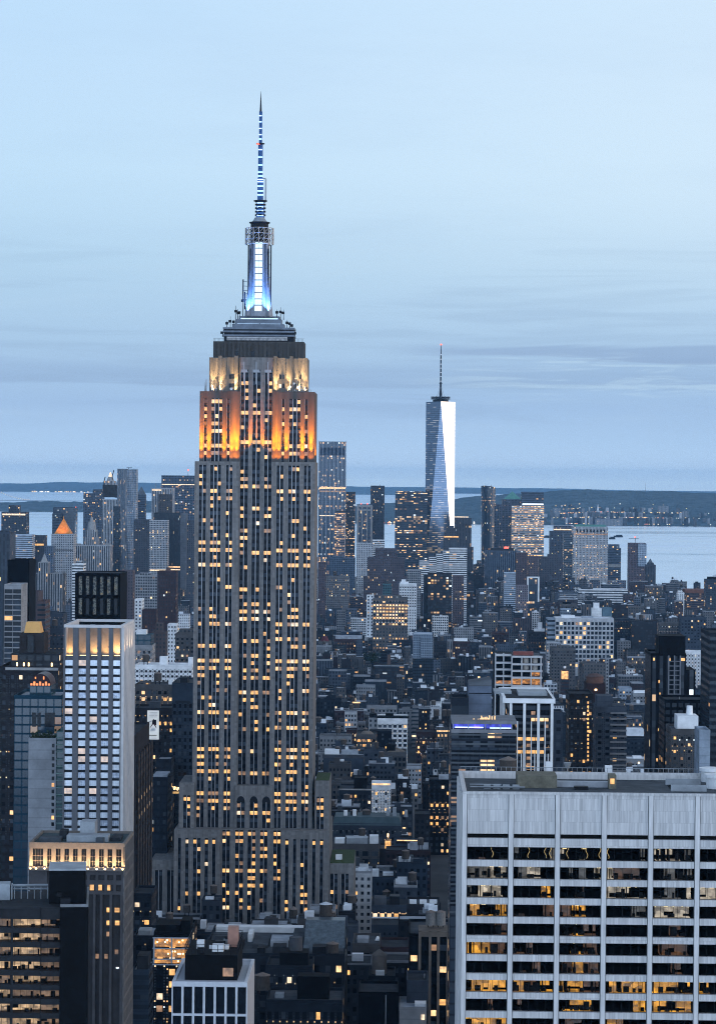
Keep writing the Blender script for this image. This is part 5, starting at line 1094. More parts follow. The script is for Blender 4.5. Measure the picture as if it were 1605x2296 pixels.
# blank slab with a strip of green glass, in front of the glass building
bs = B(A_, 64, 126, 1662, 980, d=18, st='blank', c=(.27, .275, .29), lit=0, roof='t', lab='blank pale rendered slab with a single column of small windows', an='the blank pale slab')
root, LX, LZ, zt, hw, Yf = bs
for i in range(13): window(root, LX(119.5), -.05, LZ(1676 + i * 14.7), .95, 1.35, LITA if i in (6, 11) else GLASS, .16)
q = MB(); xa, xb = LX(126), LX(143); nz = 40; rings = []
part('glass_wing', MB().box(xa + .02, xb, .5, 18, 0, LZ(1640), (.4, .29)), facade('curtain'), root, (*PAL['green'], .03))
for i in range(14): z = LZ(1655 + i * 16); q.box(xa + .02, xb + .2, -.4 - .3 * (i % 2), .5, z, z + .3, bot=True)
part('balcony', q, surf('green_glass_edge', (.16, .24, .22), .3), root)
r = random.Random(3); tm = surf('terrace_foliage', (.03, .045, .025), .95, scale=1.2); q = MB()
for i in range(260): x = r.uniform(LX(68), LX(138)); y = r.uniform(.5, 6); z = zt + r.uniform(.2, 2.6) * (1 if r.random() < .7 else 1.5); a = r.uniform(.25, .6); u_ = Vector((r.gauss(0, 1), r.gauss(0, 1), r.gauss(0, 1))).normalized() * a; v_ = u_.orthogonal().normalized() * a; c_ = Vector((x, y, z)); q.face([tuple(c_ + u_), tuple(c_ + v_), tuple(c_ - u_), tuple(c_ - v_)])
part('terrace_plants', q, tm, root)['kind'] = 'stuff'
# between the hotel and the limestone tower
B(L, 293, 341, 1450, 1900, d=26, c='pale', lit=.30, cell=(4.2, 4), W=dict(rows=8, n=50, w=.4, warm=.2), roof='w', ex=[('box', 293, 338, 1424, {'c': 'teal', 'st': 'curtain', 'd': 22, 'y': 1, 'lit': .04, 'n': 'glass_storeys'}), ('box', 303, 326, 1414, {'zb': 1424, 'd': 10, 'm': WHITE})], lab='pale loft building under a dark teal glass storey, beside the white gridded tower')
B(A_, 393, 436, 1424, 2150, d=26, c='tan', lit=.05, cell=(3.6, 3.4), W=dict(rows=14, n=60, w=.5), ex=[('box', 400, 436, 1412, {})], lab='tan apartment slab with paired windows, hard against the limestone skyscraper')
B(K, 340, 372, 1420, 2350, d=20, st='punched', c=(.10, .07, .06), lit=.07, roof='t', ex=[('box', 348, 364, 1398, {'d': 9})], lab='dark brown brick tower with a narrow stepped top, behind the long white block')
B(A_, 376, 396, 1402, 2500, d=20, c='white', lit=.06, roof='w', lab='small bright white block between the dark brick tower and the tan slab')
B(K, 318, 350, 1370, 2700, d=24, c='brick', lit=.05, roof='t', lab='plain reddish brown block with a pale parapet, a little above the dark brown brick tower')
B(A_, 302, 318, 1346, 2750, d=24, c='white', lit=.05, roof='w', lab='narrow white block with a curving roofline beside a reddish block')
B(A_, 303, 431, 1495, 1680, d=22, c='white', lit=.05, cell=(2.9, 3.1), roof='w', W=dict(rows=9, n=70, w=.55, h=.48), ex=[('box', 356, 373, 1474, {'d': 6, 'm': WHITE}), ('box', 420, 430, 1476, {'d': 5, 'm': WHITE}), ('tank', 323, 2.2)], lab='long white apartment block with rows of small black windows and white bulkheads', an='the long white block')
B(L, 303, 389, 1539, 1590, d=22, c='tan', lit=.42, cell=(3.1, 3.9), roof='g', W=dict(rows=9, n=70, w=.6, warm=.4), ex=[('tank', 350, 2.4), ('box', 310, 334, 1530, {'d': 8}), ('box', 376, 387, 1527, {'d': 8, 'm': WHITE})], lab='tan loft building with a row of brightly lit windows above the white billboard', an='the tan loft above the billboard')
bbd = B(L, 303, 390, 1592, 1520, d=26, c='brown', lit=.22, cell=(3.3, 3.9), roof='t', W=dict(rows=16, n=80, w=.4, warm=.7), ex=[('box', 332, 356, 1577, {'d': 8, 'st': 'blank', 'c': 'grey'})], lab='dark brown loft building that carries the white billboard')
h9 = B('cornice_building', 386, 434, 1536, 1430, d=40, st='grid', c='slate', lit=.015, cell=(3.2, 3.7), roof='g', lab='dark slate stone block with a heavy projecting cornice, beside the limestone skyscraper', W=dict(rows=24, n=100, w=.5, h=.55, p=.3, cor=1.2, top=2.6), ex=[('box', 400, 416, 1524, {'d': 10, 'c': 'dgrey', 'st': 'blank'})])
root, LX, LZ, zt, hw, Yf = bbd
# billboard
pb0, pb1 = P(330, 1594, 1517), P(356.2, 1594, 1517); pbz = P(343, 1659, 1517).z; sg = thing('billboard', 'tall white wall billboard with grey lines of text over a leaping dancer', 'billboard', ((pb0.x + pb1.x) / 2, 1518.2, pbz), YAW); hw = (pb1.x - pb0.x) / 2; hh = pb0.z - pbz
part('panel', MB().box(-hw, hw, -.3, .6, 0, hh, bot=True), glow_mat('backlit_panel', (.80, .90, 1.0), .62, .08, .2), sg)
q = MB(); fz = lambda t_: hh * (1 - t_)
INK = surf('billboard_ink', (.30, .33, .37), .7); INKD = surf('billboard_black', (.015, .014, .02), .7)
def words_(t_, spans, m, th=.02):
    q = MB()
    for a, b_ in spans:
        x = -hw + 2 * hw * a
        while x < -hw + 2 * hw * b_: q.box(x, x + .26, -.36, -.31, fz(t_ + th), fz(t_), bot=True); x += .36
    part('text_line', q, m, sg)
def textobj(body, t_, size, m, bold=0.0):
    c_ = bpy.data.curves.new('text_line', 'FONT'); c_.body = body; c_.size = size; c_.align_x = 'CENTER'; c_.extrude = .02; c_.offset = bold
    o = bpy.data.objects.new('text_line', c_); C.objects.link(o); o.parent = sg; o.location = (0, -.34, fz(t_)); o.rotation_euler = (R(90), 0, 0); c_.materials.append(m)
words_(.055, ((.2, .42), (.46, .84)), INK); words_(.108, ((.26, .82),), INK); words_(.16, ((.16, .64), (.68, .86)), INK); words_(.21, ((.22, .52), (.58, .66), (.7, .82)), INK)
words_(.842, ((.19, .82),), INKD, .035); words_(.905, ((.24, .76),), INK, .012); words_(.95, ((.24, .78),), INK, .012)
def shape(pts, m, nm, y=-.36):
    q = MB(); f_ = [(-hw + 2 * hw * a, y, fz(b_)) for a, b_ in pts]; n_ = len(f_); g_ = [(p[0], -.31, p[2]) for p in f_]; q.face(f_[::-1])
    for i in range(n_): q.face([f_[i], f_[(i + 1) % n_], g_[(i + 1) % n_], g_[i]])
    part(nm, q, m, sg)
shape([(.50, .30), (.56, .295), (.60, .315), (.78, .32), (.78, .51), (.68, .50), (.60, .47), (.48, .46), (.42, .48), (.43, .36)], INKD, 'dancer_torso')
shape([(.42, .46), (.54, .46), (.30, .58), (.22, .60)], surf('billboard_plum', (.06, .012, .03), .7), 'dancer_leg', -.365); shape([(.52, .46), (.66, .46), (.82, .61), (.76, .60)], surf('billboard_plum', (.06, .012, .03)), 'dancer_leg', -.366)
shape([(.43, .34), (.43, .37), (.20, .40), (.08, .44), (.08, .40), (.2, .37)], INK, 'dancer_arm'); shape([(.0, .43), (.08, .43), (.06, .465), (.0, .465)], INKD, 'dancer_hand'); shape([(.22, .70), (.42, .62), (.68, .60), (.66, .70)], surf('billboard_grey', (.5, .54, .57), .7), 'floor_shadow')
# avenue-side brick building behind the hotel's right edge, seen along its flank
av = B(K, 268, 304, 1654, 1150, d=62, st='punched', c='brown', lit=.30, cell=(3.4, 3.7), roof='t', W=dict(rows=24, n=80, w=.55, h=.5, warm=.8, blank=1), lab='brown brick avenue building with lit bay windows, next to the white gridded tower')
root, LX, LZ, zt, hw, Yf = av; q = MB()
for j in range(6): q.box(hw - .02, hw + 1.0, 4 + j * 12, 10 + j * 12, 0, zt - 8, (.5, .27), off=(700, 0))
part('bay_window', q, facade('punched'), root, (*PAL['brown'], .10))
B(L, 335, 376, 1748, 1320, d=30, c='dgrey', lit=.03, cell=(3.4, 3.9), roof='s', ex=[('box', 340, 372, 1742, {'d': 16, 'm': ROOFS, 'y': 8})], lab='dark loft building with a pale blue roof rim, beside the lit street terrace')
B(L, 350, 384, 1707, 1405, d=20, c='dgrey', lit=.04, cell=(3.4, 3.9), roof='s', lab='small dark building with a pale flat roof below the white billboard')
st_t = thing('street_terrace', 'rows of golden lamps strung over a street terrace behind the limestone skyscraper', 'terrace', P(388, 1769, 1395)); q = MB(); r = random.Random(8)
for j in range(3):
    for i in range(12): t_ = i / 11; q.cyl(-3.6 + 8.0 * t_, j * 2.2, 1.4 - 4 * t_ * .35 - j * .9, 1.9 - 4 * t_ * .35 - j * .9, .16, .16, 5)
part('lamps', q, BULB, st_t)['kind'] = 'stuff'; part('awning', MB().box(-4, 4.6, -.5, 6, -2.6, -2.2, bot=True), glow_mat('awning_glow', (1.0, .58, .18), .5, .5, 1.2), st_t)
q = MB()
for x in (-3.8, 4.3): q.cyl(x, 2, -st_t.location.z, 1.8, .12, None, 5)
part('posts', q, BLACKMETAL, st_t)

# ------------------------------------------------------------------ one tall tapering glass tower with a mast
Yw = 5800.0; w0 = P(987.5, 901, Yw); wz = w0.z; tw = thing('glass_skyscraper', 'tall tapering mirrored glass skyscraper with a mast and one blazing white facet', 'skyscraper', (w0.x, Yw, 0), 0)
s_ = 31.8; bz_ = 40.0
base_ = [(-s_, -s_, bz_), (s_, -s_, bz_), (s_, s_, bz_), (-s_, s_, bz_)]; top_ = [(0, -s_, wz), (s_, 0, wz), (0, s_, wz), (-s_, 0, wz)]
mg, k = new_mat('mirror_glass'); pos = k.n('ShaderNodeNewGeometry').outputs['Position']; sp = k.n('ShaderNodeSeparateXYZ', i_0=pos)
fz_ = k.m('FRACT', k.m('MULTIPLY', sp.outputs[2], .24)); iz_ = k.m('FLOOR', k.m('MULTIPLY', sp.outputs[2], .24)); ix_ = k.m('FLOOR', k.m('MULTIPLY', sp.outputs[0], .16))
nrm = k.n('ShaderNodeSeparateXYZ', i_0=k.n('ShaderNodeNewGeometry').outputs['True Normal'])
wn_ = k.n('ShaderNodeTexWhiteNoise', noise_dimensions='2D', i_Vector=k.n('ShaderNodeCombineXYZ', i_0=ix_, i_1=iz_).outputs[0]); fl_ = k.n('ShaderNodeTexWhiteNoise', noise_dimensions='1D', i_W=iz_).outputs[0]
band_ = k.mr(sp.outputs[2], 120, 330, 1.0, .35)
lit_ = k.m('MULTIPLY', k.m('LESS_THAN', wn_.outputs[0], k.m('MULTIPLY', k.m('ADD', .12, k.m('MULTIPLY', fl_, .75)), band_)), k.m('MULTIPLY', k.m('GREATER_THAN', fz_, .30), k.m('LESS_THAN', fz_, .70)))
p1 = k.n('ShaderNodeBsdfPrincipled', i_Base_Color=k.mix(k.m('GREATER_THAN', fz_, .30), (.08, .10, .13), (.17, .21, .275)), i_Metallic=.8, i_Roughness=.10, i_Emission_Color=k.mix(band_, (.75, .88, 1.0), (1.0, .74, .42)), i_Emission_Strength=k.m('MULTIPLY', lit_, k.m('MULTIPLY', k.m('ADD', .2, wn_.outputs[0]), .75)))
k.n('ShaderNodeOutputMaterial', i_Surface=p1.outputs[0]); mg.cycles.emission_sampling = 'NONE'
mg2, k = new_mat('mirror_glass_lit_facet'); z_ = k.n('ShaderNodeSeparateXYZ', i_0=k.n('ShaderNodeNewGeometry').outputs['Position']).outputs[2]; finish(mg2, k, Base_Color=k.mix(k.m('GREATER_THAN', k.m('FRACT', k.m('MULTIPLY', z_, .12)), .45), (.50, .48, .465), (.60, .58, .56)), Metallic=.95, Roughness=.12)  # same glass, paler: sunset glare put into one facet's colour
for i in range(4):
    j = (i + 1) % 4
    part('facet', MB().box(0, 0, 0, 0, 0, 0) if False else (lambda q: (q.face([base_[i], base_[j], top_[i]]), q)[1])(MB()), mg, tw)
    part('facet', (lambda q: (q.face([top_[i], base_[j], top_[j]]), q)[1])(MB()), mg2 if i == 0 else mg, tw)
part('podium', MB().box(-s_, s_, -s_, s_, 0, bz_ - .01, (.2, .25)), facade('grid'), tw, (*PAL['slate'], .3))
part('roof', (lambda q: (q.face([(x * .98, y * .98, wz - .5) for x, y, _ in top_]), q)[1])(MB()), TAR, tw)
zq = lambda py: P(987.5, py, Yw).z
part('ring_platform', MB().cyl(0, 0, wz, zq(896), 17, None, 20).cyl(0, 0, zq(895), zq(893), 21, None, 20).cyl(0, 0, zq(891.5), zq(889.5), 21, None, 20), DARKMETAL, tw)
q = MB()
for a in range(12): q.tube((20 * math.cos(a * .5236), 20 * math.sin(a * .5236), zq(896)), (20 * math.cos(a * .5236), 20 * math.sin(a * .5236), zq(888)), .5)
for a in range(6): q.tube((9 * math.cos(a * 1.047), 9 * math.sin(a * 1.047), zq(890)), (0, 0, zq(862)), .25)
part('stay', q, GREYMETAL, tw)
part('mast', MB().cyl(0, 0, wz, zq(860), 3.2, 1.9, 8).cyl(0, 0, zq(860), zq(858), 3.4, None, 8).cyl(0, 0, zq(858), zq(800), 1.7, 1.5, 8).cyl(0, 0, zq(800), zq(772), 1.3, .5, 8), DARKMETAL, tw)
for py in (855, 845, 836, 826, 817, 806, 796): part('mast_beacon', MB().cyl(0, 0, zq(py), zq(py - 2.4), 2.5, 1.2, 8), WHITE, tw)
part('red_beacon', MB().cyl(0, 0, zq(773.5), zq(770.5), 1.9, None, 8), RED, tw)
USED.append((w0.x - 34, w0.x + 34, Yw - 34, Yw + 34, wz, 955, 1020, 901)); LAND.append((987, 1150, 'the mirrored glass skyscraper'))

# ------------------------------------------------------------------ skyline right of the limestone tower
r3 = B(T, 715, 775.5, 991, 5500, d=45, st='curtain', c='slate', lit=.30, cell=(2.6, 4.0), roof='t', lab='tall gridded glass tower with a dark crown, rising beside the limestone skyscraper', an='the tall gridded glass tower', ex=[('strip', 719, 772, 1003, 1020, surf('dark_louvre', (.03, .045, .07), .4), 'dark_crown'), ('strip', 716, 775, 1092, 1096, LITB, 'lit_floor'), ('strip', 716, 775, 1100, 1103, LITD, 'lit_floor'), ('mast', 745, 988, .6), ('strip', 716, 755, 1155, 1157, LITC, 'lit_floor')])
root, LX, LZ, zt, hw, Yf = r3; q = MB()
for i in range(8): x = -hw + i * 2 * hw / 7; q.box(x - .35, x + .35, -.9, 0, 20, zt + (3 if i in (0, 7) else .5), bot=True)
part('mullions', q, surf('pale_mullion', (.36, .40, .45), .5), root)
B(T, 774, 796, 1104, 5650, d=35, st='ribbon', c='brown', lit=.45, lab='brown slab with many lit floors, just behind the tall gridded glass tower')
B(T, 751, 773, 1150, 5300, d=24, st='ribbon', c='pink', lit=.9, ex=[('box', 753, 774, 1146, {'c': 'black', 'st': 'blank', 'd': 22})], lab='slim pink-lit building under construction with a black top, before the tall gridded glass tower')
wfb = B(T, 800, 835, 1132, 5450, d=30, st='curtain', c='slate', lit=.30, cell=(2.5, 3.6), lab='blue glass tower in a white stone frame with red beacons', ex=[('cyl', 808, 810.5, 1131.5, 1128.5, RED, 'red_beacon'), ('cyl', 822, 824.5, 1131.5, 1128.5, RED, 'red_beacon')])
root, LX, LZ, zt, hw, Yf = wfb; q = MB()
for a, b_ in ((800, 804), (831, 835), (811, 813), (822, 824)): q.box(LX(a), LX(b_), -1.4, 0, 10, zt, bot=True)
for a, b_ in ((1132, 1137), (1142, 1145)): q.box(LX(800), LX(835), -1.2, 0, LZ(b_), LZ(a), bot=True)
part('frame', q, surf('pale_stone', (.26, .26, .26)), root)
B(T, 831, 862, 1090, 5750, d=32, st='grid', c='dgrey', lit=.10, cell=(3, 3.4), lab='dark slim residential tower behind the white framed glass tower', ex=[('mast', 852, 1085, .6)], an='the dark slim tower')
B(T, 886, 958, 1104, 5350, d=45, st='ribbon', c='dgrey', lit=.42, cell=(4.5, 4.0), lab='broad dark glass block striped with lit office floors beside the mirrored skyscraper', an='the broad lit-floor block', ex=[('box', 888, 950, 1101, {'st': 'curtain', 'c': 'slate', 'd': 30})])
B(T, 1020, 1057, 1163, 5400, d=40, st='vertical', c='brown', lit=.08, ex=[('box', 1020, 1061, 1226, {'y': -5, 'd': 4.9, 'zb': 1300, 'n': 'lower_step'}), ('strip', 1020, 1050, 1158, 1160, LITC, 'light_band')], lab='brown ribbed block stepping down behind the pale crowned tower', an='the brown ribbed block')
B(T, 994, 1029, 1203, 5150, d=30, c='brown', lit=.12, ex=[('box', 1000, 1022, 1184, {'d': 20, 'n': 'tier'}), ('strip', 995, 1028, 1202, 1205, LITA, 'lit_crown'), ('box', 1004, 1018, 1179, {'zb': 1184, 'd': 12, 'n': 'tier'})], lab='brown tower with an amber-lit crown, standing at the foot of the blazing white facet')
B(T, 1007, 1047, 1231, 4700, d=40, st='ribbon', c='white', lit=.22, cell=(6, 3.8), roof='w', lab='white terraced building stepping down in bright horizontal bands', an='the white terraced building', ex=[('box', 993, 1007.5, 1236, {'y': 3, 'd': 34, 'zb': 1330, 'n': 'terrace'}), ('box', 978, 993.5, 1243, {'y': 3, 'd': 34, 'zb': 1330, 'n': 'terrace'}), ('box', 962, 978.5, 1250, {'y': 3, 'd': 34, 'zb': 1330, 'n': 'terrace'}), ('box', 940, 962.5, 1258, {'y': 3, 'd': 34, 'zb': 1330, 'n': 'terrace'})])
B(K, 841, 890, 1232, 4350, d=40, c=(.045, .03, .03), lit=.10, roof='t', cell=(3.4, 3.8), lab='massive stepped dark red-brown brick block', an='the massive stepped red-brown block', ex=[('box', 824, 907, 1250, {'y': -4, 'd': 36, 'zb': 1400, 'n': 'shoulder'}), ('box', 815, 918, 1293, {'y': -9, 'd': 30, 'zb': 1400, 'n': 'shoulder'})])
B(A_, 799, 836, 1219, 5000, d=28, st='punched', c='pale', lit=.08, roof='w', lab='low pale block with a white roof, at the foot of the white framed glass tower')
B(A_, 835, 862, 1212, 5050, d=26, st='ribbon', c='white', lit=.05, roof='w', lab='small bright white banded block, under the dark slim tower')
B(A_, 737, 796, 1252, 4800, d=30, st='grid', c='slate', lit=.10, roof='s', ex=[('box', 745, 770, 1248, {})], lab='wide slate block with pale window grid below the tall gridded glass tower')
B(L, 729, 782, 1294, 4300, d=30, st='punched', c='tan', lit=.30, ex=[('tank', 750, 3.0), ('box', 760, 774, 1290, {})], lab='tan loft block with scattered lit windows, lower than the wide slate block')
B(A_, 714, 730, 1262, 4250, d=20, c='brick', lit=.10, lab='narrow dark red block touching the edge of the limestone skyscraper')
B(A_, 895, 934, 1311, 3900, d=24, c='white', lit=.04, cell=(3.6, 4), roof='w', W=dict(rows=8, n=40), lab='bright white stuccoed block with a stepped roof house', ex=[('box', 897, 916, 1305, {'d': 10, 'm': WHITE}), ('box', 900, 910, 1300, {'d': 5, 'zb': 1306, 'm': WHITE})], an='the bright white stuccoed block')
B(A_, 913, 944, 1279, 4200, d=24, st='grid', c='pale', lit=.05, lab='pale gridded block between the red-brown block and the white terraces')
B(L, 959, 1013, 1287, 3950, d=28, st='grid', c='brown', lit=.45, cell=(4.5, 4), roof='t', lab='brown loft block full of lit windows, in front of the white terraced building', ex=[('box', 950, 968, 1290, {'st': 'blank', 'c': 'dgrey', 'd': 20, 'zb': 1400})])
B(A_, 1015, 1040, 1293, 4050, d=24, c='pink', lit=.15, lab='pinkish brick apartment block beside the loft full of lit windows')
B(A_, 858, 878, 1311, 3750, d=18, st='grid', c='green', lit=.06, lab='small pale green block with a drum roof, by the bright white block', ex=[('cyl', 862, 874, 1311, 1303, ROOFG, 'drum')])
# towers by the harbour
dk = P(1079, 1092, 6050); dl = P(1112, 1092, 6050); ct_ = thing('curved_tower', 'dark curved glass tower flaring outward at the top, by the harbour', 'tower', ((dk.x + dl.x) / 2, 6050, 0), 0); hw = (dl.x - dk.x) / 2
rings = []
for j in range(12):
    z = dk.z * j / 11; f = .90 + .10 * (j / 11) ** 2; rings.append([(hw * f * math.cos(a * .3927 + .2) * (1 if True else 1), 17 + 17 * f * math.sin(a * .3927 + .2), z + (3.5 * math.cos(a * .3927 + 2.4) if j == 11 else 0)) for a in range(16)])
part('wall', MB().loft(rings, uvs=(5, .27)), facade('curtain'), ct_, (.035, .05, .07, .12)); part('crown_band', MB().cyl(0, 17, P(1095, 1123, 6050).z, P(1095, 1121.5, 6050).z, hw * .99, None, 16), LITD, ct_); part('mast', MB().cyl(hw * .4, 17, dk.z, dk.z + 6, .6, .2, 5), GREYMETAL, ct_)
USED.append((dk.x, dl.x, 6050, 6090, dk.z, 1079, 1112, 1092)); LAND.append((1095, 1130, 'the dark curved tower'))
B(T, 1109, 1127, 1131, 5950, d=30, st='grid', c='slate', lit=.10, roof=COPPER, lab='slim grey block with a green roof between the curved tower and the green pyramid tower')
B(T, 1120, 1172, 1137, 5800, d=45, st='punched', c='grey', lit=.22, cell=(3.2, 3.9), ex=[('box', 1127, 1169, 1120, {'d': 36, 'n': 'tier'}), ('pyr', 1130, 1168, 1119, 1102, COPPER)], lab='grey office tower under a green copper pyramid roof', an='the green pyramid tower')
B(T, 1170, 1218.5, 1104, 5700, d=50, st='ribbon', c='slate', lit=.10, cell=(4, 4), lab='gold-lit office tower with a dark banded crown and every floor glowing', an='the gold-lit office tower',
  ex=[('strip', 1171, 1218, 1129, 1132, COOL, 'white_band'), ('box', 1147, 1219, 1134, {'y': -8, 'd': 7.5, 'zb': 1330, 'c': 'pale', 'st': 'ribbon', 'lit': 2.2, 'cell': (3.4, 3.9), 'n': 'lit_front'})])
B(T, 1233, 1283, 1192, 5850, d=35, st='punched', c='grey', lit=.14, ex=[('box', 1242, 1281, 1179, {'d': 26, 'n': 'tier'}), ('strip', 1241, 1281, 1186, 1188.5, LITC, 'lit_crown')], lab='grey stepped tower with a lit crown, behind the wide stone office tower')
B(T, 1284, 1363, 1182, 5550, d=50, st='punched', c='pale', lit=.42, cell=(3.0, 3.7), roof=COPPER, lab='wide pale stone office tower with an arcaded top and green roof', an='the wide stone office tower',
  ex=[('box', 1290, 1358, 1177, {'d': 40, 'm': COPPER, 'n': 'copper_roof'}), ('box', 1264, 1285, 1196, {'y': 2, 'd': 40, 'zb': 1340, 'c': 'slate', 'st': 'ribbon', 'lit': .25, 'n': 'glass_wing'})] + [('strip', 1292 + i * 7.6, 1295.5 + i * 7.6, 1187, 1194, DARKMETAL, 'arcade_opening') for i in range(9)] + [('strip', 1286, 1362, 1196.5, 1199, LITD, 'light_band')])
B(T, 1363, 1392, 1230, 5750, d=35, st='ribbon', c='slate', lit=.10, ex=[('box', 1364, 1389, 1221, {'st': 'curtain'}), ('strip', 1364, 1391, 1265, 1272, surf('pale_stone', (.26, .26, .26)), 'pale_band')], lab='slate stepped glass block next to the wide stone office tower')
B(T, 1410, 1448, 1219, 5300, d=34, st='punched', c=(.07, .045, .044), lit=.10, lab='red-brown tower with a glass side and a crane on its roof, at the water', an='the red-brown tower with the crane', ex=[('box', 1430, 1449, 1219, {'y': -3, 'd': 2.9, 'zb': 1270, 'c': 'silver', 'st': 'curtain', 'n': 'glass_front'}), ('cyl', 1425, 1426.5, 1219, 1206, GREYMETAL, 'crane_mast'), ('box', 1411, 1433, 1207, {'zb': 1208.6, 'd': .8, 'm': GREYMETAL, 'n': 'crane_jib'}), ('cyl', 1424, 1427, 1206, 1203.5, RED, 'red_beacon')])
B(T, 1448, 1470, 1268, 5200, d=26, st='vertical', c='brown', lit=.05, lab='slender brown tower with a pointed cap, by the water', ex=[('box', 1452, 1466, 1262, {'d': 16, 'n': 'tier'}), ('pyr', 1454, 1464, 1262, 1253, surf('cap_lead', (.09, .10, .11)))])
B(A_, 1087, 1157, 1236, 5250, d=34, st='vertical', c='slate', lit=.10, cell=(4, 3.4), ex=[('box', 1100, 1152, 1229, {'c': 'black', 'st': 'blank', 'd': 20}), ('strip', 1130, 1140, 1226, 1230, RED, 'red_sign')], lab='wide dark slate slab with a black top, before the dark curved tower', an='the wide dark slate slab')
B(K, 1157, 1183, 1241, 5000, d=28, c='brick', lit=.07, lab='dark red-brick housing slab in front of the gold-lit office tower')
B(K, 1185, 1207, 1249, 4900, d=28, c=(.06, .037, .034), lit=.08, lab='second red-brown housing slab, lower, below the gold-lit office tower')
B(K, 1209, 1262, 1250, 5050, d=30, c=(.035, .03, .032), lit=.08, ex=[('box', 1228, 1250, 1243, {})], lab='broad dark brown slab between the gold-lit tower and the wide stone office tower')
B(A_, 1183, 1209, 1294, 4350, d=24, st='curtain', c='dgrey', lit=.25, cell=(4, 4), lab='white framed narrow tower with dark glass, among red-brown slabs', ex=[('strip', 1181.5, 1185, 1293, 1350, WHITE, 'frame_post'), ('strip', 1205.5, 1209, 1293, 1350, WHITE, 'frame_post'), ('strip', 1185, 1206, 1293, 1296, WHITE, 'frame_beam')])
B(A_, 1157, 1184, 1314, 4250, d=24, c='pink', lit=.35, lab='pinkish block with lit windows, beside the white framed narrow tower')
B(A_, 1130, 1156, 1285, 4700, d=22, st='ribbon', c='silver', lit=.06, lab='silver blue banded block below the wide dark slate slab')
B('warehouse', 1297, 1407, 1323, 4800, d=50, st='ribbon', c='white', lit=.03, cell=(12, 4.5), roof='s', lab='very long low warehouse with bright white horizontal bands', an='the long white-banded warehouse', ex=[('box', 1247, 1297.5, 1330, {'y': 4, 'd': 40, 'zb': 1380, 'c': 'slate', 'n': 'wing'}), ('box', 1305, 1330, 1318, {'c': 'dgrey', 'st': 'blank'})])
rt_ = B(A_, 1257, 1293, 1356, 4150, d=28, c='tan', lit=.15, cell=(3.6, 4), W=dict(rows=7, n=40), lab='tan corner block next to a pale blue windowed block', ex=[('box', 1262, 1280, 1350, {'c': 'black', 'st': 'blank'})])
B(A_, 1257, 1280, 1367, 3900, d=22, st='grid', c='silver', lit=.03, lab='pale blue block with regular dark windows, lower than the tan corner block')
B('church', 1327, 1349, 1366, 3700, d=20, st='blank', c='white', lit=.0, roof='w', lab='white gabled church front with a stubby tower', ex=[('box', 1331, 1344, 1352, {'d': 8, 'm': WHITE, 'n': 'bell_tower'}), ('pyr', 1332, 1343, 1352, 1344, ROOFG)])
B(A_, 1351, 1372, 1365, 3800, d=24, st='blank', c=(.10, .16, .20), lit=.0, lab='blank blue-grey wall beside the white church front')
B(A_, 1371, 1408, 1359, 3850, d=26, c='brown', lit=.08, lab='brown block with a pale cornice, beyond the blank blue-grey wall')
B(A_, 1403, 1447, 1362, 4200, d=26, c='tan', lit=.5, cell=(4, 4), roof='s', lab='low block with a warm lit top floor below the red-brown tower with the crane')
jb = B(L, 1245, 1376, 1388, 3500, d=45, st='blank', c=(.40, .40, .41), lit=.14, cell=(5.2, 6.2), roof='w', W=dict(rows=10, n=60, w=.68, h=.66, p=1.2, warm=.3), lab='long white warehouse-like block with big square lit windows', an='the long white square-windowed block', ex=[('box', 1260, 1290, 1381, {'d': 12, 'm': WHITE}), ('box', 1306, 1332, 1383, {'d': 12, 'm': ROOFS}), ('box', 1228, 1246, 1388, {'y': 5, 'd': 40, 'zb': 1470, 'c': 'silver', 'st': 'ribbon', 'n': 'wing'})])
B(L, 1378, 1414, 1389, 3650, d=30, c='dgrey', lit=.04, cell=(3.6, 4), W=dict(rows=6, n=40), lab='dark loft block adjoining the long white square-windowed block')
B(L, 1416, 1478, 1394, 3600, d=32, st='grid', c='brown', lit=.07, roof='t', ex=[('tank', 1440, 3)], lab='dark brown loft block, longer, beyond the dark loft block')
B(L, 1478, 1529, 1399, 3500, d=30, c='tan', lit=.30, cell=(3.6, 4), W=dict(rows=6, n=50), lab='tan loft block with an amber lit top floor, behind the black twin tower')
B(L, 1527, 1583, 1386, 3450, d=30, c='grey', lit=.06, cell=(4, 4), W=dict(rows=8, n=60), ex=[('box', 1540, 1562, 1380, {})], lab='grey gridded loft block beyond the black twin tower')
B(T, 1583, 1640, 1301, 4200, d=30, st='grid', c='grey', lit=.2, ex=[('box', 1588, 1606, 1294, {'c': 'black', 'st': 'blank'})], lab='stepped grey block cut by the picture edge near the water')
B('round_hall', 1540, 1580, 1330, 4500, d=40, st='ribbon', c='brick', lit=.35, roof='t', ex=[('box', 1536, 1584, 1322, {'d': 44, 'y': -2, 'zb': 1330, 'm': surf('brick_rim', (.15, .075, .058)), 'n': 'roof_rim'})], lab='low brown hall under a reddish overhanging roof, by the water')
B(A_, 1519, 1545, 1332, 4700, d=24, c='white', lit=.05, roof='w', lab='small white block at the water beside the reddish roofed hall')

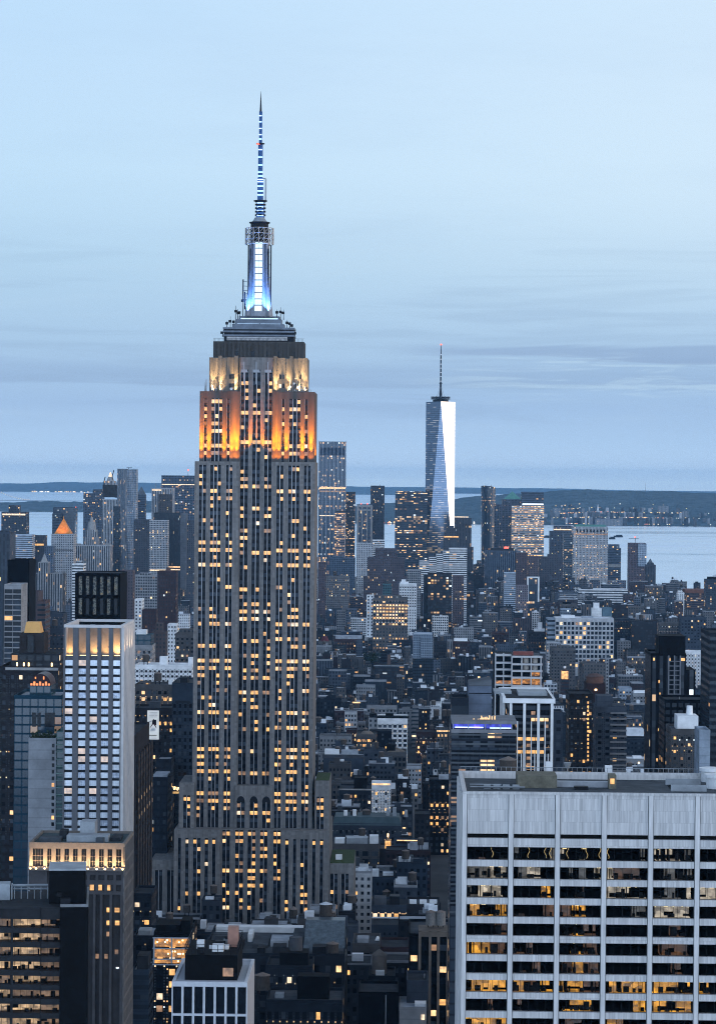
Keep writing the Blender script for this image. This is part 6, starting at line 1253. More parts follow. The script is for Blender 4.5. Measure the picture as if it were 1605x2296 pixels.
# ------------------------------------------------------------------ middle distance right of the limestone tower
B(L, 836, 914, 1343, 3650, d=40, c='tan', lit=.75, cell=(4.2, 4.4), W=dict(rows=8, n=80, w=.66, h=.55, warm=.15), lab='tan stepped loft building with brilliantly lit floors', an='the brilliantly lit tan loft', ex=[('box', 848, 900, 1336, {'d': 24, 'lit': .7, 'n': 'tier'}), ('box', 822, 838, 1335, {'y': 3, 'd': 20, 'zb': 1430, 'c': 'white', 'lit': .04, 'n': 'side_wing'})])
B(T, 926, 970, 1423, 2900, d=26, st='curtain', c='silver', lit=.04, cell=(1.8, 2.6), roof='w', lab='pale blue glass block floating over a darker glass base', an='the pale blue glass block', ex=[('box', 943, 970.5, 1430, {'y': -3, 'd': 2.9, 'zb': 1475, 'c': 'silver', 'st': 'curtain', 'n': 'glass_front'}), ('box', 925, 971, 1477, {'y': -6, 'd': 30, 'zb': 1640, 'c': 'black', 'st': 'curtain', 'lit': .05, 'cell': (2.5, 3.2), 'n': 'dark_base'})])
B(K, 751, 812, 1435, h=42, d=30, c='brick', lit=.14, cell=(4, 4), W=dict(rows=6, n=50, w=.4), roof='t', lab='red-brown hall under a long grey barrel roof', ex=[('box', 752, 811, 1427, {'d': 26, 'm': ROOFS, 'n': 'barrel_roof'})], an='the hall with the barrel roof')
B(A_, 757, 798, 1470, h=42, d=24, st='punched', c='tan', lit=.03, roof='w', lab='small tan block with faint windows and a pale roof, before the barrel roofed hall')
B(L, 714, 742, 1440, h=45, d=26, c='tan', lit=.06, W=dict(rows=8, n=40), ex=[('cyl', 717, 738, 1440, 1428, surf('red_dome', (.09, .03, .035)), 'dome', .5)], lab='tan stone building with a dark red dome beside the limestone skyscraper')
B(L, 727, 802, 1504, h=36, d=26, st='ribbon', c='dgrey', lit=.06, roof='t', lab='long dark low block with faint bands, below the small tan block')
B(L, 839, 905, 1493, h=42, d=30, st='ribbon', c='brown', lit=.12, cell=(5, 3.6), roof='t', ex=[('strip', 838, 906, 1492, 1494, GREYMETAL, 'roof_edge'), ('box', 868, 876, 1470, {'d': 5, 'm': surf('brown_stack', (.10, .07, .06)), 'n': 'chimney'})], lab='broad brown block with balcony bands and a chimney, near the pale blue glass block')
B(K, 880, 926, 1440, h=40, d=24, c='dgrey', lit=.35, roof='t', lab='dark block with a lit top floor, adjoining the pale blue glass block')
B(K, 973, 1004, 1442, h=45, d=24, c='brown', lit=.06, W=dict(rows=7, n=30), lab='brown brick block just beyond the pale blue glass block', ex=[('tank', 990, 2.6)])
B(K, 1015, 1053, 1440, h=52, d=26, c='brick', lit=.08, W=dict(rows=8, n=50, w=.42), roof='w', ex=[('box', 1018, 1048, 1433, {'d': 14, 'm': WHITE})], lab='red brick block with a white roof storey')
B(A_, 1003, 1014, 1438, h=50, d=20, st='vertical', c='pale', lit=.10, lab='narrow pale strip of a building against the red brick block')
B(L, 965, 1012, 1580, h=42, d=20, c='white', lit=.05, cell=(4.6, 5), W=dict(rows=3, n=30, w=.62, h=.66), roof='g', ex=[('box', 988, 1004, 1567, {'d': 5, 'm': WHITE})], lab='white building with tall arched windows behind three water tanks', an='the white arched building')
for px, lab in ((978, 'grey water tank on a steel stand, first of three before the white arched building'), (996, 'grey water tank in the middle of three before the white arched building'), (1008, 'grey water tank beside the blue-lit hotel, last of three in front of white arches')):
    pp = P(px, 1617, 2080); wt_ = thing('water_tower', lab, 'water tank', (pp.x, 2080, 0), 0, 'water tanks before the white arched building'); tank(wt_, 0, 0, 36, 2.4, 4.6, pp.z - 36 + 4)
    part('stair_tower', MB().box(-2.6, 2.6, -2.6, 2.6, 0, 36, (.3, .3)), facade('punched'), wt_, (*PAL['dgrey'], .05))
B(L, 846, 914, 1611, h=48, d=28, c='white', lit=.22, cell=(4.3, 4.2), W=dict(rows=9, n=90, w=.62, h=.6, warm=.3, cor=1.0, top=1.2), roof='t', lab='white loft building with paired windows under a black cornice', an='the white loft with the black cornice', ex=[('strip', 845, 915, 1606, 1611, BLACK, 'black_cornice'), ('box', 826, 846.5, 1612, {'y': 2, 'd': 24, 'zb': 1800, 'c': 'pale', 'lit': .1, 'n': 'side_wing'}), ('box', 828, 844, 1603, {'d': 6, 'm': BLACK}), ('box', 864, 882, 1602, {'d': 6, 'm': BLACK})])
B(L, 799, 844, 1650, h=47, d=24, c='tan', lit=.35, cell=(3.7, 4.1), W=dict(rows=8, n=60, w=.5, warm=.5), roof='g', lab='tan stone building with a curved pediment and arched lit windows', an='the tan pedimented building', ex=[('cyl', 806, 838, 1650, 1643, surf('tan_stone', (.13, .108, .09)), 'pediment', .6)])
ar = B('arcaded_building', 725, 815, 1700, h=50, d=30, c='grey', lit=.10, cell=(3.6, 4.4), roof='s', W=dict(rows=9, n=60, w=.5, cor=1.6, top=2.4), lab='grey stone building with a row of five great arches and a heavy dark cornice', an='the grey arcaded building', ex=[('strip', 723, 816, 1692, 1701, surf('dark_cornice', (.05, .055, .065)), 'cornice'), ('box', 727, 760, 1684, {'d': 8, 'm': WHITE}), ('box', 764, 802, 1686, {'d': 8, 'm': ROOFS}), ('tank', 756, 2.2)])
root, LX, LZ, zt, hw, Yf = ar
for i in range(5):
    x = LX(737 + i * 16.4); r_ = 2.05; q = MB(); z0 = LZ(1741); z1 = LZ(1728)
    ring = lambda rr_: [(x - rr_, z0)] + [(x + rr_ * math.cos(math.pi * (1 - j / 8)), z1 + rr_ * math.sin(math.pi * j / 8)) for j in range(9)] + [(x + rr_, z0)]
    A1, A2 = ring(r_), ring(r_ + .55)
    for j in range(len(A1) - 1): q.face([(A1[j][0], -1.0, A1[j][1]), (A1[j + 1][0], -1.0, A1[j + 1][1]), (A2[j + 1][0], -1.0, A2[j + 1][1]), (A2[j][0], -1.0, A2[j][1])]); q.face([(A1[j][0], -.4, A1[j][1]), (A1[j + 1][0], -.4, A1[j + 1][1]), (A1[j + 1][0], -1.0, A1[j + 1][1]), (A1[j][0], -1.0, A1[j][1])]); q.face([(A2[j + 1][0], -.4, A2[j + 1][1]), (A2[j][0], -.4, A2[j][1]), (A2[j][0], -1.0, A2[j][1]), (A2[j + 1][0], -1.0, A2[j + 1][1])])
    part('arch', q, surf('pale_stone', (.26, .26, .26)), root)
    q = MB(); q.face([(a, -.52, b_) for a, b_ in A1][::-1]); part('arched_window', q, LITB if 1 <= i else GLASS, root)
B(L, 862, 911, 1690, h=52, d=26, c='tan', lit=.10, cell=(3.5, 4.3), W=dict(rows=9, n=60, w=.66, h=.6, cor=.8), roof='t', lab='narrow tan temple-fronted building with big windows', an='the tan temple front', ex=[('pyr', 864, 909, 1690, 1680, surf('tan_stone', (.13, .108, .09))), ('box', 866, 886, 1672, {'d': 6, 'm': BLACK})])
B(L, 761, 833, 1773, h=48, d=30, c='dgrey', lit=.35, cell=(3.2, 4), W=dict(rows=6, n=70, w=.5, warm=.9), roof='t', lab='dark flat-roofed block with a pale cornice and a lit roof terrace', an='the dark terrace-roofed block', ex=[('strip', 760, 833, 1769, 1772, surf('pale_stone', (.26, .26, .26)), 'cornice'), ('box', 793, 822, 1748, {'d': 10, 'm': BLACK})])
B(L, 833, 876, 1762, 1665, d=20, c='white', lit=.30, cell=(6.2, 5), W=dict(rows=5, n=20, w=.22, h=.4), roof='w', lab='narrow white building with a few small windows beside the dark terrace-roofed block', ex=[('strip', 834, 874, 1757, 1760, LITB, 'lit_parapet')])
B(L, 738, 778, 1584, h=40, d=20, st='blank', c='white', lit=0, roof='w', lab='white cubic roof blocks beside the limestone skyscraper', ex=[('box', 742, 760, 1577, {'d': 8, 'm': WHITE})])
B(L, 778, 824, 1596, h=40, d=24, c='pale', lit=.12, roof='w', cell=(4, 4), W=dict(rows=6, n=40), ex=[('tank', 799, 2.6), ('strip', 790, 808, 1574, 1577, LITB, 'lit_sign')], lab='pale block with a white roof and a dark water tank')
B(L, 728, 776, 1650, h=42, d=24, st='blank', c='grey', lit=.02, roof='g', lab='blank grey party wall above the grey arcaded building', ex=[('tank', 757, 2.2)])
B(K, 777, 800, 1640, h=46, d=20, c='brick', lit=.30, W=dict(rows=5, n=20, w=.35), roof='t', lab='dark red brick slab with a few lit windows beside the tan pedimented building')
B(K, 933, 978, 1644, h=48, d=24, c='brick', lit=.20, cell=(4, 4), W=dict(rows=6, n=40, w=.4, warm=.9), roof='t', lab='dark brick block with a roof garden, between the white loft and the blue-lit hotel')
B(L, 979, 1012, 1640, h=50, d=24, c='tan', lit=.25, W=dict(rows=8, n=50), roof='g', lab='tan block with a lit parapet, adjoining the blue-lit hotel', ex=[('strip', 979, 1011, 1638, 1641, LITB, 'lit_parapet')])
B(L, 962, 1011, 1752, h=52, d=26, c='black', lit=.30, cell=(3.4, 4.2), W=dict(rows=8, n=60, w=.5, warm=.9), roof='t', lab='black block with amber windows in the shadow of the blue-lit hotel', ex=[('box', 984, 1006, 1742, {'m': ROOFS, 'd': 8})])
mn = B('mansard_building', 745, 900, 1851, h=48, d=30, c='grey', lit=.10, cell=(3.4, 4.2), W=dict(rows=7, n=100, w=.45, cor=.8), roof='t', lab='long stone building with a slate mansard roof', an='the long mansard-roofed building', ex=[('tank', 792, 2.4), ('tank', 820, 2.6)])
root, LX, LZ, zt, hw, Yf = mn
part('mansard_roof', MB().loft([[(-hw, -.5, zt), (hw, -.5, zt), (hw, 28, zt), (-hw, 28, zt)], [(-hw + 1.5, 2.5, LZ(1834)), (hw - 1.5, 2.5, LZ(1834)), (hw - 1.5, 25, LZ(1834)), (-hw + 1.5, 25, LZ(1834))]]), surf('teal_slate', (.05, .075, .085), .6, var=.2), root)
for px, h_ in ((770, 3), (790, 3.5), (865, 4), (880, 5)): part('rooftop_unit', MB().box(LX(px), LX(px + 8), 8, 12, LZ(1834), LZ(1834) + h_), WHITE if px < 800 else GREYMETAL, root)
o2 = B(L, 746, 850, 1897, h=52, d=28, c='tan', lit=.07, cell=(5.4, 4.4), W=dict(rows=9, n=70, w=.66, h=.62), roof='g', lab='tan modern block with wide dark windows and rooftop machinery', an='the tan modern block', ex=[('box', 750, 772, 1886, {'d': 8, 'm': WHITE}), ('box', 776, 824, 1884, {'d': 10, 'm': GREYMETAL}), ('box', 828, 848, 1880, {'d': 8, 'm': WHITE})])
B(L, 851, 884, 1908, h=46, d=24, st='blank', c='brown', lit=0, roof='g', lab='low brown block carrying a glowing glass lantern', ex=[('box', 863, 876, 1892, {'d': 4, 'm': LITA, 'n': 'glowing_lantern'}), ('cyl', 864, 875, 1892, 1884, surf('lantern_roof', (.3, .2, .12)), 'lantern_roof', .3), ('cyl', 868, 871, 1884, 1876, BULB, 'finial_lamp')])
B(L, 884, 945, 1897, h=44, d=24, c='slate', lit=.05, cell=(4.4, 5), W=dict(rows=4, n=30, w=.6, h=.6), roof='t', lab='slate block with a lamplit roof terrace', ex=[('box', 888, 930, 1889, {'d': 6, 'm': BLACKMETAL}), ('strip', 890, 940, 1884, 1886, LITB, 'terrace_lamps')])
B(L, 930, 964, 1830, h=48, d=24, c='brown', lit=.08, W=dict(rows=7, n=40), roof='t', lab='narrow brown block with arched upper windows, beside the amber-windowed black block', ex=[('cyl', 905, 915, 1838, 1822, ROOFS, 'roof_vent', .7)])
B(L, 833, 912, 2035, h=48, d=26, c='grey', lit=.35, cell=(3.4, 4.6), W=dict(rows=4, n=50, w=.6, h=.66, warm=.2), roof='t', lab='grey ornate block with a lit ground gallery and roof sheds', ex=[('box', 838, 866, 2020, {'d': 10, 'm': surf('dark_shed', (.06, .065, .075))}), ('box', 874, 896, 2016, {'d': 8, 'm': BLACKMETAL})])
B(L, 912, 986, 2034, h=48, d=24, c='brown', lit=.04, cell=(3.2, 4.6), W=dict(rows=4, n=50, w=.46, h=.6), roof='g', lab='brown block with round-headed windows and three pale skylights', ex=[('box', 918, 934, 2026, {'d': 4, 'm': WHITE, 'n': 'skylight'}), ('box', 941, 957, 2026, {'d': 4, 'm': WHITE, 'n': 'skylight'}), ('box', 963, 980, 2026, {'d': 4, 'm': WHITE, 'n': 'skylight'})])
B(L, 833, 912, 2080, h=46, d=22, st='blank', c='grey', lit=0, roof='t', lab='blank light grey wall with a roof pergola, below the grey ornate block', ex=[('strip', 860, 864, 2092, 2097, GLASS, 'window'), ('strip', 872, 876, 2092, 2097, GLASS, 'window'), ('strip', 884, 888, 2091, 2097, GLASS, 'window'), ('box', 834, 911, 2058, {'zb': 2061, 'd': .5, 'y': 1, 'm': WHITE, 'n': 'pergola_beam'})])
dt = B(T, 917, 1026, 2101, 1010, d=34, st='blank', c='black', lit=.14, cell=(3.4, 4.2), W=dict(rows=10, n=80, w=.7, h=.55, warm=.3), roof='g', lab='black tower with tan stone piers and twin water tanks on its roof', an='the twin-tank tower', ex=[])
root, LX, LZ, zt, hw, Yf = dt; q = MB()
for a, b_ in ((938, 944), (961, 967), (980, 986), (1001, 1007)): q.box(LX(a), LX(b_), -1.3, 0, 0, LZ(2089), bot=True)
q.box(LX(938), LX(1007), -1.2, 14, zt + .1, LZ(2089), bot=True); part('stone_pier', q, surf('tan_stone', (.13, .108, .09)), root)
for px in (966, 988): tank(root, LX(px), 7, LZ(2086), 2.0, 5.0, .8, bar=surf('grey_tank_wood', (.16, .155, .15), .9, scale=1.2))
B(L, 791, 852, 2122, h=60, d=26, c='tan', lit=.02, cell=(3.6, 4.4), W=dict(rows=6, n=50, w=.66, h=.62), roof='g', lab='tan office block with grouped dark windows and a white skylight', ex=[('box', 800, 826, 2112, {'d': 8, 'm': ROOFS}), ('pyr', 840, 852, 2121, 2112, WHITE)])
B(K, 852, 917, 2130, h=58, d=24, c='brick', lit=.06, cell=(4.2, 4.4), W=dict(rows=5, n=30, w=.36), roof='t', lab='dark red-brown block with two tiny lamps beside the tan office block')
ot = B(L, 826, 886, 2195, h=62, d=20, st='blank', c='dgrey', lit=.05, roof='t', lab='dark block with an octagonal stone tank house on its roof', ex=[('cyl', 833, 867, 2194, 2152, surf('tank_house_stone', (.20, .17, .15)), 'tank_house'), ('cyl', 832, 868, 2152, 2139, surf('tank_house_roof', (.15, .13, .115)), 'tank_house_roof', .1), ('box', 842, 862, 2180, {'d': 3, 'm': WHITE, 'y': 1})])
B(L, 912, 960, 2206, 975, d=20, st='blank', c='grey', lit=0, roof='t', lab='blank grey wall with a tall vent pipe, below the black twin-tank tower', ex=[('cyl', 950, 953, 2206, 2196, GREYMETAL, 'vent_pipe')])
B(L, 895, 956, 2266, h=66, d=20, st='blank', c='pale', lit=.0, roof='s', lab='pale rendered block with one bright window near the picture bottom', ex=[('strip', 944, 952, 2276, 2287, LITC, 'window'), ('box', 930, 955, 2258, {'d': 5, 'm': WHITE})])
B(L, 804, 893, 2232, h=70, d=22, st='blank', c='black', lit=.04, roof='t', lab='big black block with a thin pale corner line near the picture bottom', ex=[('strip', 864, 866, 2232, 2330, GREYMETAL, 'pipe')])
B(L, 597, 768, 2250, 955, d=24, c='dgrey', lit=.75, cell=(2.6, 4.6), W=dict(rows=4, n=80, w=.6, h=.6, warm=.9), roof='g', lab='low dark block with a long row of glowing amber windows', an='the block with the amber window row', ex=[('box', 665, 737, 2198, {'d': 8, 'm': BLACK, 'n': 'plant_room'}), ('box', 614, 634, 2240, {'d': 5, 'm': GREYMETAL}), ('tank', 584, 2.8)])
B(L, 598, 700, 2172, 983, d=20, c='dgrey', lit=.25, cell=(3.6, 4.4), W=dict(rows=3, n=20, w=.5, warm=.9), roof='t', lab='small dark block with a bright amber window pair, below the big grey roof', ex=[('box', 626, 690, 2142, {'d': 10, 'm': BLACK}), ('cyl', 646, 676, 2142, 2112, surf('grey_tank', (.07, .075, .085)), 'round_tank')])
# big grey roofed block in front of the limestone tower with a shed and a water tower
gr = B(L, 455, 772, 2145, 1010, d=62, c='dgrey', lit=.04, cell=(4.2, 4.6), W=dict(rows=5, n=80, w=.5, h=.55), roof='g', lab='broad block with a big grey roof and white sheds, below the limestone skyscraper', an='the big grey roof')
root, LX, LZ, zt, hw, Yf = gr
for px0, px1, y0, y1, hh, m in ((462, 668, 52, 58, 2.2, WHITE), (600, 655, 20, 34, 2.4, ROOFS), (560, 596, 16, 40, 1.6, ROOFG), (650, 676, 24, 44, 3.5, ROOFG), (500, 540, 14, 26, 3, BLACKMETAL), (575, 592, 6, 12, 2, DARKMETAL), (470, 492, 30, 40, 2.2, ROOFG), (545, 556, 30, 42, 3.2, WHITE), (610, 640, 4, 12, 3.0, TAR), (700, 730, 2, 9, 3.4, BLACKMETAL), (735, 768, 3, 9, 1.8, ROOFG)): part('roof_shed', MB().box(LX(px0), LX(px1), y0, y1, zt, zt + hh), m, root)
part('glazed_shed', MB().loft([[(LX(677), 12, zt), (LX(771), 12, zt), (LX(771), 40, zt), (LX(677), 40, zt)], [(LX(679), 30, zt + 9), (LX(769), 30, zt + 9), (LX(769), 38, zt + 9), (LX(679), 38, zt + 9)]]), surf('weathered_glazing', (.09, .11, .125), .35, .2, var=.45, scale=.5), root)
for px, yy, r_, h_ in ((660, 4, 2.6, 4.2), (745, -6, 2.4, 3.4)): tank(root, LX(px), max(3, yy), zt, r_, h_, 1.2)
tank(root, LX(723), 40, zt + 1, 2.5, 4.6, 8.2, lid=surf('pale_tank_roof', (.55, .57, .6), .5))
# amber-lit terrace building lower left of centre
tb = B(L, 345, 428, 2098, 900, d=26, st='punched', c='black', lit=.35, cell=(4.5, 4.2), W=dict(rows=12, n=70, w=.5, warm=.95), roof='g', lab='dark block whose open amber-lit top floors glow beside the stone piers', an='the amber-lit terrace block', ex=[('box', 346, 400, 2081, {'d': 12, 'm': BLACK}), ('box', 402, 424, 2072, {'d': 10, 'm': BLACK})])
root, LX, LZ, zt, hw, Yf = tb
TE = room_mat('amber_terrace', (1.0, .42, .08), .85)
for ya, yb in ((2104, 2123), (2129, 2147), (2152, 2160)):
    for xa, xb in ((347, 384), (387, 425)): part('lit_gallery', MB().box(LX(xa), LX(xb), -.75, -.6, LZ(yb), LZ(ya), bot=True), TE, root)
q = MB()
for y in (2102, 2126, 2150, 2162): q.box(-hw - .3, hw + .3, -1.3, -.4, LZ(y + 2), LZ(y), bot=True)
for x in (346, 385.5, 426): q.box(LX(x) - .25, LX(x) + .25, -1.2, -.4, LZ(2160), LZ(2104), bot=True)
part('gallery_frame', q, surf('pale_blue_frame', (.30, .33, .37), .6), root)
q = MB(); r = random.Random(6)
for i in range(16): px, py = r.uniform(349, 424), r.choice([2108, 2112, 2133, 2138, 2155]); q.box(LX(px), LX(px) + .5, -.95, -.78, LZ(py + 2), LZ(py - 1), bot=True)
part('gallery_lamps', q, BULB, root)['kind'] = 'stuff'
B(L, 296, 334, 2182, 960, d=22, st='ribbon', c='slate', lit=.02, roof='w', lab='small block with a pale roof in the dark gap, beside the amber-lit terrace block', ex=[('box', 304, 330, 2150, {'d': 10, 'm': TAR})])
B(L, 300, 346, 2105, 1015, d=24, c='dgrey', lit=.08, W=dict(rows=6, n=30), roof='s', lab='dark low block with grey roof hut below the lower stone wing', ex=[('box', 306, 334, 2094, {'d': 8, 'm': GREYMETAL})])
B(L, 297, 340, 2010, 1085, d=22, c='dgrey', lit=.08, W=dict(rows=6, n=30), roof='t', lab='dark street block at the end of the dark avenue beside the limestone skyscraper')

# ------------------------------------------------------------------ right hand mid-ground
cs_ = B('construction_block', 1147, 1214, 1470, 1950, d=34, st='blank', c='black', lit=.0, roof='g', par=.2, lab='half-built concrete block of stacked white frames lit orange inside', an='the half-built concrete block', ex=[('box', 1109, 1147.5, 1468, {'y': 6, 'd': 26, 'zb': 1700, 'c': 'black', 'st': 'blank', 'n': 'rear_wing'})])
root, LX, LZ, zt, hw, Yf = cs_; q = MB(); O_ = MB(); cy = MB()
for y in (1470, 1487, 1502, 1517, 1536, 1553): q.box(-hw - .3, hw + .3, -6, 0, LZ(y + 4), LZ(y), bot=True); q.box(LX(1110), -hw - .3, -1, 6, LZ(y + 2), LZ(y - 2), bot=True)
for x in (1147, 1169, 1190, 1212): q.box(LX(x) - .4, LX(x) + .4, -5.8, -.02, LZ(1620), LZ(1470), bot=True)
for x in (1111, 1129): q.box(LX(x) - .4, LX(x) + .4, -.8, 5.8, LZ(1620), LZ(1466), bot=True)
part('concrete_frame', q, surf('pale_concrete', (.36, .36, .37)), root)
for a, b_, ya, yb in ((1148, 1168, 1522, 1535), (1191, 1211, 1522, 1535), (1149, 1189, 1541, 1552), (1112, 1146, 1527, 1538), (1191, 1210, 1508, 1515), (1170, 1189, 1523, 1533)): O_.box(LX(a), LX(b_), -.5, -.05, LZ(yb), LZ(ya), bot=True)
part('work_lights', O_, room_mat('work_glow', (1.0, .40, .08), .55), root)
for px in (1179, 1199):
    for ya, yb in ((1486, 1474), (1501, 1491)): cy.cyl(LX(px), -2, LZ(ya), LZ(yb), 2.2, None, 12)
part('column_form', cy, surf('formwork', (.36, .32, .28)), root)
part('parapet_netting', MB().box(LX(1150), LX(1195), -4, 2, zt + .3, LZ(1461)), surf('red_netting', (.20, .07, .06)), root)
# grey windowless tower and blue-lit hotel
gt = B(T, 1051, 1102, 1540, 1060, d=22, st='blank', c=(.12, .13, .15), lit=0, roof='t', par=.2, lab='windowless grey slab with a slanted top, behind the blue-lit roof terrace', an='the windowless grey slab')
root, LX, LZ, zt, hw, Yf = gt
part('slanted_crown', MB().loft([[(-hw, 0, zt + .3), (hw, 0, zt + .3), (hw, 20, zt + .3), (-hw, 20, zt + .3)], [(-hw, 0, LZ(1533)), (hw, 0, LZ(1525)), (hw, 20, LZ(1525)), (-hw, 20, LZ(1533))]]), facade('blank'), root, (.10, .11, .125, 0)); part('joint', MB().box(-hw, hw, -.04, 0, LZ(1556), LZ(1554)), BLACK, root)
B(T, 1012, 1050, 1572, 1045, d=20, st='ribbon', c='dgrey', lit=.04, cell=(8, 8), roof='t', lab='squat dark grey block adjoining the windowless grey slab')
hb_ = B('hotel', 1012, 1158, 1636, 860, d=40, st='curtain', c='dgrey', lit=.06, cell=(3.0, 3.6), roof='t', par=.3, lab='dark glass hotel with a glowing blue rooftop bar', an='the blue-lit hotel')
root, LX, LZ, zt, hw, Yf = hb_
part('roof_beam', MB().box(-hw, hw, -.3, 22, LZ(1624), LZ(1617), bot=True), surf('grey_fascia', (.16, .165, .18)), root); part('parapet_wall', MB().box(-hw - .1, hw + .1, -.5, -.1, LZ(1644), LZ(1636), bot=True), surf('grey_fascia', (.16, .165, .18)), root)
mb_, k = new_mat('blue_bar'); pos = k.n('ShaderNodeNewGeometry').outputs['Position']; nn = k.n('ShaderNodeTexNoise', i_Vector=pos, i_Scale=.5, i_Detail=2.0).outputs[0]
finish(mb_, k, Base_Color=(.02, .02, .1), Emission_Color=k.mix(k.mr(nn, .58, .75), (.05, .07, .75), (.45, .15, .95)), Emission_Strength=k.mr(nn, .3, .65, .12, 1.2, False)); mb_.cycles.emission_sampling = 'NONE'
part('blue_bar', MB().box(-hw + .3, LX(1147), .5, 1.0, LZ(1636), LZ(1624), bot=True), mb_, root)
q = MB().box(LX(1020), LX(1083), -.1, .3, LZ(1633), LZ(1630.6), bot=True).box(LX(1098), LX(1145), -.1, .3, LZ(1634), LZ(1631.6), bot=True); part('neon_tube', q, glow_mat('blue_neon', (.35, .5, 1.0), 3.0, .2), root)
for px in (1016, 1050, 1088, 1122, 1147): part('bar_post', MB().box(LX(px) - .15, LX(px) + .15, -.2, .4, LZ(1636), LZ(1624), bot=True), GREYMETAL, root)
q = MB(); r = random.Random(2)
for i in range(16): px = r.uniform(1060, 1112); q.cyl(LX(px), 4, LZ(1616), LZ(1616 - r.uniform(1, 9)), .22, None, 5)
part('terrace_lamps', q, glow_mat('terrace_bulb', (1.0, .62, .3), 1.3, 0), root)['kind'] = 'stuff'
cells = []
for j in range(19):
    for i in range(9): cells.append((-hw + 2 * hw * (i + .5) / 9, -.08, LZ(1655 + j * 21), 2 * hw / 9 * .92, 2.0, 1 if (j, i) in ((0, 5), (3, 4), (4, 5), (4, 4), (3, 5)) else 3 if (j, i) in ((0, 6), (4, 1), (7, 0), (9, 0)) else 4 if rnd.random() < .2 else 5))
windows(root, cells, 90)
q = MB()
for j in range(20): q.box(-hw - .1, hw + .1, -.45, 0, LZ(1650 + j * 21), LZ(1646 + j * 21), bot=True)
part('balcony_band', q, surf('dark_band', (.07, .08, .09)), root)
for (px, py, w_, m) in ((1016, 1705, 3, LITA), (1018, 1722, 4, LITC), (1019, 1800, 4, LITA), (1015, 1898, 4, LITA)): pass
# black building with white columns
wc = B(T, 1141, 1240, 1577, 900, d=42, st='ribbon', c='black', lit=.10, cell=(3.2, 3.4), roof='g', par=.0, lab='black office building with full-height white columns under a white roof slab', an='the black building with white columns')
root, LX, LZ, zt, hw, Yf = wc
part('roof_slab', MB().box(-hw - 2.2, hw + .6, -1.6, 40, zt + .07, LZ(1566), bot=True).box(-hw - 2.2, -hw - 1.2, -1.6, 40, LZ(1566), LZ(1563)).box(-hw - 1.2, hw + .6, 39, 40, LZ(1566), LZ(1562)), WHITE, root)
part('roof_deck', MB().box(-hw - 1.1, hw - .3, -.9, 38.9, LZ(1566) + .004, LZ(1566) + .05), TAR, root)
part('roof_plant', MB().box(-4, 6, 10, 24, LZ(1566), LZ(1558)).box(-12, -6, 16, 30, LZ(1566), LZ(1560)), GREYMETAL, root)
for px, w_, yt_ in ((1145, 2.4, 1577), (1175.5, 2.4, 1577), (1207, 2.4, 1577), (1237, 2.4, 1577), (1160, 1.0, 1617), (1191, 1.0, 1617), (1222, 1.0, 1617)): part('column', MB().box(LX(px) - w_ * .19, LX(px) + w_ * .19, -1.4, -.5, 0, LZ(yt_) - .02, bot=True), WHITE, root)
for j in range(4): part('column', MB().box(-hw - 2.0, -hw - 1.2, 4 + j * 9, 4.8 + j * 9, 0, zt, bot=True), WHITE, root)
q = MB()
for j in range(9): q.box(-hw, hw, -.3, -.02, LZ(1610 + j * 14.5), LZ(1604 + j * 14.5), bot=True)
part('spandrel', q, surf('dark_spandrel', (.07, .075, .085)), root)
cells = []
for j in range(9):
    for i in range(10): cells.append((-hw + 2 * hw * (i + .5) / 10, -.06, LZ(1603 + j * 14.5), 2 * hw / 10 * .9, 1.2, (0 if j in (4, 6) and i < 8 else 1 if j == 1 and i > 4 and rnd.random() < .7 else 3 if rnd.random() < .08 else 5)))
windows(root, cells, 90)
B(K, 1276, 1330, 1560, 1500, d=30, c=(.025, .02, .018), lit=.16, cell=(3.3, 3.4), W=dict(rows=16, n=90, w=.4, warm=.98), roof='t', lab='dark brown brick tower with a column of amber stair windows', an='the dark brick tower', ex=[('strip', 1313, 1317, 1562 + 0, 1564, LITA, 'stair_window')] + [('strip', 1316, 1320, 1573 + i * 9.2, 1578 + i * 9.2, LITA, 'stair_window') for i in range(15)])
B(K, 1315, 1357, 1537, 1620, d=24, st='blank', c='brick', lit=.0, roof='t', lab='round-topped reddish tank house tower behind the dark brick tower', ex=[('cyl', 1317, 1356, 1537, 1520, surf('terracotta_drum', (.12, .065, .05)), 'tank_house'), ('cyl', 1314, 1358, 1520, 1513, surf('brown_cap', (.09, .06, .055)), 'tank_house_roof', .3), ('strip', 1333, 1338, 1545, 1549, BULB, 'lamp')])
bt = B(A_, 1336, 1404, 1590, 1540, d=30, c=(.085, .09, .10), lit=.10, cell=(4.2, 3.3), W=dict(rows=13, n=80, w=.5, warm=.7), roof='g', lab='grey balconied apartment tower with a stepped top', an='the grey balconied tower', ex=[('box', 1340, 1375, 1563, {'d': 16, 'n': 'tier', 'st': 'blank'}), ('box', 1366, 1402, 1584, {'d': 18, 'n': 'tier'})])
root, LX, LZ, zt, hw, Yf = bt; q = MB()
for j in range(13): q.box(LX(1368), LX(1405), -1.6, 0, LZ(1600 + j * 13) - .25, LZ(1600 + j * 13) + .75, bot=True)
part('balcony', q, surf('grey_balcony', (.20, .205, .215)), root)
bk = B(T, 1459, 1538, 1470, 1450, d=34, st='vertical', c='black', lit=.05, cell=(4, 3.6), roof='t', lab='tall black tower with grey fins and a blunt dark crown', an='the black twin tower', ex=[('box', 1479, 1539, 1428, {'c': (.03) if False else 'black', 'st': 'blank', 'd': 20, 'n': 'crown', 'zb': 1470}), ('box', 1524, 1560, 1503, {'c': 'black', 'y': 2, 'd': 26, 'zb': 1800, 'n': 'shoulder'})])
root, LX, LZ, zt, hw, Yf = bk; q = MB()
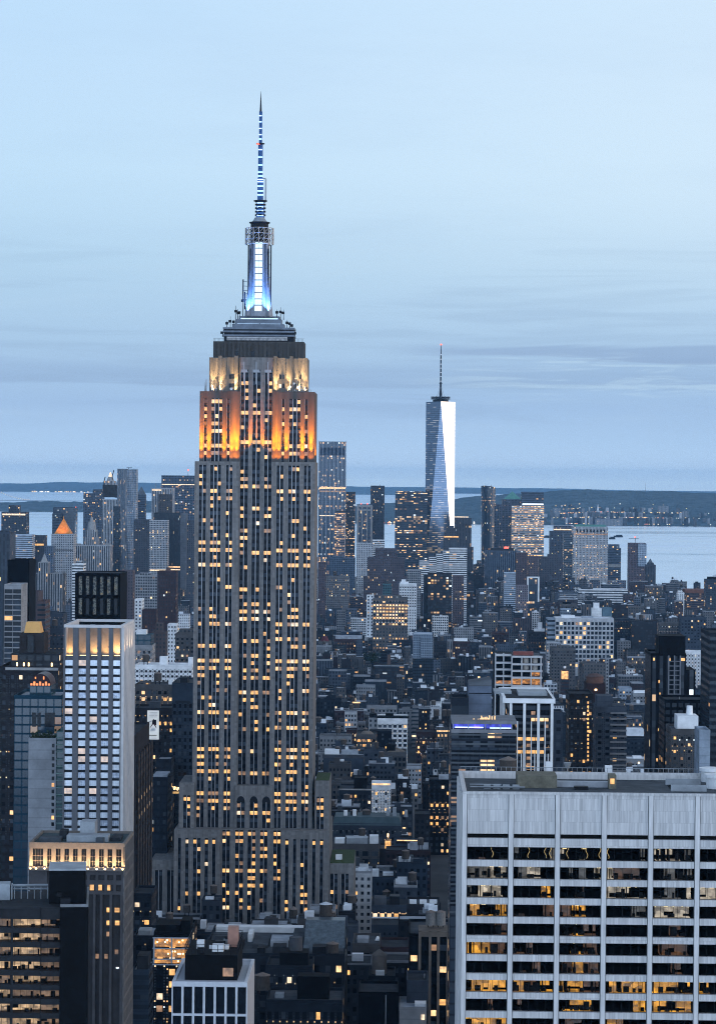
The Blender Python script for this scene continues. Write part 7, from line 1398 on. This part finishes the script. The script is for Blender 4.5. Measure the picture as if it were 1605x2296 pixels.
for px in (1499, 1512, 1525): q.box(LX(px) - .35, LX(px) + .35, -.7, 0, LZ(1573), zt, bot=True)
for j in range(9): q.box(LX(1499), LX(1525), -.5, 0, LZ(1484 + j * 10.5), LZ(1482 + j * 10.5), bot=True)
part('grey_fins', q, surf('grey_fin', (.14, .145, .16)), root)
for px, py, w_ in ((1466, 1482, 4), (1501, 1482, 5), (1531, 1482, 9), (1478, 1532, 3), (1480, 1560, 3), (1479, 1640, 5), (1475, 1708, 4)): window(root, LX(px), -.1, LZ(py), w_ * .24, 1.6, LITA)
B(T, 1490, 1591, 1574, 1330, d=30, st='grid', c='black', lit=.015, roof='t', lab='lower black slab in front of the tall black finned tower', ex=[('mast', 1530, 1568, .2)])
bg = B(A_, 1505, 1569, 1640, 1240, d=26, c='tan', lit=.10, cell=(3.4, 3.2), W=dict(rows=9, n=60, w=.36, h=.42), roof='g', lab='tan apartment block with a white penthouse and a pale domed tank', ex=[('box', 1521, 1568, 1608, {'d': 14, 'm': WHITE, 'n': 'penthouse'}), ('cyl', 1545, 1560, 1608, 1588, WHITE, 'domed_tank', .9)])
B(A_, 1568, 1592, 1643, 1200, d=20, st='blank', c='silver', lit=0, roof='s', lab='pale blank slab beside the tan apartment block')
B(T, 1592, 1640, 1424, 1285, d=40, st='ribbon', c='dgrey', lit=.015, cell=(3, 3.6), roof='t', lab='dark striped tower cut off by the picture edge, above the white office slab')
B(A_, 1235, 1290, 1455, h=70, d=26, c='tan', lit=.04, cell=(3.6, 3.6), W=dict(rows=10, n=80, w=.4), roof='t', ex=[('box', 1250, 1280, 1449, {})], lab='beige slab with small regular windows above the lit cupola', an='the beige slab')
B(A_, 1225, 1258, 1443, h=62, d=24, st='punched', c='pale', lit=.05, roof='w', lab='pale block just behind the beige slab with small regular windows')
B(K, 1184, 1238, 1418, h=56, d=28, c='brown', lit=.08, cell=(3.6, 3.8), W=dict(rows=7, n=60), roof='t', ex=[('box', 1198, 1222, 1411, {'d': 8, 'm': WHITE}), ('box', 1206, 1216, 1397, {'d': 5, 'zb': 1411, 'm': WHITE, 'n': 'chapel_tower'})], lab='brown block with a small white chapel-like tower on its roof')
B(A_, 1309, 1358, 1490, h=66, d=26, st='punched', c='tan', lit=.03, roof='g', ex=[('box', 1358, 1366, 1478, {'y': 4, 'd': 14, 'zb': 1560, 'c': 'pale', 'n': 'wing'}), ('mast', 1339, 1480, .3)], lab='plain beige block behind the terracotta tank house')
cu = B(K, 1258, 1276, 1524, h=56, d=16, st='ribbon', c='brick', lit=.02, roof='t', par=.3, lab='slim striped brick clock-like tower with a glowing amber cupola', ex=[('box', 1260, 1274, 1506, {'d': 10, 'm': LITA, 'n': 'glowing_cupola'}), ('cyl', 1260, 1274, 1506, 1502, surf('brown_cap', (.09, .06, .055)), 'cupola_roof', .4), ('cyl', 1264, 1270, 1500, 1495, WHITE, 'finial')])
B(A_, 1535, 1584, 1463, h=72, d=24, c='white', lit=.05, cell=(3.6, 3.8), W=dict(rows=10, n=60, w=.3), roof='w', lab='white apartment block beside the black tower crown')
B(L, 1419, 1457, 1557, h=46, d=22, c='pale', lit=.04, W=dict(rows=6, n=40), roof='w', ex=[('box', 1422, 1450, 1550, {'d': 8, 'm': WHITE})], lab='pale grey block with a white roof box, left of the tall black finned tower')
B(L, 1388, 1416, 1545, h=46, d=20, c='silver', lit=.04, W=dict(rows=6, n=30), roof='s', lab='narrow pale silver block next to the pale grey block')
B(L, 1242, 1262, 1602, 1400, d=20, c='grey', lit=.02, cell=(3.2, 4), W=dict(rows=10, n=30, w=.5), roof='g', lab='narrow grey masonry building squeezed beside the white columns')
B(L, 1403, 1446, 1654, h=46, d=22, c='brown', lit=.9, cell=(3, 4), W=dict(rows=2, n=30, w=.7, warm=.6), roof='w', ex=[('box', 1404, 1444, 1636, {'d': 14, 'm': ROOFW})], lab='low hall with glowing orange windows under a bright white roof')
B(L, 1405, 1460, 1705, h=42, d=22, c='pale', lit=.05, W=dict(rows=5, n=30), roof='w', ex=[('box', 1420, 1440, 1698, {'d': 6, 'm': WHITE}), ('strip', 1398, 1402, 1708, 1713, BULB, 'floodlight'), ('strip', 1430, 1434, 1709, 1714, BULB, 'floodlight')], lab='pale low block with two glaring roof floodlights, before the orange-windowed hall')
B(K, 1060, 1100, 1485, h=42, d=24, c='brown', lit=.14, W=dict(rows=6, n=40), roof='t', lab='brown brick block with a few lit windows beside the half-built concrete block')
B(A_, 1103, 1140, 1420, h=46, d=24, c='brick', lit=.08, W=dict(rows=7, n=40), lab='red brick apartment block above the half-built concrete block')
# ------------------------------------------------------------------ the plain buildings in between
RW, RH = 402, 574; cover = np.zeros((RH, RW), dtype=bool); SC_ = 4.0
for (x0, x1, y0, y1, zt, px0, px1, pyt) in USED: pass
def rect_px(x0, x1, y0, y1, zt):
    pa, pb = PIX((x0, y0, zt)), PIX((x1, y1, zt)); pc = PIX((x1, y0, zt)); gy = PIX(((x0 + x1) / 2, y0, 0))[1]
    return min(pa[0], PIX((x0, y1, zt))[0]), max(pc[0], pb[0]), min(pa[1], pb[1]), gy
cand = []
r = random.Random(21)
def shore_y(x): return 6750 if x < 240 else 6350 if x < 620 else 5900 if x < 900 else 5700
y = 890.0; row = 0
while y < 6700:
    dep = r.uniform(14, 22); half = y * .143 + 95; x = -half - r.uniform(0, 20)
    while x < half:
        w_ = r.choice([r.uniform(7, 12), r.uniform(10, 17), r.uniform(14, 26)]) * (1 + y / 14000)
        ave = abs(((x + 180 + .0175 * y) % 255) - 127) > 116
        if not ave and y < shore_y(x):
            if y < 1400: h = r.uniform(22, 62)
            elif y < 2600: h = r.choice([r.uniform(22, 36), r.uniform(30, 48), r.uniform(30, 55)])
            elif y < 3900: h = r.choice([r.uniform(12, 20), r.uniform(14, 26), r.uniform(20, 44)])
            elif y < 4900: h = r.choice([r.uniform(14, 24), r.uniform(18, 34), r.uniform(30, 62)])
            else: h = r.choice([r.uniform(15, 30), r.uniform(25, 50), r.uniform(40, 75)])
            if y > 5200 and x > 500: h = r.uniform(10, 22)
            cand.append([x + .4, x + w_ - .4, y + r.uniform(0, 2.5), y + dep, h])
        x += w_
    row += 1; y += dep + (16 if row % 2 == 0 else 4) + r.uniform(0, 3)
ok_ = []
for c in cand:
    if any(c[0] < u[1] and c[1] > u[0] and c[2] < u[3] and c[3] > u[2] for u in USED): continue
    ok_.append(c)
# keep what can be seen: paint front to back, the described buildings included
items = [(u[2], 0, (u[0], u[1], u[2], u[3], u[4]), None) for u in USED] + [(c[2], 1, tuple(c), c) for c in ok_]
items.sort(key=lambda t_: t_[0]); vis = []
for Yq, kind, bxx, c in items:
    xa, xb, ya, yb = rect_px(*bxx)
    if kind == 0: ya = max(ya, PIX((bxx[0], bxx[2], bxx[4]))[1])
    i0, i1, j0, j1 = int(max(0, xa / SC_)), int(min(RW, xb / SC_ + 1)), int(max(0, ya / SC_)), int(min(RH, yb / SC_ + 1))
    if i1 <= i0 or j1 <= j0:
        if kind == 1 and bxx[2] > 1450 and (xb < 0 or xa > 1605) and bxx[4] < 40: vis.append((0, c, (xa, xb, ya, yb), 0))
        continue
    blk = cover[j0:j1, i0:i1]; n_ = int((~blk).sum())
    if kind == 1 and n_ >= 3:
        ok2 = [u for u in USED if u[2] > bxx[2] and u[2] - bxx[2] < 500 and u[5] < xb and u[6] > xa and u[7] < ya < u[7] + 9]
        vis.append((n_, c, (xa, xb, ya, yb), int(np.argmax((~blk).any(axis=0))) if n_ else 0))
    blk[:] = True
vis.sort(key=lambda t_: -t_[0])
NTHING = 240
STY = ['punched', 'punched', 'punched', 'grid', 'ribbon', 'vertical']
CN = [('dark brown brick', (.022, .020, .021)), ('red-brown brick', (.040, .025, .024)), ('dark grey', (.018, .022, .027)), ('grey stone', (.065, .069, .076)), ('tan', (.10, .086, .075)), ('slate', (.03, .039, .05)), ('pale stone', (.19, .195, .205)), ('white', (.52, .53, .55)), ('black', (.006, .007, .009)), ('buff brick', (.07, .06, .052))]
CW = [3, 3, 4, 5, 4.5, 3, 4, 2.2, 1.5, 3.5]; RN = [('t', 'black roof', 5), ('g', 'grey roof', 5), ('s', 'silver roof', 2.6), ('w', 'white roof', 2.0)]
KN = [('brick_building', 'brick'), ('loft_building', 'loft'), ('apartment_building', 'flats')]
rnk = {}
def roofline(b, x0, x1, y0, y1, z, col, mi_w, mi_r, r_):
    b.box(x0 + .3, x1 - .3, y0 + .3, y1 - .3, z, z + .1, mi=mi_r)
taken = {}
def describe(base, pb):
    cx, cy = (pb[0] + pb[1]) / 2, pb[2]
    best = sorted(LAND, key=lambda a: (a[0] - cx) ** 2 + (1.4 * (a[1] - cy)) ** 2)
    for a in best[:9]:
        dx_, dy_ = cx - a[0], cy - a[1]
        if abs(dx_) < 30: rel = 'just below' if dy_ > 0 else 'just above'
        elif dy_ > 60: rel = 'low left of' if dx_ < 0 else 'low right of'
        elif dy_ < -40: rel = 'upper left of' if dx_ < 0 else 'upper right of'
        else: rel = 'left of' if dx_ < 0 else 'right of'
        lab = base + ', ' + rel + ' ' + a[2]
        if lab not in taken and len(lab.split()) <= 16: taken[lab] = 1; return lab
    for far in ('beyond', 'far beyond', 'near', 'well beyond', 'some way from', 'rows away from'):
        a = best[0]; lab = base + ', ' + far + ' ' + a[2]
        if lab not in taken and len(lab.split()) <= 16: taken[lab] = 1; return lab
    return base + ', near ' + best[0][2]
Mb = {s_: MB() for s_ in STY}; Rb = MB(); Tk = MB(); MROOF = [TAR, ROOFG, ROOFS, ROOFW]
for idx, (n_, c, pb, _) in enumerate(vis):
    x0, x1, y0, y1, h = c; col = r.choices(CN, CW)[0]; rf = r.choices(RN, [q_[2] for q_ in RN])[0]; st = r.choice(STY); lit = r.choice([.01, .02, .04, .07, .10, .24]); hw = (x1 - x0) / 2; d = y1 - y0
    f_ = r.uniform(.8, 1.3) * (.72 if y0 < 2000 else .9 if y0 < 2800 else 1.05); cc = tuple(min(.62, v * f_ * (1.35 if y0 > 3600 else 1) + (.014 if y0 > 3600 else 0)) for v in (col[1] if max(col[1]) > .15 else (col[1][0] * .84, col[1][1] * .96, col[1][2] * 1.14))); tk_ = r.random() < (.42 if y0 < 3200 else .2); bh = r.random() < .75  # distant walls get a pale lift, haze put into the colour
    cu = (1 / r.uniform(2.6, 3.6), 1 / r.uniform(3.3, 4.0)); bxs_ = []
    for _ in range(r.choice([1, 2, 2, 3, 4]) if bh else 0):
        w2 = r.uniform(2.5, min(7, hw)); xx = r.uniform(-hw + .6, hw - w2 - .6); yy = r.uniform(2, max(3, d - 7)); bxs_.append((xx, xx + w2, yy, yy + r.uniform(2.5, 5), r.uniform(1.6, 4.6), r.choice([0, 0, 1, 2, 3, 3])))
    if idx < NTHING:
        kn = KN[0] if 'brick' in col[0] else r.choice(KN[1:]); wide = 'narrow ' if hw < 7 else 'wide ' if hw > 15 else ''
        cname = col[0].replace(' brick', '') if 'brick' in col[0] else col[0]
        base = ('low ' if h < 22 else '') + wide + cname.replace('red-brown', 'reddish').replace('dark brown', 'dark-brown') + ' ' + kn[1] + ' with ' + rf[1] + (' and tank' if tk_ else ' and shed' if bxs_ else '')
        root = thing(kn[0], describe(base, pb), kn[0].replace('_', ' '), ((x0 + x1) / 2, y0, 0), YAW, 'plain buildings of the city between the towers')
        near = y0 < 2500
        if near:
            b = MB().box(-hw, hw, 0, d, 0, h, cu); nx = max(2, round(2 * hw / r.uniform(2.6, 3.6))); cw = 2 * hw / nx; fh = r.uniform(3.5, 4.1); rows = int((h - 2.2) / fh); ww = cw * r.uniform(.38, .62); wh = fh * r.uniform(.42, .58); cells = []
            for i in range(nx + 1): xa = -hw + i * cw; q_ = (cw - ww) / 2; b.box(max(-hw - .02, xa - q_), min(hw + .02, xa + q_), -.35, 0, 0, h - 1.5, bot=True, cu=(.02, .02))
            for j in range(rows + 1): z = h - 2.0 - j * fh; b.box(-hw, hw, -.28, 0, max(.1, z - .1), min(h - .2, z + fh - wh - .1), bot=True, cu=(.02, .02))
            b.box(-hw - .03, hw + .03, -.35 - r.choice([.1, .2, .8]), -.01, h - 1.5, h, bot=True, cu=(.02, .02))
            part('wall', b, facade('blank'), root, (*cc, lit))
            for j in range(min(rows, 9)):
                p_ = r.choice([.2, .5, 1, 2.2]) * lit * 1.2
                for i in range(nx): cells.append((-hw + (i + .5) * cw, -.05, h - 2.0 - (j + 1) * fh + fh - wh - .1, ww, wh, pick(min(.9, p_), .75)))
            windows(root, cells, 24 if n_ > 60 else 12)
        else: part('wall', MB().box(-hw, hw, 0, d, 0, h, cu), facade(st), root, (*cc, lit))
        roof_part(root, -hw, hw, 0, d, h, ROOFM[rf[0]], r.uniform(.6, 1.3), (tuple(v * .9 for v in cc) if r.random() < .6 else (.22, .23, .25)) + (0,))
        for (xa, xb, ya, yb, hh, mi) in bxs_: part('bulkhead', MB().box(xa, xb, ya, min(yb, d - .6), h + .06, h + hh), facade('blank') if mi == 0 else MROOF[mi], root, (*cc, 0))
        if tk_: tank(root, r.uniform(-hw * .6, hw * .6), r.uniform(4, max(5, d - 5)), h, r.uniform(1.7, 2.4), r.uniform(3.4, 4.4), r.uniform(1.8, 3.5))
    else:
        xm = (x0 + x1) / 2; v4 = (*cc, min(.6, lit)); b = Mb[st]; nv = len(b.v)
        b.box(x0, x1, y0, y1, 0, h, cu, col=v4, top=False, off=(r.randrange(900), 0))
        Rb.box(x0, x1, y0, y1, h - .5, h, mi='tgsw'.index(rf[0]))
        pr_ = .4
        Rb.box(x0, x1, y0 - .1, y0 + pr_, h, h + 1, mi=r.choice([0, 0, 1, 1, 2]))
        for (xa, xb, ya, yb, hh, mi) in bxs_: Rb.box(xm + xa, xm + xb, y0 + ya, y0 + min(yb, d), h, h + hh, mi=mi)
        if tk_:
            tx, ty = xm + r.uniform(-hw * .6, hw * .6), y0 + d * .5; Tk.cyl(tx, ty, h + 2.2, h + 6.2, 2.0, 1.95, 8); Tk.cyl(tx, ty, h + 6.2, h + 7.6, 2.2, .05, 8, mi=1)
            for sx_ in (-1.2, 1.2): Tk.box(tx + sx_ - .1, tx + sx_ + .1, ty - .1, ty + .1, h, h + 2.2)
pr = bpy.data.objects.new('distant_buildings', None)
allb = MB(); mats_ = []
for i, s_ in enumerate(sorted(set(STY))):
    b = Mb[s_]; o_ = len(allb.v); allb.v += b.v; allb.f += [tuple(a + o_ for a in f) for f in b.f]; allb.uv += b.uv; allb.mi += [len(mats_)] * len(b.f); allb.col += b.col; mats_.append(facade(s_, True))
for b, ms in ((Rb, MROOF), (Tk, [WOOD, LID])):
    o_ = len(allb.v); allb.v += b.v; allb.f += [tuple(a + o_ for a in f) for f in b.f]; allb.uv += b.uv; allb.mi += [m_ + len(mats_) for m_ in b.mi]; allb.col += b.col; mats_ += ms
pr = bpy.data.objects.new('distant_buildings', allb.mesh('distant_buildings', mats_, True)); C.objects.link(pr); pr['kind'] = 'stuff'
print('infill candidates', len(cand), 'clear', len(ok_), 'visible', len(vis))

# ------------------------------------------------------------------ trees in the squares and on roof terraces
LEAF = [surf('leaf_dark', (.022, .036, .026), .9, scale=.5), surf('leaf_mid', (.035, .055, .034), .9, scale=.5), surf('leaf_blue', (.026, .045, .040), .9, scale=.5)]
BARK = surf('bark', (.05, .04, .032), .95)
def tree_mesh(seed, h=15.0, rad=6.0, n=620):
    r_ = random.Random(seed); q = MB(); cl_ = [(r_.gauss(0, rad * .42), r_.gauss(0, rad * .42), h * r_.uniform(.48, .92), r_.uniform(.25, .48) * rad) for _ in range(13)]
    for i in range(n):
        cx_, cy_, cz_, cr_ = r_.choice(cl_); v_ = Vector((r_.gauss(0, 1), r_.gauss(0, 1), r_.gauss(0, .8))).normalized() * cr_ * r_.uniform(.5, 1.08); p_ = Vector((cx_, cy_, cz_)) + v_
        a = r_.uniform(.35, .8); u_ = Vector((r_.gauss(0, 1), r_.gauss(0, 1), r_.gauss(0, .6))).normalized() * a; w_ = u_.cross(v_ + Vector((.1, .2, .3))).normalized() * a * .8
        q.face([tuple(p_ + u_), tuple(p_ + w_), tuple(p_ - u_), tuple(p_ - w_)])
    t_ = MB().cyl(0, 0, 0, h * .55, .38, .2, 7)
    for (cx_, cy_, cz_, cr_) in cl_[:6]: t_.tube((0, 0, h * .38), (cx_ * .8, cy_ * .8, cz_), .12)
    return q, t_
TM = []
for s_ in range(3): cq, tq = tree_mesh(s_ + 30); TM.append((cq.mesh('crown', [LEAF[s_]]), tq.mesh('trunk', [BARK])))
spots = [(820, 1486, 'first big dark tree of the square near the pale blue glass block'), (838, 1490, 'broad dark tree crown between the brown balcony block and a tan block'), (857, 1484, 'dark round tree behind the chimney of the brown balcony block'), (905, 1478, 'dark tree beside the foot of the pale blue glass block'), (918, 1474, 'small dark tree hugging the pale blue glass block'),
         (1098, 1452, 'dark street tree under the red brick apartment block'), (1113, 1449, 'second street tree, taller, under the red brick apartment block'), (1165, 1440, 'dark tree near the brown block with the chapel tower'), (1180, 1438, 'bushy tree at the corner below the brown chapel-topped block'), (1140, 1442, 'small tree in the dark street, level with the chapel-topped block'),
         (1390, 1455, 'dark tree on the street below the long white square-windowed block'), (1407, 1452, 'wide dark tree among row houses below the dark loft block'), (1432, 1458, 'tree among low houses left of the black tower crown'), (1300, 1462, 'dark tree behind the plain beige block'), (1296, 1478, 'small tree in the gap beside the beige slab'), (1380, 1500, 'tree in a courtyard beside the white apartment rows'),
         (1455, 1468, 'tall dark tree just beside the black tower crown'), (1005, 1436, 'tree behind the narrow pale strip building'), (930, 1412, 'dark tree in the row above the pale blue glass block'), (880, 1413, 'low tree below the brilliantly lit tan loft'), (955, 1415, 'thin dark tree above the pale blue glass block'), (1255, 1446, 'tree peeking over the pale block behind the beige slab')]
for i, (px, py, lab) in enumerate(spots):
    z0 = P(px, py, 3000); Yt = EYE * F / max(60, (py + 16 - EYE_ROW(px))) ; Yt = min(4600, Yt)
    for _ in range(30):
        X = P(px, py, Yt).x
        if any(u[0] - 5 < X < u[1] + 5 and u[2] - 5 < Yt < u[3] + 5 for u in USED): Yt -= 12
        else: break
    sc = rnd.uniform(1.15, 1.7); root = thing('tree', lab, 'tree', (X, Yt, 0.9), rnd.uniform(0, 6), 'dark street trees among the houses')
    zz = P(px, py - 8, Yt).z; s3 = max(sc, min(2.6, zz / 15.0)); root.scale = (sc, sc, s3)
    part('crown', None, None, root, me=TM[i % 3][0]); part('trunk', None, None, root, me=TM[i % 3][1])
print('objects', len(bpy.data.objects))
